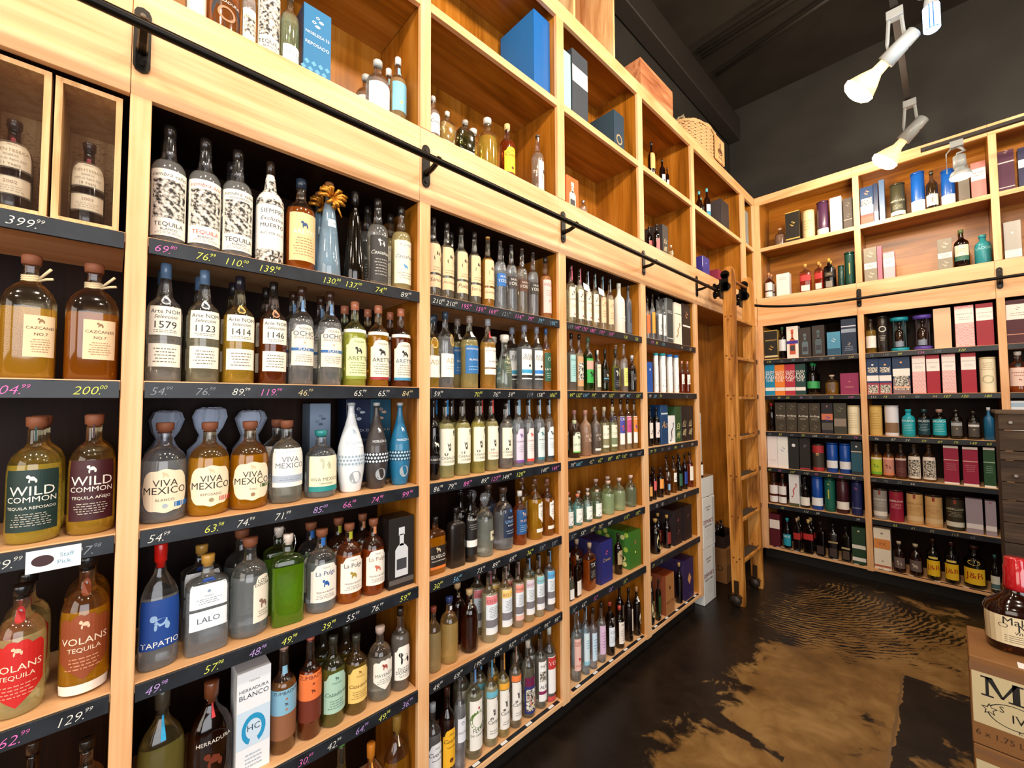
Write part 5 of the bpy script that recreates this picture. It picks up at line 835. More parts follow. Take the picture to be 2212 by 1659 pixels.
  (1.6165, 0.0919, 0.0469, 0.2448, 0.0938, 'j', '#2c8c94', '#2c8c94', 'R .45 .62 1.2 #2c8c94 0;LADDIE@.5,.6,#a8d8dc', 'matt teal short necked bottle', 'ceramic'),
 ]),
 ('C', 'mid', 0, 3.242, 0, [
  (1.7551, 0.0875, 0.0421, 0.3264, 0.085, 'box', '#4c2438', '', 'F 0 1 .98 #542840;&@.97,.1,#c8a890;^@.7,.73,#d8c8c8;^@.1,.12,#d8c8c8', 'plum carton with pale lines', ''),
  (1.8447, 0.0875, 0.0292, 0.3135, 0.085, 'box', '#2c2c4c', '', 'F 0 1 .98 #2c2c4c;^@.5,.7,#e6e6e6', 'navy carton at the frame edge', ''),
 ]),
 ('C', 'pl', 0, 2.706, 0, [
  (1.7688, 0.0875, 0.0436, 0.2963, 0.085, 'box', '#a8a49c', '', 'F 0 1 .98 #b0aca4;^@.05,.25,#e4e0d8;*@.7,.05,#e6e2d8', 'pale grey carton with white band', ''),
 ]),
 ('A', 's1', 0, 2.0517, 0, [
  (0.112, 0.0705, 0.062, 0.3085, 0.085, 'box', '#c8a450', '', 'F .0 1 .99 #c8a450;^@.03,.97,#1c1810;ABERFELDY@.66,.08,#d8b060;&@.4,.2,#c89c48;^@.08,.14,#d8c490', 'black carton with gold edging', ''),
  (0.2098, 0.0623, 0.0343, 0.335, 0.0687, 'b', '#1c1410', '#1c4c2c', 'R .25 .6 1.2 #d8dce0', 'dark bottle with green foil neck', ''),
  (0.3049, 0.0705, 0.0499, 0.3255, 0.085, 'box', '#e6dcd0', '', 'F 0 1 .98 #eee6da;b@.12,.9,#c85838;^@.45,.55,#3c2c8c', 'cream carton printed with orange purple bottle', ''),
  (0.4108, 0.0705, 0.0501, 0.2974, 0.085, 'box', '#2c2422', '', 'F 0 1 .98 #332b28;b@.1,.8,#5c6c74', 'black window box with dark bottle, left', 'd'),
  (0.5204, 0.0705, 0.0501, 0.3058, 0.085, 'box', '#2c2422', '', 'F 0 1 .98 #332b28;b@.1,.85,#4c5c64', 'black window box with dark bottle, right', ''),
  (0.6402, 0.0705, 0.0515, 0.2271, 0.085, 'box', '#3c84a8', '', 'F 0 1 .98 #4c90b0;&@.65,.2,#e6ecee;^@.0,.3,#22506c', 'sea blue carton with white sail', ''),
  (0.7549, 0.0705, 0.0562, 0.335, 0.085, 'box', '#14243c', '', 'F 0 1 .98 #182a44;^@.78,.81,#c8ccd4;^@.62,.72,#8c98a8;&@.3,.1,#d8c8a8;=@.1,.25,3,#8a94a4', 'tall navy carton with slanted band', ''),
 ]),
 ('A', 's2', 0, 1.679, 0, [
  (0.0936, 0.0705, 0.0436, 0.3211, 0.085, 'box', '#0f84b0', '', 'F 0 1 .99 #1088b4;GLEN@.76,.1,#f0ece4;MO@.67,.1,#f0ece4;RAN@.58,.1,#f0ece4;GIE@.49,.1,#f0ece4;^@.14,.25,#f0ece4', 'turquoise blue carton with white lettering', ''),
  (0.1831, 0.0705, 0.0443, 0.3149, 0.085, 'box', '#e87c2c', '', 'F 0 1 .99 #e8802c;GLEN@.76,.1,#f0ece4;MO@.67,.1,#f0ece4;RAN@.58,.1,#f0ece4;GIE@.49,.1,#f0ece4;^@.14,.25,#f0ece4', 'orange carton with white lettering', ''),
  (0.2732, 0.0705, 0.0442, 0.3133, 0.085, 'box', '#b0283c', '', 'F 0 1 .99 #b42c40;GLEN@.76,.1,#f0ece4;MO@.67,.1,#f0ece4;RAN@.58,.1,#f0ece4;GIE@.49,.1,#f0ece4;^@.14,.25,#f0ece4', 'crimson carton with white lettering', ''),
  (0.3618, 0.0705, 0.0429, 0.3118, 0.085, 'box', '#1c3c38', '', 'F 0 1 .99 #1c403c;GLEN@.76,.1,#f0ece4;MO@.67,.1,#f0ece4;RAN@.58,.1,#f0ece4;GIE@.49,.1,#f0ece4;^@.14,.25,#f0ece4', 'bottle green carton with white lettering', ''),
  (0.4531, 0.0729, 0.0449, 0.3174, 0.0897, 'b', '#1c140c', '#1c8c4c', 'R .2 .42 1.2 #3ca05c', 'black bottle with emerald cap and label', 'b'),
  (0.607, 0.0811, 0.0531, 0.1902, 0.1062, 'v', '#a87c30', '#c8b8a0', 'R .2 .6 .6 #6c5848', 'amber round decanter with glass knob', ''),
  (0.7468, 0.0705, 0.068, 0.1986, 0.085, 'box', '#842450', '', 'F 0 1 .98 #8c2854;*@.6,.05,#d8a080;=@.3,.4,2,#c88c80', 'wide magenta maroon carton', ''),
 ]),
 ('A', 's3', 0, 1.3045, 0, [
  (0.0871, 0.0651, 0.0371, 0.2917, 0.0742, 'b', '#2c0c0c', '#a01c20', '=@.2,.5,3,#c8a090', 'dark bottle with red top', ''),
  (0.1786, 0.0705, 0.0474, 0.2967, 0.085, 'box', '#332c22', '', 'F 0 1 .98 #3c3428;&@.85,.2,#6c6450;Ardbeg@.55,.1,#efe9da;=@.42,.5,2,#a8a088;&@.18,.25,#6c6450', 'dark swirl carton, first of four', ''),
  (0.276, 0.0705, 0.0459, 0.2966, 0.085, 'box', '#332c22', '', 'F 0 1 .98 #3c3428;&@.85,.2,#6c6450;Ardbeg@.55,.1,#efe9da;=@.42,.5,2,#a8a088;&@.18,.25,#6c6450', 'dark swirl carton, second of four', ''),
  (0.3742, 0.0705, 0.0463, 0.2919, 0.085, 'box', '#332c22', '', 'F 0 1 .98 #3c3428;&@.85,.2,#6c6450;Ardbeg@.55,.1,#efe9da;=@.42,.5,2,#a8a088;&@.18,.25,#6c6450', 'dark swirl carton, third of four', ''),
  (0.4691, 0.0705, 0.0448, 0.2918, 0.085, 'box', '#332c22', '', 'F 0 1 .98 #3c3428;&@.85,.2,#6c6450;Ardbeg@.55,.1,#efe9da;=@.42,.5,2,#a8a088;&@.18,.25,#6c6450', 'dark swirl carton, last of four', ''),
  (0.5681, 0.0705, 0.0451, 0.2918, 0.085, 'box', '#1c1820', '', 'F 0 1 .98 #1c1820;&@.9,.08,#e0b080;^@.45,.65,#c87050;&@.5,.2,#3c3ca0;^@.12,.35,#55504a', 'black carton with orange comet picture', ''),
  (0.6672, 0.0705, 0.0469, 0.2917, 0.085, 'box', '#38362a', '', 'F 0 1 .98 #3c3a2e;&@.8,.3,#6c6850;^@.25,.5,#8a7c70', 'dark olive carton with framed panel', ''),
  (0.7641, 0.0748, 0.0468, 0.2697, 0.0936, 'tube', '#e6dcb8', '#d8c898', 'T .02 .95 1.2 #ece2c0;=@.2,.8,7,#c8b07c', 'pale cream tube', ''),
 ]),
 ('A', 's4', 0, 0.935, 0, [
  (0.0957, 0.0705, 0.0457, 0.3187, 0.085, 'box', '#e6dede', '', 'F 0 1 .98 #eee6e4;=@.2,.25,1,#c8a8a8', 'plain white carton, left end', ''),
  (0.1892, 0.0705, 0.0462, 0.3196, 0.085, 'box', '#e6e4e0', '', 'F 0 1 .98 #eeece8;&@.6,.4,#a8b0c0', 'white carton with blue stag sketch', ''),
  (0.2856, 0.0705, 0.0435, 0.316, 0.085, 'box', '#1c1c1c', '', 'F 0 1 .98 #1f1f1e;*@.75,.1,#e6e6e6', 'black carton with white oval', ''),
  (0.379, 0.0705, 0.0441, 0.3168, 0.085, 'box', '#1c1818', '', 'F 0 1 .98 #1f1b1b;&@.75,.12,#8a94a8;^@.02,.06,#a82c3c', 'black carton with red base line', ''),
  (0.4799, 0.0756, 0.0476, 0.2654, 0.0951, 'tube', '#3c342c', '#1c1410', 'T .0 .95 1.3 #3c342c;^@.7,.98,#a82c30;^@.02,.15,#a82c30;*@.65,.1,#d8a868', 'red and black round tin', ''),
  (0.5899, 0.0722, 0.0442, 0.2821, 0.0884, 'tube', '#1048a0', '#0c3c88', 'T .15 .4 1.3 #e6e8ec', 'blue tube with white label, left', ''),
  (0.6886, 0.0707, 0.0427, 0.2801, 0.0853, 'tube', '#1048a0', '#0c3c88', 'T .15 .4 1.3 #e6e8ec', 'blue tube with white label, right', ''),
  (0.7784, 0.0705, 0.0398, 0.3064, 0.085, 'box', '#1c2c34', '', 'F 0 1 .98 #1c2c34;^@.1,.65,#1f5468;*@.85,.05,#e6e2d8;^@.68,.71,#c8c0b0', 'dark teal carton', ''),
 ]),
 ('A', 's5', 0, 0.561, 0, [
  (0.0892, 0.0672, 0.0392, 0.3089, 0.0784, 'b', '#7c2c18', '#5c241c', 'R .05 .25 1.2 #e6e2e0|R .32 .6 1.2 #e6e2e0', 'amber bottle with double white label, left', ''),
  (0.17, 0.066, 0.038, 0.3099, 0.076, 'b', '#6c2414', '#5c241c', 'R .05 .25 1.2 #e6e2e0|R .32 .6 1.2 #e6e2e0', 'amber bottle with double white label, right', ''),
  (0.2776, 0.0705, 0.0434, 0.3184, 0.085, 'box', '#d8d8d8', '', 'F 0 1 .98 #e0e0e0;^@.0,.1,#4c4c30;/@.3,.7,#c85c5c', 'white carton with olive base', ''),
  (0.3621, 0.0676, 0.0396, 0.3005, 0.0792, 'b', '#1c1410', '#1c1410', 'R .08 .35 1.3 #ece8de', 'dark bottle with wide white label', ''),
  (0.4619, 0.0738, 0.0458, 0.3214, 0.0916, 'tube', '#1048a0', '#1454b0', 'T .12 .36 1.3 #eceef0', 'royal blue tube with white label', ''),
  (0.5612, 0.0705, 0.0425, 0.3164, 0.085, 'tube', '#0f5c4c', '#0c4c40', 'T .1 .9 .8 #0f5c4c;!@.35,.7,#c8c04c;&@.9,.08,#c8c04c', 'green tube with gold stripe', ''),
  (0.6593, 0.0756, 0.0476, 0.3194, 0.0952, 'tube', '#3c1420', '#301018', 'T .12 .34 1.3 #ece6dc', 'maroon tube with cream label', ''),
  (0.7656, 0.0693, 0.0413, 0.3211, 0.0825, 'tube', '#141c4c', '#10184a', 'T .05 .9 1.1 #181f54;&@.85,.1,#8c4c7c;Glenfiddich@.2,.06,#a8acd0', 'dark navy tube', ''),
 ]),
 ('A', 's6', 0, 0.124, 0, [
  (0.096, 0.0705, 0.046, 0.328, 0.085, 'box', '#4c0c18', '', 'F 0 1 .98 #540c1c;^@.55,.82,#e6dcd4', 'dark red carton with white label', ''),
  (0.1987, 0.0656, 0.0376, 0.2997, 0.0752, 'v', '#1c1c24', '#1c94a8', 'R .1 .48 1.2 #1f94ac;BRUI@.8,.2,#e6f0f0', 'small black bottle, turquoise cap and label', ''),
  (0.2865, 0.0471, 0.0308, 0.3204, 0.0381, 's', '#3c1410', '#c8a880', 'R .35 .55 1 #a82420', 'brown bottle with red label, back of trio', 'b'),
  (0.3814, 0.0544, 0.0426, 0.3239, 0.0528, 's', '#2c100c', '#d8b878', 'R .4 .58 1 #b42828', 'brown bottle, slanted red label, gold cap', 'b'),
  (0.479, 0.0513, 0.0377, 0.3171, 0.0467, 's', '#1c100c', '#1c1410', 'R .05 .3 .7 #3c2c28', 'black square bottle, first of three', ''),
  (0.576, 0.0528, 0.04, 0.3189, 0.0496, 's', '#1c100c', '#1c1410', 'R .45 .5 .9 #a08c5c|R .05 .3 .7 #3c2c28', 'black square bottle, second of three', ''),
  (0.6738, 0.05, 0.0354, 0.3138, 0.0439, 's', '#1c100c', '#1c1410', 'R .35 .4 .9 #b8a47c|R .05 .3 .7 #4c3c30', 'black square bottle, third of three', ''),
  (0.7699, 0.0705, 0.0493, 0.3301, 0.085, 'box', '#1c3820', '', 'F 0 1 .98 #1f3c24;^@.42,.52,#e0dcd0;^@.08,.18,#e6e2d8;*@.9,.05,#c8c0a0', 'dark green carton with white stripes', ''),
 ]),
 ('B', 's1', 0, 2.0517, 0, [
  (0.9111, 0.0651, 0.0371, 0.3133, 0.0742, 'b', '#a88840', '#2c241c', 'R .15 .5 1.2 #ece8e0;*@.5,.3,#c8ccd0', 'pale gold bottle with white square label', ''),
  (0.9905, 0.0625, 0.0345, 0.3266, 0.069, 'tube', '#241c18', '#1c1410', 'T .2 .75 .9 #241c18;O@.8,.3,#d8d4cc;=@.2,.5,4,#c8c0b4', 'black tube with white circle emblem', ''),
  (1.1025, 0.0882, 0.0602, 0.3008, 0.1203, 'cage', '#1c3c40', '#1c94a4', '', 'open black display tube with turquoise lid', ''),
  (1.2491, 0.088, 0.06, 0.2992, 0.12, 'cage', '#2c1c24', '#54409c', '', 'open black display tube with violet lid', ''),
  (1.3686, 0.0705, 0.051, 0.335, 0.085, 'box', '#d8b48c', '', 'F 0 1 .98 #dcba94', 'plain tan carton', ''),
  (1.4939, 0.0705, 0.0534, 0.335, 0.085, 'box', '#d08480', '', 'F 0 1 .98 #d88c8a;:@.02,.98,#f0d0cc;^@.58,.93,#efe8e0;GLENALLACHIE@.8,.04,#444444;=@.64,.74,2,#a8a098', 'pink herringbone carton with white label, large', ''),
  (1.6034, 0.0705, 0.0461, 0.335, 0.085, 'box', '#8c1c28', '', 'F 0 1 .98 #982030;^@.6,.9,#efe8e0;GLENALLACHIE@.78,.04,#444444;=@.66,.72,2,#a8a098', 'large plain red carton with white label', ''),
 ]),
 ('B', 's2', 0, 1.679, 0, [
  (0.9155, 0.0705, 0.0415, 0.322, 0.085, 'box', '#14345c', '', 'F 0 1 .98 #14345c;~@.6,.75;*@.82,.05,#e8e0e0;^@.36,.52,#ece6e0;^@.28,.31,#a82c44;^@.0,.27,#b85454;~@.02,.25', 'blue and red sky picture carton, left', ''),
  (1.0001, 0.0705, 0.0417, 0.318, 0.085, 'box', '#1c2c4c', '', 'F 0 1 .98 #14345c;~@.6,.75;*@.82,.05,#e8a868;^@.36,.52,#ece6e0;^@.28,.31,#a82c44;^@.0,.27,#b85454;~@.02,.25', 'blue and red sky picture carton, orange emblem', ''),
  (1.1055, 0.0705, 0.0563, 0.322, 0.085, 'box', '#1c2c4c', '', 'F 0 1 .98 #1c3454;^@.0,.4,#8a6c70;~@.1,.6;*@.85,.05,#e8a868;^@.48,.68,#eee8e0;^@.15,.2,#e0b090', 'wide canyon picture carton', ''),
  (1.2159, 0.0705, 0.0411, 0.322, 0.085, 'box', '#c87c80', '', 'F 0 1 .98 #d88c8a;:@.02,.98,#f0d0cc;^@.58,.93,#efe8e0;GLENALLACHIE@.8,.04,#444444;=@.66,.72,2,#a8a098', 'pink herringbone carton, left', ''),
  (1.3023, 0.0705, 0.0397, 0.322, 0.085, 'box', '#a0142c', '', 'F 0 1 .98 #a0142c;^@.58,.9,#efe8e0;GLENALLACHIE@.8,.04,#444444;=@.66,.72,2,#a8a098', 'bright red carton, left', ''),
  (1.3936, 0.0705, 0.0395, 0.322, 0.085, 'box', '#c87c80', '', 'F 0 1 .98 #d88c8a;:@.02,.98,#f0d0cc;^@.58,.93,#efe8e0;GLENALLACHIE@.8,.04,#444444;=@.66,.72,2,#a8a098', 'pink herringbone carton, right', ''),
  (1.5043, 0.0705, 0.0415, 0.322, 0.085, 'box', '#a0142c', '', 'F 0 1 .98 #a0142c;^@.58,.9,#efe8e0;GLENALLACHIE@.8,.04,#444444;=@.66,.72,2,#a8a098', 'bright red carton, right', ''),
  (1.6073, 0.0722, 0.0442, 0.281, 0.0884, 'tube', '#e8dcb4', '#d8c898', 'T .02 .95 1.2 #ece2c0;O@.38,.26,#b8b090;=@.65,.9,4,#b8a47c', 'cream tube with oval emblem', ''),
 ]),
 ('B', 's3', 0, 1.3045, 0, [
  (0.9197, 0.0737, 0.0457, 0.2702, 0.0914, 'tube', '#c8a458', '#b89448', 'T .02 .95 1.2 #d0ac60;=@.2,.8,7,#a8843c', 'golden tan tube', ''),
  (1.0278, 0.0749, 0.0469, 0.2706, 0.0938, 'tube', '#dcdce4', '#c8c8d0', 'T .02 .95 1.2 #e0e0e8;^@.1,.45,#8a6c50;F@.3,.3,#3c241c', 'white tube with picture of boulders', ''),
  (1.1359, 0.0718, 0.0438, 0.2388, 0.0876, 'j', '#18a0b0', '#18a0b0', 'R .1 .66 1.15 #18a0b0;BRUICH@.86,.14,#e6f4f4;=@.2,.7,5,#a0e0e4', 'matt turquoise short necked bottle', 'ceramic'),
  (1.2337, 0.0674, 0.0394, 0.2398, 0.0789, 'j', '#1c1c20', '#1c3c44', 'R .1 .66 1.15 #143844;BRUICH@.86,.14,#e6eef0;=@.2,.7,5,#8ab0b8', 'black bottle with dark teal label', ''),
  (1.3249, 0.0715, 0.0435, 0.2406, 0.0871, 'j', '#2c1c18', '#a88478', 'R .1 .66 1.15 #18a0b0;BRUICH@.86,.14,#e6f4f4;=@.2,.7,5,#a0e0e4', 'dark bottle with turquoise label', ''),
  (1.4208, 0.067, 0.039, 0.2379, 0.0779, 'j', '#2c2018', '#1c1410', 'R .1 .6 .9 #55504c;^@.7,.9,#a8acb0;*@.5,.08,#c8a868', 'dark bottle with grey label, left', ''),
  (1.5153, 0.0655, 0.0375, 0.2277, 0.075, 'j', '#241c18', '#1c1410', 'R .1 .6 .9 #4a4440;^@.7,.85,#d8d8d8;*@.5,.08,#c8a868', 'dark bottle with grey label, right', ''),
  (1.5986, 0.0569, 0.0289, 0.2582, 0.0578, 'b', '#145c84', '#c8d0d4', '', 'steel blue bottle with clear stopper', 'ceramic'),
 ]),
 ('B', 's4', 0, 0.935, 0, [
  (0.9137, 0.0677, 0.0397, 0.2911, 0.0794, 'b', '#c88c20', '#3c2c1c', 'R .08 .60 1.2 #b8cc38;^@.88,.99,#ece4d0;&@.5,.3,#6a8c20;^@.0,.15,#70b830', 'gold bottle with lime green label', ''),
  (0.9953, 0.0662, 0.0382, 0.2973, 0.0763, 'b', '#a8641c', '#3c2c1c', 'R .08 .60 1.2 #d09080;^@.88,.99,#f0b8a0;&@.5,.3,#7c3c34;^@.0,.15,#e08860', 'amber bottle with salmon label', ''),
  (1.0771, 0.065, 0.037, 0.3031, 0.0741, 'b', '#7c4420', '#3c2c1c', 'R .08 .60 1.2 #5c3030;^@.88,.99,#d8c8bc;=@.2,.5,3,#8c5c54', 'amber bottle with maroon label', ''),
  (1.1618, 0.0683, 0.0403, 0.3087, 0.0806, 'b', '#a87838', '#3c2c1c', 'R .06 .66 1.2 #ece4dc;~@.08,.85', 'gold bottle with brown landscape label, left', ''),
  (1.2523, 0.0683, 0.0403, 0.3111, 0.0806, 'b', '#a87838', '#3c2c1c', 'R .06 .66 1.2 #ece4dc;~@.08,.85', 'gold bottle with brown landscape label, right', ''),
  (1.3817, 0.0705, 0.0431, 0.3119, 0.085, 'box', '#8c1438', '', 'F 0 1 .99 #94163c;^@.94,1,#ece8e0;^@.0,.05,#ece8e0;^@.62,.64,#d8b0a8;=@.35,.55,4,#c07c84', 'wine red carton, left', ''),
  (1.4889, 0.0705, 0.0424, 0.3086, 0.085, 'box', '#8c1438', '', 'F 0 1 .99 #94163c;^@.94,1,#ece8e0;^@.0,.05,#ece8e0;^@.62,.64,#d8b0a8;=@.35,.55,4,#c07c84', 'wine red carton, right', ''),
  (1.5891, 0.0705, 0.031, 0.3124, 0.085, 'box', '#1c4424', '', 'F 0 1 .99 #1f4828;^@.94,1,#ece8e0;^@.0,.05,#ece8e0;^@.62,.64,#b0c8a8;=@.35,.55,4,#7c9c84', 'forest green carton', ''),
 ]),
 ('B', 's5', 0, 0.561, 0, [
  (0.9268, 0.076, 0.048, 0.2709, 0.096, 'tube', '#8c8884', '#241c18', 'T .02 .94 1.3 #94908c;!@.85,.99,#8c3428;ABERLOUR@.68,.12,#efece4;=@.42,.6,4,#c8c4bc;^@.1,.26,#e6e2da', 'silver grey tube', ''),
  (1.0345, 0.0756, 0.0476, 0.2743, 0.0953, 'tube', '#8c1830', '#241c18', 'T .02 .94 1.3 #94183a;!@.85,.99,#8c3428;ABERLOUR@.68,.12,#efece4;=@.42,.6,4,#e0a0a8;^@.1,.26,#94183a', 'ruby red tube', ''),
  (1.152, 0.0805, 0.0525, 0.271, 0.105, 'tube', '#c8a068', '#241c18', 'T .02 .94 1.3 #d0a870;!@.85,.99,#8c3428;ABERLOUR@.68,.12,#8a5c34;=@.42,.6,4,#a87c4c;^@.1,.26,#e0c498', 'tan gold tube, left', ''),
  (1.2673, 0.0806, 0.0526, 0.2651, 0.1052, 'tube', '#c8a068', '#241c18', 'T .02 .94 1.3 #d0a870;!@.85,.99,#8c3428;ABERLOUR@.68,.12,#a89068;=@.42,.6,4,#a87c4c;^@.1,.26,#dcc090', 'tan gold tube, right', ''),
  (1.3906, 0.0807, 0.0527, 0.2653, 0.1054, 'tube', '#2c2418', '#1c1410', 'T .02 .94 1.3 #2f2819;!@.85,.99,#8c3428;ABERLOUR@.68,.12,#d8d4bc;=@.42,.6,4,#a8a488;^@.1,.26,#d8d8cc', 'dark brown tube', ''),
  (1.4959, 0.0705, 0.0457, 0.2722, 0.085, 'box', '#8c808c', '', 'F 0 1 .99 #9c909c;^@.14,.28,#e0dcdc', 'lavender grey carton, left', ''),
  (1.5834, 0.0705, 0.0285, 0.2685, 0.085, 'box', '#8c808c', '', 'F 0 1 .99 #9c909c;^@.14,.28,#e0dcdc;*@.95,.04,#8c3434', 'lavender grey carton, right', ''),
 ]),
 ('B', 's6', 0, 0.124, 0, [
  (0.9321, 0.0705, 0.0571, 0.3562, 0.085, 'box', '#e6dcc8', '', 'F 0 1 .98 #ece2d0;^@.5,.74,#d88c48;VX@.62,.08,#a04c28;*@.88,.05,#8c8478;^@.05,.1,#b86848;*@.2,.04,#a89c88', 'cream carton with orange band', ''),
  (1.039, 0.0683, 0.0403, 0.2623, 0.0806, 'v', '#5c2014', '#c8b8a0', 'R .15 .5 1 #6c5c58;&@.5,.5,#c8bcb0', 'dark bottle with silver crest, left', ''),
  (1.144, 0.0709, 0.0429, 0.2627, 0.0857, 'v', '#5c2014', '#c8b8a0', 'R .15 .5 1 #6c5c58;&@.5,.5,#c8bcb0', 'dark bottle with silver crest, right', ''),
  (1.2504, 0.0691, 0.0411, 0.3345, 0.0822, 'b', '#14180c', '#3c1c14', 'R .10 .48 1.15 #f0c428;J&B@.5,.5,#a82818|R .52 .57 .7 #e8d070', 'dark green bottle, yellow label, leftmost', ''),
  (1.3575, 0.0698, 0.0418, 0.3326, 0.0837, 'b', '#14180c', '#3c1c14', 'R .10 .48 1.15 #f0c428;J&B@.5,.5,#a82818|R .52 .57 .7 #e8d070', 'dark green bottle, yellow label, middle', ''),
  (1.4831, 0.0905, 0.0625, 0.3279, 0.125, 'v', '#14180c', '#3c1c14', 'R .10 .48 1.1 #f0c428;J&B@.5,.5,#a82818|O .56 .68 .6 #e8c84c', 'big dark green bottle, yellow label and collar', ''),
  (1.5909, 0.0539, 0.0259, 0.2913, 0.0518, 'b', '#14140c', '#2c5c54', 'R .1 .45 1.1 #d8d8cc;^@.05,.4,#4c6c70', 'dark bottle with teal cap at the end', ''),
 ]),
 ('C', 's1', 0, 2.0517, 0, [
  (1.7716, 0.0705, 0.0586, 0.335, 0.085, 'box', '#3c0c14', '', 'F 0 1 .99 #48101a;^@.55,.9,#ece4da;&@.8,.1,#8c7c74;=@.62,.72,2,#a8988c;^@.2,.22,#c88c70', 'very dark red carton with white label', ''),
 ]),
 ('C', 's2', 0, 1.679, 0, [
  (1.763, 0.078, 0.05, 0.3132, 0.1, 'v', '#b85c28', '#e6e0d8', 'R .15 .6 1.2 #e8ccc0;=@.5,.8,2,#a8685c;&@.35,.15,#a84c44', 'amber bottle with pale pink label', ''),
 ]),
 ('C', 's3', 0, 1.3045, 0, [
  (1.7604, 0.0705, 0.0474, 0.309, 0.085, 'box', '#dce0e4', '', 'F 0 1 .98 #e4e8ec;^@.85,.95,#a8c4dc;*@.4,.06,#8a949c', 'white carton with light blue line', ''),
 ]),
]
# ================================================================ the room
YB = 4.9604; DEP = .35; CEIL = 5.1
OPEN, PL, MID, TOPO, RIM = 2.41, 2.706, 3.242, 3.71, 3.80
LV = {'s1': 2.0545, 's2': 1.6866, 's3': 1.317, 's4': .946, 's5': .568, 's6': .124}
LVB = {'s1': 2.0517, 's2': 1.679, 's3': 1.3045, 's4': .935, 's5': .561, 's6': .124}
def struct(name, m, *b): o = box(name, m, None, *b); o['kind'] = 'structure'; return o
fl = struct('floor', mat('stained concrete', '#8a5f33', .3), -.6, 5.0, -4.0, 5.5, -.05, 0)
def floor_mat():
    m = fl.data.materials[0]; nt, N, L, B = nodes(m); tc = N.new('ShaderNodeTexCoord'); sx = N.new('ShaderNodeSeparateXYZ'); L.new(tc.outputs['Object'], sx.inputs[0])
    def math_(op, a, b=None, c=None):
        n = N.new('ShaderNodeMath'); n.operation = op
        for i, v in enumerate((a, b, c)):
            if v is None: continue
            if isinstance(v, (int, float)): n.inputs[i].default_value = v
            else: L.new(v, n.inputs[i])
        return n.outputs[0]
    def noise(scale, det, dist=0, off=(0, 0, 0), sc3=(1, 1, 1)):
        mp = N.new('ShaderNodeMapping'); mp.inputs['Location'].default_value = off; mp.inputs['Scale'].default_value = sc3; L.new(tc.outputs['Object'], mp.inputs[0])
        n = N.new('ShaderNodeTexNoise'); n.inputs['Scale'].default_value = scale; n.inputs['Detail'].default_value = det; n.inputs['Distortion'].default_value = dist; n.inputs['Roughness'].default_value = .62; L.new(mp.outputs[0], n.inputs[0]); return n.outputs[0]
    x, y = sx.outputs[0], sx.outputs[1]
    big = noise(1.5, 8, .4, (3.1, 1.7, 0)); fine = noise(7, 8, .6, (0, 4, 0)); tone = noise(2.2, 5, .3, (9, 2, 0))
    # worn tan patch: an ellipse of bare concrete in the aisle, dark stain everywhere else
    def ell(cx, cy, rx, ry): 
        a = math_('POWER', math_('DIVIDE', math_('SUBTRACT', x, cx), rx), 2); b = math_('POWER', math_('DIVIDE', math_('SUBTRACT', y, cy), ry), 2); return math_('SUBTRACT', 1, math_('ADD', a, b))
    e = math_('MINIMUM', math_('MULTIPLY', math_('SUBTRACT', x, math_('ADD', .44, math_('MULTIPLY', math_('MAXIMUM', math_('SUBTRACT', y, 2.8), 0), .12))), 2.0), math_('MULTIPLY', math_('SUBTRACT', 4.5, y), .8))
    e = math_('MINIMUM', e, .46)
    f1 = math_('ADD', e, math_('MULTIPLY', math_('SUBTRACT', big, .52), 1.7)); f1 = math_('ADD', f1, math_('MULTIPLY', math_('SUBTRACT', fine, .5), 1.5))
    st = math_('MAXIMUM', math_('SUBTRACT', 1, math_('DIVIDE', math_('ABSOLUTE', math_('SUBTRACT', y, math_('SUBTRACT', 2.36, math_('MULTIPLY', x, .14)))), .055)), 0)
    f1 = math_('SUBTRACT', f1, math_('MULTIPLY', math_('MULTIPLY', st, math_('LESS_THAN', x, .82)), .75))
    # broom swirls near the far corner
    mp = N.new('ShaderNodeMapping'); mp.inputs['Location'].default_value = (-.30, -4.6, 0); L.new(tc.outputs['Object'], mp.inputs[0])
    wv = N.new('ShaderNodeTexWave'); wv.wave_type = 'RINGS'; wv.rings_direction = 'SPHERICAL'; wv.inputs['Scale'].default_value = 9; wv.inputs['Distortion'].default_value = 7; wv.inputs['Detail'].default_value = 3; wv.inputs['Detail Scale'].default_value = 1.4; L.new(mp.outputs[0], wv.inputs[0])
    sw = math_('MULTIPLY', math_('SUBTRACT', wv.outputs[1], .55), math_('MAXIMUM', math_('MULTIPLY', ell(.70, 4.0, .85, .75), 1.5), 0))
    f2 = math_('ADD', f1, sw)
    # darker repaired slab with a straight joint
    slab = math_('MULTIPLY', math_('GREATER_THAN', x, math_('ADD', 1.16, math_('MULTIPLY', math_('SUBTRACT', fine, .5), .08))), math_('LESS_THAN', y, 3.44))
    f3 = math_('SUBTRACT', f2, math_('MULTIPLY', slab, .52))
    mask = ramp(N, [(.0, '#000000'), (.16, '#ffffff')]); L.new(f3, mask.inputs[0])
    tan = ramp(N, [(.3, '#4c3416'), (.48, '#76562c'), (.62, '#957444')]); L.new(math_('ADD', math_('MULTIPLY', tone, .6), math_('MULTIPLY', fine, .4)), tan.inputs[0])
    drk = ramp(N, [(.3, '#0d0906'), (.55, '#1b130d'), (.75, '#2c2219')]); L.new(math_('ADD', math_('MULTIPLY', tone, .5), math_('MULTIPLY', fine, .5)), drk.inputs[0])
    mx = N.new('ShaderNodeMix'); mx.data_type = 'RGBA'; L.new(mask.outputs[0], mx.inputs[0]); L.new(drk.outputs[0], mx.inputs[6]); L.new(tan.outputs[0], mx.inputs[7])
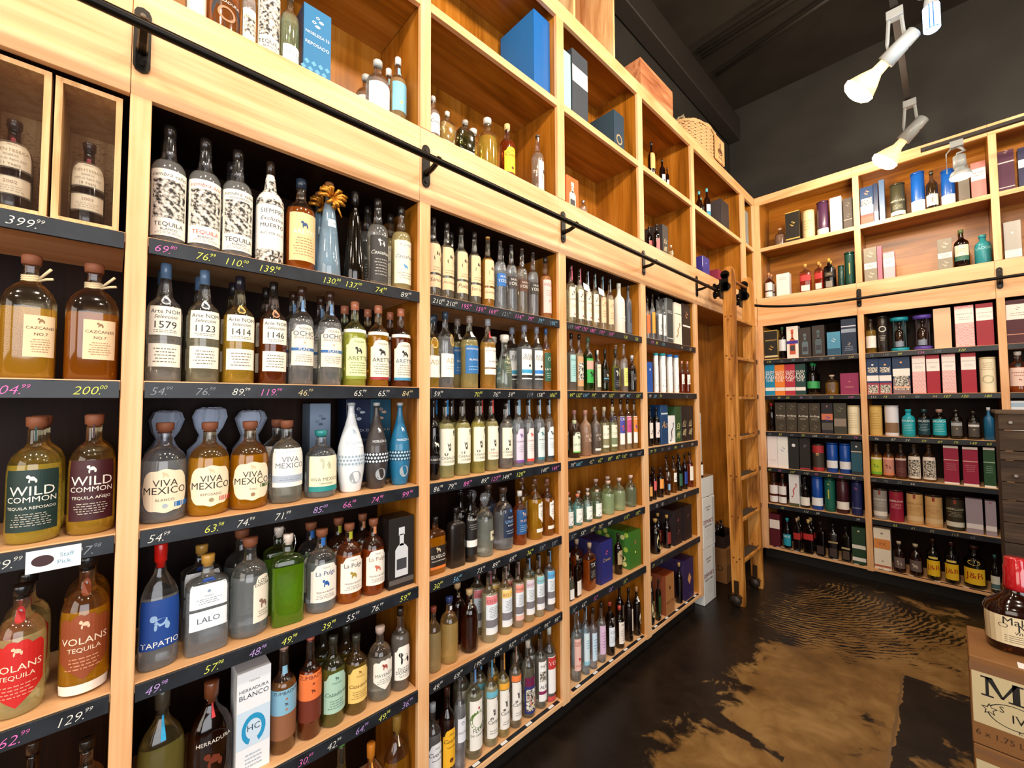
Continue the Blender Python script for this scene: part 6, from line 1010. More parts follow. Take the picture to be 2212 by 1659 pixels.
    jt = math_('MULTIPLY', math_('LESS_THAN', math_('ABSOLUTE', math_('SUBTRACT', x, math_('ADD', 1.15, math_('MULTIPLY', math_('SUBTRACT', fine, .5), .03)))), .006), math_('LESS_THAN', y, 3.45))
    m2 = N.new('ShaderNodeMix'); m2.data_type = 'RGBA'; L.new(jt, m2.inputs[0]); L.new(mx.outputs[2], m2.inputs[6]); m2.inputs[7].default_value = lin('#6c5236')
    L.new(m2.outputs[2], B.inputs['Base Color'])
    rr = N.new('ShaderNodeMapRange'); L.new(fine, rr.inputs[0]); rr.inputs[3].default_value = .22; rr.inputs[4].default_value = .5; L.new(rr.outputs[0], B.inputs['Roughness'])
    bp = N.new('ShaderNodeBump'); bp.inputs['Strength'].default_value = .25; bp.inputs['Distance'].default_value = .006; L.new(f3, bp.inputs['Height']); L.new(bp.outputs[0], B.inputs['Normal'])
floor_mat()
struct('ceiling', CEILM, -.6, 5.0, -4.0, 5.5, CEIL, CEIL+.05)
struct('wall_left', DARKW, -.42, -DEP-.005, -4.0, 5.5, 0, CEIL)
struct('wall_back', DARKW, -.35, 5.0, YB+DEP+.005, YB+DEP+.07, 0, CEIL)
struct('wall_right', mat('brown right wall', '#5a4634', .7), 4.9, 5.0, -4.0, 5.3, 0, CEIL)
struct('wall_front', mat('brown right wall', '#5a4634', .7), -.35, 4.9, -4.0, -3.9, 0, CEIL)
tag(box('ceiling_beam', mat('dark painted steel', '#2a2420', .45), None, -.345, -.215, -3.8, YB+DEP-.02, 4.70, 4.97, .006), kind='structure')
k = MB()
for o_ in (0, .10): k.tube([(-.2, 4.05+o_, 5.03), (1.2, 3.98+o_, 5.04), (3.4, 3.9+o_, 5.04)], .022, 8)
k.tube([(-.2, 4.52, 5.05), (1.6, 4.2, 5.05)], .018, 8); tag(k.build('ceiling_conduit', CEILM, None, True), 'two thin dark pipes crossing the black ceiling', 'pipe')
# ---------------------------------------------------------------- shelving
UL = [('u0', -.80, .016), ('u1', .0577, .848), ('u2', .896, 1.681), ('u3', 1.740, 2.524), ('u4', 2.585, 3.365), ('u5', 3.42, 4.545), ('u6', 4.65, 4.912)]
UB = [('A', .048, .827), ('B', .872, 1.667), ('C', 1.711, 2.50)]
BAYN = {'u0': 'cut off left bay', 'u1': 'first full bay', 'u2': 'second full bay', 'u3': 'third full bay', 'u4': 'bay left of ladder', 'u5': 'bay above ladder rail', 'u6': 'narrow corner bay',
        'A': 'first back wall bay', 'B': 'second back wall bay', 'C': 'rightmost back wall bay'}
SHN = {'s1': 'top price shelf', 's2': 'second price shelf', 's3': 'third price shelf', 's4': 'fourth price shelf', 's5': 'fifth price shelf', 's6': 'bottom shelf', 'pl': 'lower cubby', 'mid': 'upper cubby'}
class Frame:
    'maps (along, depth into the shelf, height) to the world for either wall'
    def __init__(s, left): s.left = left
    def box(s, k, a0, a1, d0, d1, z0, z1, b=0):
        if s.left: k.box(-d1, -d0, a0, a1, z0, z1, 0, b)
        else: k.box(a0, a1, YB+d0, YB+d1, z0, z1, 0, b)
        return k
    def pt(s, a, d, z): return (-d, a, z) if s.left else (a, YB+d, z)
def chalk(fr, parent, txt, a, z, size, col):
    vs, fs, w, h = glyphs(txt, .3, -.012)
    S_ = size/max(h, .5); tilt = random.uniform(-.05, .05)
    P = []; 
    for x, y in vs:
        big = 1
        P.append(fr.pt(a+x*S_, -.0065, z+y*S_+x*S_*tilt))
    mesh('chalk_price', P, fs, mat('chalk '+col, col, .9), parent)
def bay(fr, name, a0, a1, prev_post, next_post):
    left = fr.left; LVx = LV if left else LVB; Wy, Wp = (W_face_y, W_ply_y) if left else (W_face_x, W_ply_x)
    t = empty('shelving_bay', fr.pt((a0+a1)/2, 0, 0)); t0 = t.location.copy()
    def part(nm, m, *b, bev=0, parent=None):
        k = MB(); fr.box(k, *b, bev); 
        o = k.build(nm, m, parent or t)
        if parent is None: o.location = -t0
        return o
    pa = a0-prev_post; pb = a1+(next_post if next_post else 0)
    # partition and face post at the near end of the bay
    def post(p0, p1):
        part('face_post', W_face_z, p0, p1, -.002, .018, .095, OPEN, bev=.0015)
        part('face_post', W_face_z, p0, p1, -.002, .018, PL, TOPO, bev=.0015)
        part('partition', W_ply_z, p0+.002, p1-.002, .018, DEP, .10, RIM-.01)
    post(pa, a0)
    if next_post: post(a1, pb)
    part('fascia_board', Wy, pa+.0006, pb-.0006, 0, .02, OPEN, PL, bev=.001)
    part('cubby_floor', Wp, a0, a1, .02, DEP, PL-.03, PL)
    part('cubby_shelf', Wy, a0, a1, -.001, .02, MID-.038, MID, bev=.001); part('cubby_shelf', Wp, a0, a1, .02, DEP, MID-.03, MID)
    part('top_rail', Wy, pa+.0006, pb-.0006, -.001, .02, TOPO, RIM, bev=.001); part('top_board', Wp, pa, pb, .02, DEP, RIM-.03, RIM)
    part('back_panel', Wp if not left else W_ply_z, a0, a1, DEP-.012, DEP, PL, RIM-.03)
    if name == 'u5':
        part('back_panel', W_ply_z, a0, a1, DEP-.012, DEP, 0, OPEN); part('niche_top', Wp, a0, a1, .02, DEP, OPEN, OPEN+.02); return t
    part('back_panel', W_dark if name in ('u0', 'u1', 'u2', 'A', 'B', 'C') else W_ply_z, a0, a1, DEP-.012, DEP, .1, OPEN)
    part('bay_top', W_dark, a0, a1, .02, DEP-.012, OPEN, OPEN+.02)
    for s in ('s1', 's2', 's3', 's4', 's5'):
        z = LVx[s]; sh = part('shelf_board', W_face_y if left else W_face_x, a0+.0008, a1-.0008, .003, DEP-.013, z-.024, z)
        k = MB(); fr.box(k, a0+.002, a1-.002, -.005, .003, z-.044, z-.003, .001); k.build('price_strip', CHALK, sh)
        for px, tx, col in PRICES.get((name, s), []):
            chalk(fr, sh, tx.split('.')[0]+('.' if '.' in tx and left else ''), px-.006, z-.026, .019, col)
            if '.' in tx and left:
                n = len(tx.split('.')[0]); chalk(fr, sh, tx.split('.')[1], px+.0065*n+.003, z-.018, .009, col)
    z = .124; sh = part('shelf_board', W_face_y if left else W_face_x, a0-.0, a1+.0, -.002, DEP-.013, z-.022, z, bev=.001)
    k = MB(); fr.box(k, a0+.03, a1-.02, .004, .022, z, z+.002); k.build('price_strip', CHALK, sh)
    for q in range(5):
        k = MB(); a = a0+(a1-a0)*(q+.4)/5; fr.box(k, a, a+.035, .006, .020, z+.002, z+.0026); k.build('price_tag', mat('white tag', '#e8e8e8', .6), sh)
    part('toe_kick', mat('black toe kick', '#0f0b08', .6), pa, pb, .05, .06, 0, .10)
    return t
lab = {'u0': 'wooden shelving bay cut off by the left edge of the photo', 'u1': 'wooden shelving bay nearest the camera with widest looking shelves', 'u2': 'second full wooden shelving bay on the left wall',
 'u3': 'third full wooden shelving bay on the left wall', 'u4': 'wooden shelving bay just left of the white carton stack', 'u5': 'wooden bay with open niche behind the ladder',
 'u6': 'narrow wooden corner bay to the right of the ladder', 'A': 'wooden back wall bay nearest the corner', 'B': 'middle wooden back wall bay behind the plank stand', 'C': 'wooden back wall bay cut off by the right edge'}
frL, frB = Frame(True), Frame(False)
for i, (n, a0, a1) in enumerate(UL):
    pp = a0-UL[i-1][2] if i else .04
    tag(bay(frL, n, a0, a1, pp, .046 if n == 'u6' else 0), lab[n], 'shelving', 'wooden shelving bays')
for i, (n, a0, a1) in enumerate(UB):
    tag(bay(frB, n, a0, a1, a0-UB[i-1][2] if i else .047, .05 if n == 'C' else 0), lab[n], 'shelving', 'wooden shelving bays')
# ---------------------------------------------------------------- stock on the shelves
ORD = ['first', 'second', 'third', 'fourth', 'fifth', 'sixth', 'seventh', 'eighth', 'ninth', 'tenth', 'eleventh', 'twelfth', 'thirteenth']
def cat_of(kind): return {'box': 'carton', 'tube': 'gift tube', 'cage': 'display tube'}.get(kind, 'bottle')
for (bn, sh, left, zq, back, items) in DATA:
    for i, (a, dc, R, H, D, kind, g, c, lb, desc, opts) in enumerate(items):
        op = opts.split(); rz = math.pi/2 if left else 0
        root = make_item(kind, R, H, D, g, c, lb, op, False)
        z = zq+.0006; root.location = (-dc, a, z) if left else (a, YB+dc, z); jit = 0 if kind in ('box',) or lb.count(';') > 2 else random.uniform(-.12, .12)
        root.rotation_euler = (0, 0, rz+jit)
        where = '%s%s from left, %s, %s' % (ORD[i], ' behind' if back else '', SHN[sh], BAYN[bn])
        root['label'] = ' '.join((desc+', '+where).split()[:16]) if len((desc+' '+where).split()) <= 16 else desc+', '+SHN[sh]+', '+BAYN[bn]
        root['category'] = cat_of(kind); root['group'] = 'stock on the %s of the %s' % (SHN[sh], BAYN[bn])
        if 'b' in op and not back:
            q = dc+2*max(R, D/2)+.012
            if q+max(R, D/2) < DEP-.015:
                r2 = dup(root, (-q, a, z) if left else (a, YB+q, z))
                r2['label'] = 'bottle hidden behind the %s one from left, %s, %s' % (ORD[i], SHN[sh], BAYN[bn])
                r2['group'] = 'back row bottles on the %s of the %s' % (SHN[sh], BAYN[bn])
# ---------------------------------------------------------------- glass fronted wooden cases, first bay
PANE = glass('#fcfcfa', False); [setattr(n.inputs[0], 'default_value', .16) for n in PANE.node_tree.nodes if n.type == 'MIX_SHADER']
def wood_case(y0, y1, h, yr, name_side):
    z = LV['s1']; t = empty('display_case', (-.02, (y0+y1)/2, z+.0006)); w = y1-y0; w2 = w/2
    k = MB()
    for b in ((-.26, 0, -w2, -w2+.012, 0, h), (-.26, 0, w2-.012, w2, 0, h), (-.26, 0, -w2+.012, w2-.012, 0, .012), (-.26, 0, -w2+.012, w2-.012, h-.012, h), (-.26, -.25, -w2+.012, w2-.012, .012, h-.012)): k.box(*b)
    k.build('wooden_case', W_crate, t)
    box('glass_pane', PANE, t, -.008, -.005, -w2+.012, w2-.012, .012, h-.012)
    k = MB()
    for _ in range(420):
        x = random.uniform(-.20, -.15); yy = random.uniform(-.95, .95)*(w2-.012); zz = random.uniform(.02, h*.8)
        dx, dy, dz = [random.uniform(-.02, .02) for _ in range(3)]; n = len(k.v)
        yb = max(-w2+.013, min(w2-.013, yy+dy)); k.v += [(x, yy, zz), (x+.0012, yy, zz+.0012), (min(-.012, x+dx), yb, max(.013, zz+dz))]; k.f.append([n, n+1, n+2]); k.i.append(0)
    tag(k.build('straw_packing', mat('straw', '#8a6034', .9), t), kind='stuff')
    tag(t, 'wooden presentation case with glass front, %s of two, %s' % (name_side, 'top price shelf of cut off bay'), 'display case', 'glass fronted wooden cases')
    b = make_item('v', (w2-.02)*.82, h*.62, 0, '#4a1810', '#2a1010', "R .44 .72 1.1 #e2d4bc;TEQUILA@.9,.07,#6a4a3c;FUENTESECA@.66,.17,#8a6a3c;RESERVA@.47,.07,#6a4a3c;100%% de Agave Azul@.3,.09,#6a4a3c;%s@.12,.1,#6a4a3c|R .16 .34 1.1 #e2d4bc;%s@.7,.2,#8a5a4c;=@.1,.5,3,#a08a74|O .745 .80 .35 #8c2c38" % yr, [], False)
    b.location = (-.075, (y0+y1)/2, z+.014); b.rotation_euler = (0, 0, math.pi/2)
    tag(b, 'dark bottle with cream labels inside the %s glass fronted case' % name_side, 'bottle')
wood_case(-.235, -.118, .345, ('11 Years', '2002'), 'left'); wood_case(-.112, .003, .343, ('18 Years', '2003'), 'right')
# staff card on the third price strip
t = empty('shelf_card', (.006, -.083, LV['s3']-.032)); box('card', mat('white tag', '#e8e8e8', .6), t, 0, .0015, -.042, .042, -.024, .024, 0)
A = Art(type('S', (), {'kind': 'box', 'R': .03, '__call__': lambda s, u, z, off: (.0015+off, u, z)})()); A.disc(paper('#3a1c20'), -.017, 0, .017, .0004, .012, n=20); A.text(paper('#5c9cb8'), 'Staff', .02, .007, .009, .03, .0004); A.text(paper('#5c9cb8'), 'Pick', .016, -.008, .009, .03, .0004); A.build('card_print', t)
tag(t, 'small white staff pick card on the third price strip', 'card')
# ---------------------------------------------------------------- ladder rail
RAILZ = 2.532; RX = .10
t = empty('ladder_rail', (0, 0, 0))
pts = [(RX, -2.2+.8*i, RAILZ) for i in range(8)]+[(RX, 4.15, RAILZ)]
cR = .62
for i in range(0, 11): q = math.radians(90*i/10); pts.append((RX+cR*(1-math.cos(q)), YB-RX-cR+cR*math.sin(q), RAILZ+.01*math.sin(q)))
pts += [(1.5, YB-RX, RAILZ+.015), (2.6, YB-RX, RAILZ+.02)]
MB().tube(pts, .0125, 12).build('rail_pipe', BLACK, t, True)
def bracket(P, left, zc):
    k = MB(); h = .085
    S = []
    def q(a, d, z): return (d, P+a, zc+z) if left else (P+a, YB-d, zc+z)
    out = [(-.017, -h+.017), (-.012, -h+.005), (0, -h), (.012, -h+.005), (.017, -h+.017), (.017, h-.017), (.012, h-.005), (0, h), (-.012, h-.005), (-.017, h-.017)]
    n = len(out); k.v += [q(a, .0025, z) for a, z in out]+[q(a, .008, z) for a, z in out]
    k.f.append([n+i for i in range(n)]); k.f.append(list(range(n-1, -1, -1)))
    for i in range(n): k.f.append([i, (i+1) % n, n+(i+1) % n, n+i])
    k.i += [0]*(n+2)
    k.tube([q(0, .006, -.03), q(0, .05, -.028), q(0, .085, -.018), q(0, .10, -.004)], [.012, .010, .010, .009], 8)
    o = k.build('rail_bracket', BLACK, t)
    k = MB(); [k.tube([q(0, .006, z), q(0, .0105, z)], .006, 8) for z in (-h+.022, h-.022)]; k.build('screw', mat('dark screw', '#3a3430', .3, .9), o)
for y in (-.81, .035, .872, 1.716, 2.562, 3.414): bracket(y, True, 2.555)
for x in (.845, 1.69, 2.5): bracket(x, False, 2.565)
tag(t, 'black steel ladder rail running along the fascia and around the corner', 'rail')
# ---------------------------------------------------------------- rolling ladder
t = empty('library_ladder', (.17, 3.89, 0)); L0 = Vector((.17, 3.89, 0))
def lp(nm, k, m, smooth=False, par=None): o = k.build(nm, m, par or t, smooth); o.location = -L0 if par is None else (0, 0, 0); return o
TOPX, BOTX = .163, .18
def stringer(y):
    k = MB(); P = []
    for z, x, w in ((.0, BOTX, .042), (.04, BOTX, .046), (1.2, .165, .047), (2.4, TOPX+.003, .047), (2.62, TOPX+.003, .047), (2.70, TOPX, .042), (2.73, TOPX, .022)):
        P.append((x-w, x+w, z))
    for x0, x1, z in P: k.v += [(x0, y-.016, z), (x1, y-.016, z), (x1, y+.016, z), (x0, y+.016, z)]
    for j in range(len(P)-1):
        for i in range(4): a = j*4+i; b_ = j*4+(i+1) % 4; k.f.append([a, b_, b_+4, a+4]); k.i.append(0)
    k.f += [[3, 2, 1, 0], [len(k.v)-4+i for i in range(4)]]; k.i += [0, 0]
    o = lp('stringer', k, W_ladder)
    k = MB()
    for j in range(7):
        z = 2.29-.325*j; x = .157+.02*(1-z/2.4)
        for dx, dz in ((-.022, .03), (.022, .028), (.0, 0)): k.tube([(x+dx, y-.0155, z+dz), (x+dx, y-.021, z+dz)], .006, 8)
    k.build('screw_cover', mat('dark plug', '#6a3c18', .4), o)
    return o
for y in (3.66, 4.12): stringer(y)
for j in range(8):
    z = 2.31-.325*j; x = .157+.02*(1-z/2.4)
    if z > .05: k = MB(); k.box(x-.05, x+.048, 3.677, 4.103, z-.025, z, 0, .003); o = lp('tread', k, W_ladder); MB().box(x-.046, x+.03, 3.69, 4.09, z, z+.002).build('grip_pad', mat('grey grip', '#3a2f22', .8), o)
k = MB(); k.tube([(.157, 3.676, 2.64), (.157, 4.104, 2.64)], .014, 12); lp('top_dowel', k, mat('oak dowel', '#8a5424', .4), True)
k = MB(); k.box(.12, .20, 3.69, 4.09, 2.352, 2.36); 
for y in (3.66, 4.12):
    s = -1 if y < 3.9 else -1
    k = MB()
    yy = y-.022
    for (zz, xx, r) in ((2.665, .145, .034), (2.565, .150, .036)): k.tube([(xx, yy-.012, zz), (xx, yy+.004, zz)], r, 18)
    k.box(.120, .168, yy-.012, yy+.004, 2.53, 2.67)
    k.box(.122, .132, yy-.075, yy-.008, 2.46, 2.62, 0, .003)
    for zz in (2.5645, 2.4995):
        k.tube([(.072, yy-.045, zz), (.082, yy-.045, zz), (.086, yy-.045, zz), (.114, yy-.045, zz), (.118, yy-.045, zz), (.128, yy-.045, zz)], [.032, .032, .0185, .0185, .032, .032], 16)
    lp('roller_bracket', k, BLACK)
    k = MB(); a = []
    for i in range(9): q = math.radians(180*i/8); a.append((.185-.035*math.cos(q)*0+.0, yy-.01-.0, .0))
    k.tube([(.175+.03*math.sin(math.radians(i*22)), y-.045, .045+.038*math.cos(math.radians(i*22))+.06) for i in range(-3, 6)], .006, 8)
    k.v = []; k.f = []; k.i = []
    k.tube([(.165, y-.052, .042), (.165, y-.022, .042)], .042, 20)
    wheel = lp('wheel', k, mat('dark rubber', '#2a2018', .5), True)
    k = MB(); P = [(.165+.055*math.sin(math.radians(d)), .042+.055*math.cos(math.radians(d))) for d in range(-100, 61, 20)]
    for (xa, za), (xb, zb) in zip(P, P[1:]):
        n = len(k.v); k.v += [(xa, y-.056, za), (xb, y-.056, zb), (xb, y-.018, zb), (xa, y-.018, za)]; k.f.append([n, n+1, n+2, n+3]); k.i.append(0)
    k.box(.150, .185, y-.022, y-.0165, .06, .19); lp('wheel_guard', k, mat('worn bronze', '#5a4632', .35, .8))
tag(t, 'knotty wooden rolling library ladder hooked on the black rail', 'ladder')
# ---------------------------------------------------------------- boxes in the niche
WB = mat('white carton', '#d5d8d4', .5); KR = mat('kraft cardboard', '#83582c', .7); KD = mat('kraft cardboard dark', '#6a4626', .7)
def print_face(t, y0, y1, h, x, els, m=None):
    A = Art(type('S', (), {'kind': 'box', 'R': (y1-y0)/2, '__call__': lambda s, u, z, off: (x+off, u, z)})())
    for e in els: A.text(paper(e[1]), e[0], e[2], e[3]*h, e[4]*h, (y1-y0)*.8, .0008, 0, .004)
    for j in range(5):
        for q in range(4): A.rect(paper('#9a9488'), -.055+.028*q, -.055+.028*q+random.uniform(.01, .024), h*(.18+.045*j), h*(.187+.045*j), .0008, 1)
    A.rect(paper('#b9bab6'), (y1-y0)*.30, (y1-y0)*.44, h*.04, h*.96, .0004, 1)
    A.build('front_print', t)
zz = 0
for j, (h, nm) in enumerate(((.44, 'bottom'), (.40, 'second'), (.16, 'open topped third'), (.0, ''), )):
    if h == 0: break
    t = empty('shipping_carton', (-.15+.004*(j % 2), 3.552, zz)); y0, y1 = -.118, .118
    box('carton_body', WB, t, -.15, .148, y0, y1, .001, h, .003)
    if h > .3: print_face(t, y0, y1, h, .149, [("DEWAR'S", '#8a4a4c', -.02, .52, .085), ('WHITE LABEL', '#6a6464', -.02, .43, .04), ('JOHN DEWAR', '#3a3c44', -.02, .80, .035), ('& SONS', '#3a3c44', -.02, .75, .03)])
    k = MB(); k.box(-.15, .1485, -.012, .012, h, h+.0006) if h > .3 else k.box(.02, .1485, y0, y1, h, h+.003)
    k.build('tape' if h > .3 else 'open_flap', KR, t)
    tag(t, 'white shipping carton, %s in the stack beside the ladder' % nm, 'carton', 'white shipping cartons stacked in the niche'); zz += h+.003
t = empty('shipping_carton', (-.20, 3.552, zz)); box('carton_body', WB, t, -.12, .11, -.11, .115, .004, .42, .003); A = Art(type('S', (), {'kind': 'box', 'R': .11, '__call__': lambda s, u, z, off: (.111+off, u, z)})()); A.disc(paper('#8a8a88'), 0, .31, .03, .0008, .035, n=20, inner=.85); A.text(paper('#7a7672'), 'S', 0, .31, .03, .03, .0008); A.text(paper('#8a8682'), 'PERSONAL', 0, .22, .02, .18, .0008); A.text(paper('#8a8682'), 'RESERVE', 0, .18, .02, .18, .0008); A.build('front_print', t)
tag(t, 'off white carton with round emblem above the open carton', 'carton', 'white shipping cartons stacked in the niche')
t = empty('shipping_carton', (-.20, 3.552, zz+.423)); box('carton_body', WB, t, -.12, .11, -.11, .112, .0, .09, .002)
k = MB(); k.v += [(-.12, -.11, .09), (-.12, .112, .09), (.10, .112, .092), (.10, -.11, .092), (-.13, -.11, .20), (-.13, .112, .17)]; k.f += [[0, 1, 5, 4], [0, 3, 2, 1]]; k.i += [0, 0]; k.build('raised_flap', KD, t)
tag(t, 'topmost shallow white carton with raised brown flap', 'carton', 'white shipping cartons stacked in the niche')
b = make_item('b', .028, .17, 0, '#2c120c', '#1c1010', "R .1 .6 1.1 #e6e6e2", [], False); b.location = (-.035, 3.475, zz); b.rotation_euler = (0, 0, 1.5); tag(b, 'small dark bottle standing in the open white carton', 'bottle')
t = empty('shipping_carton', (-.165, 4.18, 0)); box('carton_body', KR, t, -.16, .14, -.20, .20, .001, .30, .003)
k = MB(); k.box(-.16, .1405, -.20, .20, .262, .264); A = Art(type('S', (), {'kind': 'box', 'R': .2, '__call__': lambda s, u, z, off: (u, -.2005-off, z)})()); A.text(paper('#3a2414'), 'WILD', .02, .13, .05, .2, .0006); A.build('side_print', t)
tag(t, 'brown cardboard carton on the floor behind the ladder', 'carton')
t = empty('bottle_tray', (-.165, 4.18, .302)); k = MB()
for b_ in ((-.13, .12, -.18, .16, 0, .006), (-.13, -.125, -.18, .16, .006, .10), (.115, .12, -.18, .16, .006, .10), (-.125, .115, -.18, -.175, .006, .10), (-.125, .115, .155, .16, .006, .10)): k.box(*b_)
k.build('tray_body', mat('dark print tray', '#2a160e', .6), t); tag(t, 'dark open tray of small bottles on the brown carton', 'tray')
b0 = None
for j in range(8):
    px, py = -.105+.075*(j % 2)+.02, -.14+.08*(j//2)
    if b0 is None: b0 = make_item('v', .03, .17, 0, '#2a1408', '#1a1512', "", [], False); b = b0; b.location = (-.165+px, 4.18+py, .309)
    else: b = dup(b0, (-.165+px, 4.18+py, .309))
    tag(b, 'small dark bottle with black cap in tray behind ladder, %s row, %s column' % (('nearest', 'second', 'third', 'farthest')[j//2], ('wall side', 'aisle side')[j % 2]), 'bottle', 'small bottles in the tray')
# ---------------------------------------------------------------- on top of the shelving
t = empty('wooden_crate', (-.13, 2.06, RIM)); k = MB()
box('end_board', W_crate, t, -.20, .12, .195, .213, .0, .75); box('end_board', W_crate, t, -.20, .12, -.215, -.197, .0, .75)
box('back_board', W_red, t, -.20, -.185, -.197, .195, .0, .75); box('side_board', W_crate, t, -.185, .12, -.197, .195, .0, .014)
tag(t, 'tall pale pine crate standing open on top of the shelving', 'crate')
t = empty('wooden_crate', (-.15, 2.83, RIM)); box('crate_side', W_red, t, .13, .145, -.245, .24, .0, .19); box('crate_side', W_red, t, -.145, -.13, -.245, .24, .0, .19)
box('crate_end', W_red, t, -.13, .13, -.245, -.23, .0, .19); box('crate_end', W_red, t, -.13, .13, .225, .24, .0, .19); box('crate_lid', W_red, t, -.1445, .1445, -.2445, .2395, .1905, .205)
tag(t, 'low reddish wooden crate lying on top of the shelving', 'crate')
t = empty('wicker_basket', (-.16, 3.80, RIM)); k = MB(); WK = mat('wicker', '#c8a070', .7)
for r in range(15):
    z = .008+.0155*r; pts = []
    for i in range(49):
        a = 2*math.pi*i/48; rr = 1+.03*math.cos(24*a+math.pi*r); pts.append((.155*rr*math.cos(a), .30*rr*math.sin(a), z))
    k.tube(pts, .0075, 6, 0, False)
k.build('woven_wall', WK, t, True)
k = MB(); [k.tube([(.155*math.cos(a), .30*math.sin(a), .0), (.155*math.cos(a), .30*math.sin(a), .245)], .006, 6) for a in [2*math.pi*(i+.5)/24 for i in range(24)]]; k.build('stake', WK, t)
k = MB()
for r in range(3): k.tube([((.16+.004*r)*math.cos(2*math.pi*i/48), (.305+.004*r)*math.sin(2*math.pi*i/48), .245+.008*math.sin(i*1.3+r*2)) for i in range(49)], .008, 6, 0, False)
k.build('braided_rim', WK, t, True)
k = MB(); [k.tube([(random.uniform(-.05, .05), -.24+random.uniform(-.04, .04), .24+random.uniform(0, .07)) for _ in range(4)], .006, 5) for _ in range(9)]; tag(k.build('dried_foliage', mat('dried leaves', '#b0a080', .8), t), kind='stuff')
box('wooden_plaque', W_crate, t, .168, .178, .06, .27, .0, .22); A = Art(type('S', (), {'kind': 'box', 'R': .1, '__call__': lambda s, u, z, off: (.1785+off, u, z)})()); A.disc(paper('#6a4430'), .165, .09, .055, .0008, .03, n=16, inner=.7); A.rect(paper('#6a4430'), .155, .175, .08, .17, .0008, 1); A.disc(paper('#6a4430'), .165, .10, .045, .001, .022, n=12); A.text(paper('#6a4430'), 'WINES', .165, .035, .02, .1, .0008); A.build('plaque_print', t)
tag(t, 'oval wicker basket with wooden plaque on top of the shelving', 'basket')
# ---------------------------------------------------------------- lights in view
WHT = mat('white enamel', '#8f9290', .35); GLOW = mat('lit bulb', '#ffe2b0', .3, emit=14); COOL = mat('led strip', '#b8d8ff', .3, emit=1.6)
t = empty('light_track', (1.24, 3.0, 4.02)); box('track_bar', mat('dark track', '#241c16', .5), t, -.018, .018, -5.6, 1.55, -.012, .012); k = MB()
[MB().tube([(0, y_, .012), (0, y_, CEIL-4.02)], .004, 6).build('hanger_rod', BLACK, t) for y_ in (-4.5, .4)]; tag(t, 'dark lighting track above the aisle ending over the far corner', 'track')
def track_head(name, base, aim, bulb_r, lbl, lit=True):
    t = empty(name, base); d = Vector(aim).normalized()
    box('track_adapter', WHT, t, -.03, .03, -.02, .02, -.055, -.014, .002)
    k = MB(); 
    for s in (-1, 1): k.tube([(.022*s, 0, -.05), (.030*s, .0, -.16), (.030*s, .0, -.22)], .008, 6)
    k.build('yoke', WHT, t)
    p = Vector((0, 0, -.21)); k = MB(); k.tube([tuple(p-d*.085), tuple(p-d*.08), tuple(p+d*.05)], [.024, .031, .038], 16); k.build('socket', WHT, t, True)
    k = MB(); k.tube([(-.045, 0, -.21), (.045, 0, -.21)], .011, 8); k.build('pivot_screw', mat('steel screw', '#6a6460', .3, 1), t)
    k = MB(); k.tube([tuple(p+d*.05), tuple(p+d*.09), tuple(p+d*.13), tuple(p+d*.17)], [.024, .027, .052, .072], 18); k.build('bulb_neck', mat('bulb reflector', '#e0c08c', .4, emit=.9), t, True)
    k = MB(); k.tube([tuple(p+d*.17), tuple(p+d*.19), tuple(p+d*.205), tuple(p+d*.213)], [.074, .070, .052, .022], 18); k.build('bulb_face', GLOW, t, True)
    t.scale = (1.3, 1.3, 1.3); tag(t, lbl, 'lamp', 'track lamps over the aisle')
    q = Vector(base)+p*1.3+d*.42; lamp(q, 20, WARM, .05)
track_head('track_lamp', (1.24, 3.40, 4.02), (-.75, .1, -.55), .06, 'nearer lit white track lamp high above the aisle')
track_head('track_lamp', (1.25, 4.53, 4.02), (-.70, .05, -.70), .06, 'farther lit white track lamp in front of the back wall shelving')
# corn shaped LED lamp beside the nearer head
t = empty('led_lamp', (1.395, 3.38, 4.02)); k = MB(); k.tube([(0, .02, 0), (0, .02, .012)], .065, 24); k.build('round_plate', WHT, t)
k = MB(); k.tube([(0, .02, 0), (.0, .02, -.10)], [.02, .034], 16); k.build('socket', WHT, t, True)
for j in range(12):
    a = 2*math.pi*j/12; k = MB(); k.box(-.006, .006, -.003, .003, -.24, -.105); o = k.build('led_strip', COOL, t); o.location = (.034*math.cos(a), .02+.034*math.sin(a), 0); o.rotation_euler = (0, 0, a+math.pi/2)
k = MB(); k.tube([(0, .02, -.10), (0, .02, -.245)], [.031, .031], 16); k.build('lamp_core', mat('blue lamp core', '#1450a8', .4, emit=.25), t)
k = MB(); k.tube([(0, .02, -.245), (0, .02, -.25)], [.033, .028], 16); k.build('led_tip', COOL, t)
tag(t, 'bluish corn shaped LED lamp hanging beside the nearer track lamp', 'lamp'); lamp((1.31, 3.20, 3.60), 4, (.75, .88, 1), .04)
t = empty('light_track', (2.0, 4.5, 3.56)); box('track_bar', mat('dark track', '#241c16', .5), t, -.70, 1.6, -.016, .016, -.012, .012); k = MB(); [MB().tube([(x_, 0, .012), (x_, 0, CEIL-3.56)], .003, 6).build('hanger_rod', BLACK, t) for x_ in (.9, 1.5)]
tag(t, 'dark lighting track in front of the back wall upper cubbies', 'track')
t = empty('flood_lamp', (1.49, 4.5, 3.56)); box('track_adapter', WHT, t, -.035, .035, -.022, .022, -.06, -.013, .002)
k = MB(); k.tube([(0, 0, -.05), (.03, .01, -.08), (.04, 0, -.10), (.0, -.02, -.115), (-.01, 0, -.13), (.02, 0, -.15)], .008, 6); k.build('coiled_arm', WHT, t, True)
k = MB(); k.tube([(-.03, 0, -.06), (-.055, 0, -.09), (-.055, 0, -.24)], .004, 6); k.build('side_wire', WHT, t)
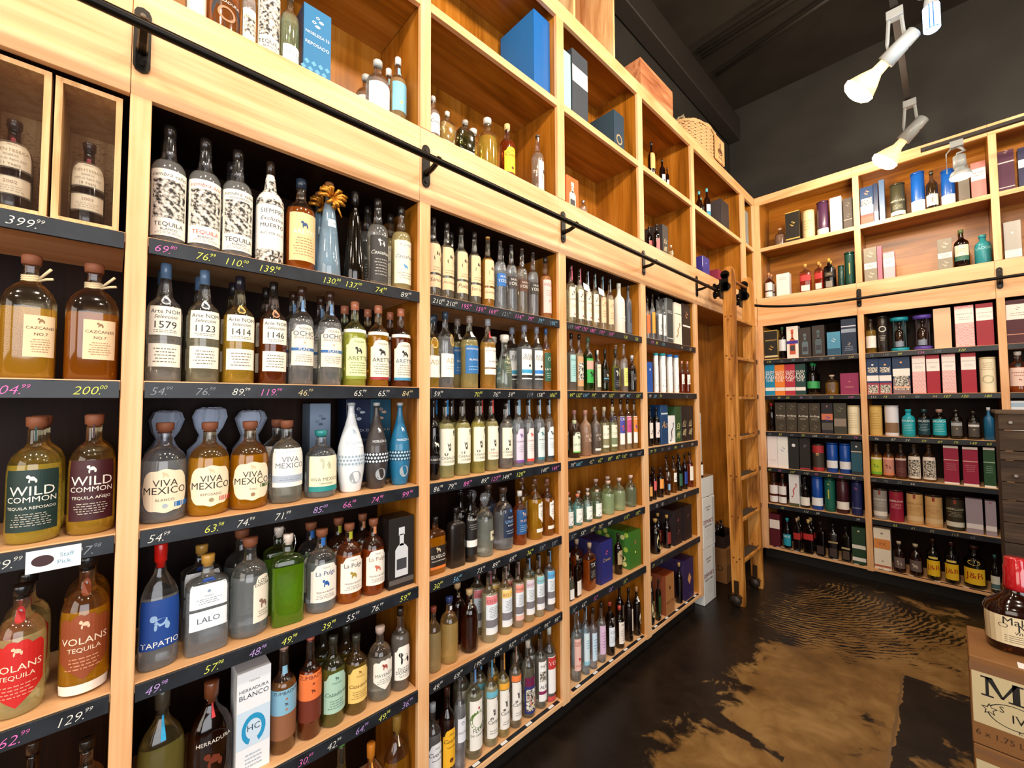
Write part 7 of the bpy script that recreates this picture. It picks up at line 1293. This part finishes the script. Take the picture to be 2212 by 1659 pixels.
k = MB(); k.tube([(.01, 0, -.13), (.012, 0, -.215)], [.034, .036], 16); k.tube([(.012, 0, -.215), (.012, 0, -.235), (.012, 0, -.25), (.013, 0, -.285)], [.028, .030, .05, .062], 20); k.build('lamp_housing', WHT, t, True)
k = MB(); k.tube([(.013, 0, -.285), (.013, 0, -.30), (.013, 0, -.306)], [.060, .056, .03], 20); k.build('bulb_face', mat('faintly glowing frosted bulb', '#fff4dc', .3, emit=.9), t, True)  # flood bulb face emits a weak glow
tag(t, 'white flood lamp with coiled arm hanging before the upper cubbies', 'lamp')
lamp((1.5, 4.45, 3.2), 3, WARM, .05)
# ---------------------------------------------------------------- plank stand and whiskey case at the right
t = empty('plank_stand', (1.95, 3.6, 0)); zt = 1.545; zs = [zt]; random.seed(4)
k = 0; z = zt
for j, h in enumerate((.09, .115, .05, .12, .10, .12, .11, .13, .12, .13, .12, .12, .12, .10)):
    z0 = max(.0, z-h+.004)
    if z-h < .01: break
    cuts = [-.375, random.uniform(-.25, 0), .5] if j in (1, 3, 5, 7) else [-.375, .5]
    for a, b_ in zip(cuts, cuts[1:]):
        o = box('plank', W_old, t, a+.001, b_-.001, -.018+random.uniform(-.004, .004), .004, z0, z, .002)
    z -= h
box('cap_board', W_old, t, -.385, .51, -.035, .30, zt+.001, zt+.02, .003); box('side_panel', W_old, t, -.372, -.352, .006, .29, 0, zt, .002)
for (x, zz_) in ((-.33, 1.50), (-.32, 1.21), (-.10, 1.50)): o = MB().tube([(x, -.03, zz_), (x, -.019, zz_)], .008, 8).build('nail_head', mat('old nail', '#8a847c', .5, .8), t)
tag(t, 'weathered reclaimed plank display stand at the right edge', 'stand')
t = empty('whiskey_carton', (1.66, 2.69, .26)); x0, x1, y0, y1, h = -.247, .25, -.16, .16, .34
box('carton_body', KR, t, x0, x1, y0, y1, 0, h, .003)
class Fr:
    kind = 'box'; R = .25
    def __call__(s, u, z, off): return (u, y0-off, z)
A = Art(Fr()); A.rect(paper('#7a5434'), x0+.001, x1-.001, h-.055, h-.022, .0004, 1); A.rect(paper('#c8b78c'), x0+.006, x1-.006, .085, h-.056, .0006, 1)
ink = paper('#1f1a16')
def bigm(A, m, cx, cz, h, w):
    k = A.mi(m)
    def q(*P): b = len(A.v); A.v.extend(A.S(cx+x*w, cz+z*h, .001) for x, z in P); A.f.append(list(range(b, b+len(P)))); A.i.append(k)
    q((-.5, -.5), (-.2, -.5), (-.2, -.42), (-.5, -.42)); q((.14, -.5), (.5, -.5), (.5, -.42), (.14, -.42)); q((-.5, .42), (-.24, .42), (-.24, .5), (-.5, .5)); q((.24, .42), (.5, .42), (.5, .5), (.24, .5))
    q((-.39, -.43), (-.31, -.43), (-.31, .43), (-.39, .43)); q((.24, -.43), (.41, -.43), (.41, .43), (.24, .43)); q((-.40, .5), (-.03, -.42), (.05, -.42), (-.22, .5)); q((.28, .5), (-.03, -.42), (.03, -.42), (.38, .5))
bigm(A, ink, x0+.085, .235, .075, .11); A.text(ink, "AKER'S", x0+.33, .235, .05, .3, .001, 0, .006); A.text(ink, 'EST', x0+.155, .272, .012, .05, .001)
A.disc(ink, x0+.115, .145, .072, .001, .045, n=30, inner=.94); A.text(ink, 'S', x0+.082, .165, .022, .05, .0012); A.text(ink, 'IV', x0+.125, .142, .03, .05, .0012)
k_ = A.mi(ink); b_ = len(A.v)
for i in range(10): q = math.radians(90+36*i); r = .024 if i % 2 == 0 else .011; A.v.append(A.S(x0+.05+r*math.cos(q), .150+r*math.sin(q), .0012))
A.f.append(list(range(b_, b_+10))); A.i.append(k_); kk = A.mi(paper('#c8b78c')); b_ = len(A.v)
for i in range(10): q = math.radians(90+36*i); r = .017 if i % 2 == 0 else .008; A.v.append(A.S(x0+.05+r*math.cos(q), .150+r*math.sin(q), .0016))
A.f.append(list(range(b_, b_+10))); A.i.append(kk)
A.text(ink, 'KENTUCKY', x0+.17, .098, .013, .15, .001); A.text(paper('#4a2c1a'), '6 x 1.75 LITER', x0+.105, .05, .022, .2, .001); A.build('front_print', t)
box('shipping_sticker', mat('white tag', '#e8e8e8', .6), t, x0+.13, x0+.23, y0+.01, y0+.06, h, h+.001)
tag(t, 'brown and cream whiskey carton under the red topped bottle', 'carton', 'whiskey cartons at the right edge')
t2 = empty('whiskey_carton', (1.662, 2.69, 0)); box('carton_body', KR, t2, x0, x1, y0, y1, 0, .256, .003); A = Art(Fr()); A.rect(paper('#7a5434'), x0+.001, x1-.001, .222, .245, .0004, 1); A.rect(paper('#c8b78c'), x0+.006, x1-.006, .03, .20, .0006, 1); A.build('front_print', t2)
tag(t2, 'lower whiskey carton carrying the printed cream one', 'carton', 'whiskey cartons at the right edge')
t = empty('whiskey_bottle', (1.562, 2.72, .6015), .2); R, H = .100, .372
prof = [(0, .80), (.02, .92), (.10, .97), (.36, 1), (.42, .99), (.48, .90), (.54, .66), (.60, .42), (.68, .33), (.86, .31), (.96, .30)]
k = MB(); cs = section(2.8, .72); k.lathe([(a*H, b*R) for a, b in prof], NSEG, 0, cs); k.build('glass_body', glass('#5a2408'), t, True)
k = MB(); cs2 = []
for i in range(NSEG): q = 2*math.pi*i/NSEG; w_ = 1+.06*math.sin(3*q)+.03*math.sin(7*q); cs2.append((math.sin(q), -math.cos(q)))
k.lathe([(H*.66, R*.42), (H*.70, R*.40), (H*.78, R*.39), (H*.79, R*.375), (H*.90, R*.385), (H*.91, R*.35), (H*.99, R*.34), (H, R*.31)], NSEG, 0, cs2); k.build('wax_seal', mat('red wax', '#b0101c', .18, coat=.8), t, True)
KIND['mm'] = (prof, None, 2.8, .72, 1); S = Surf('mm', R, H, 0); A = Art(S)
A.rect(paper('#dccba4'), -R*1.35, R*1.35, H*.10, H*.40, .0008, 16)
A.text(ink, "Maker's", 0, H*.355, .030, R*1.5, .0014); A.text(ink, 'Mark', R*.22, H*.29, .030, R*1.1, .0014); A.disc(ink, -R*.62, H*.30, .013, .0014, .009, n=16, inner=.85); A.text(ink, 'WHISKY', 0, H*.235, .012, R*1.2, .0014)
for j in range(4): A.rect(paper('#6a5c48'), -R*.6, R*.6, H*(.13+.022*j), H*(.136+.022*j), .0012, 6)
A.build('label', t)
tag(t, 'large bottle with dripping red wax seal on the whiskey carton', 'bottle')
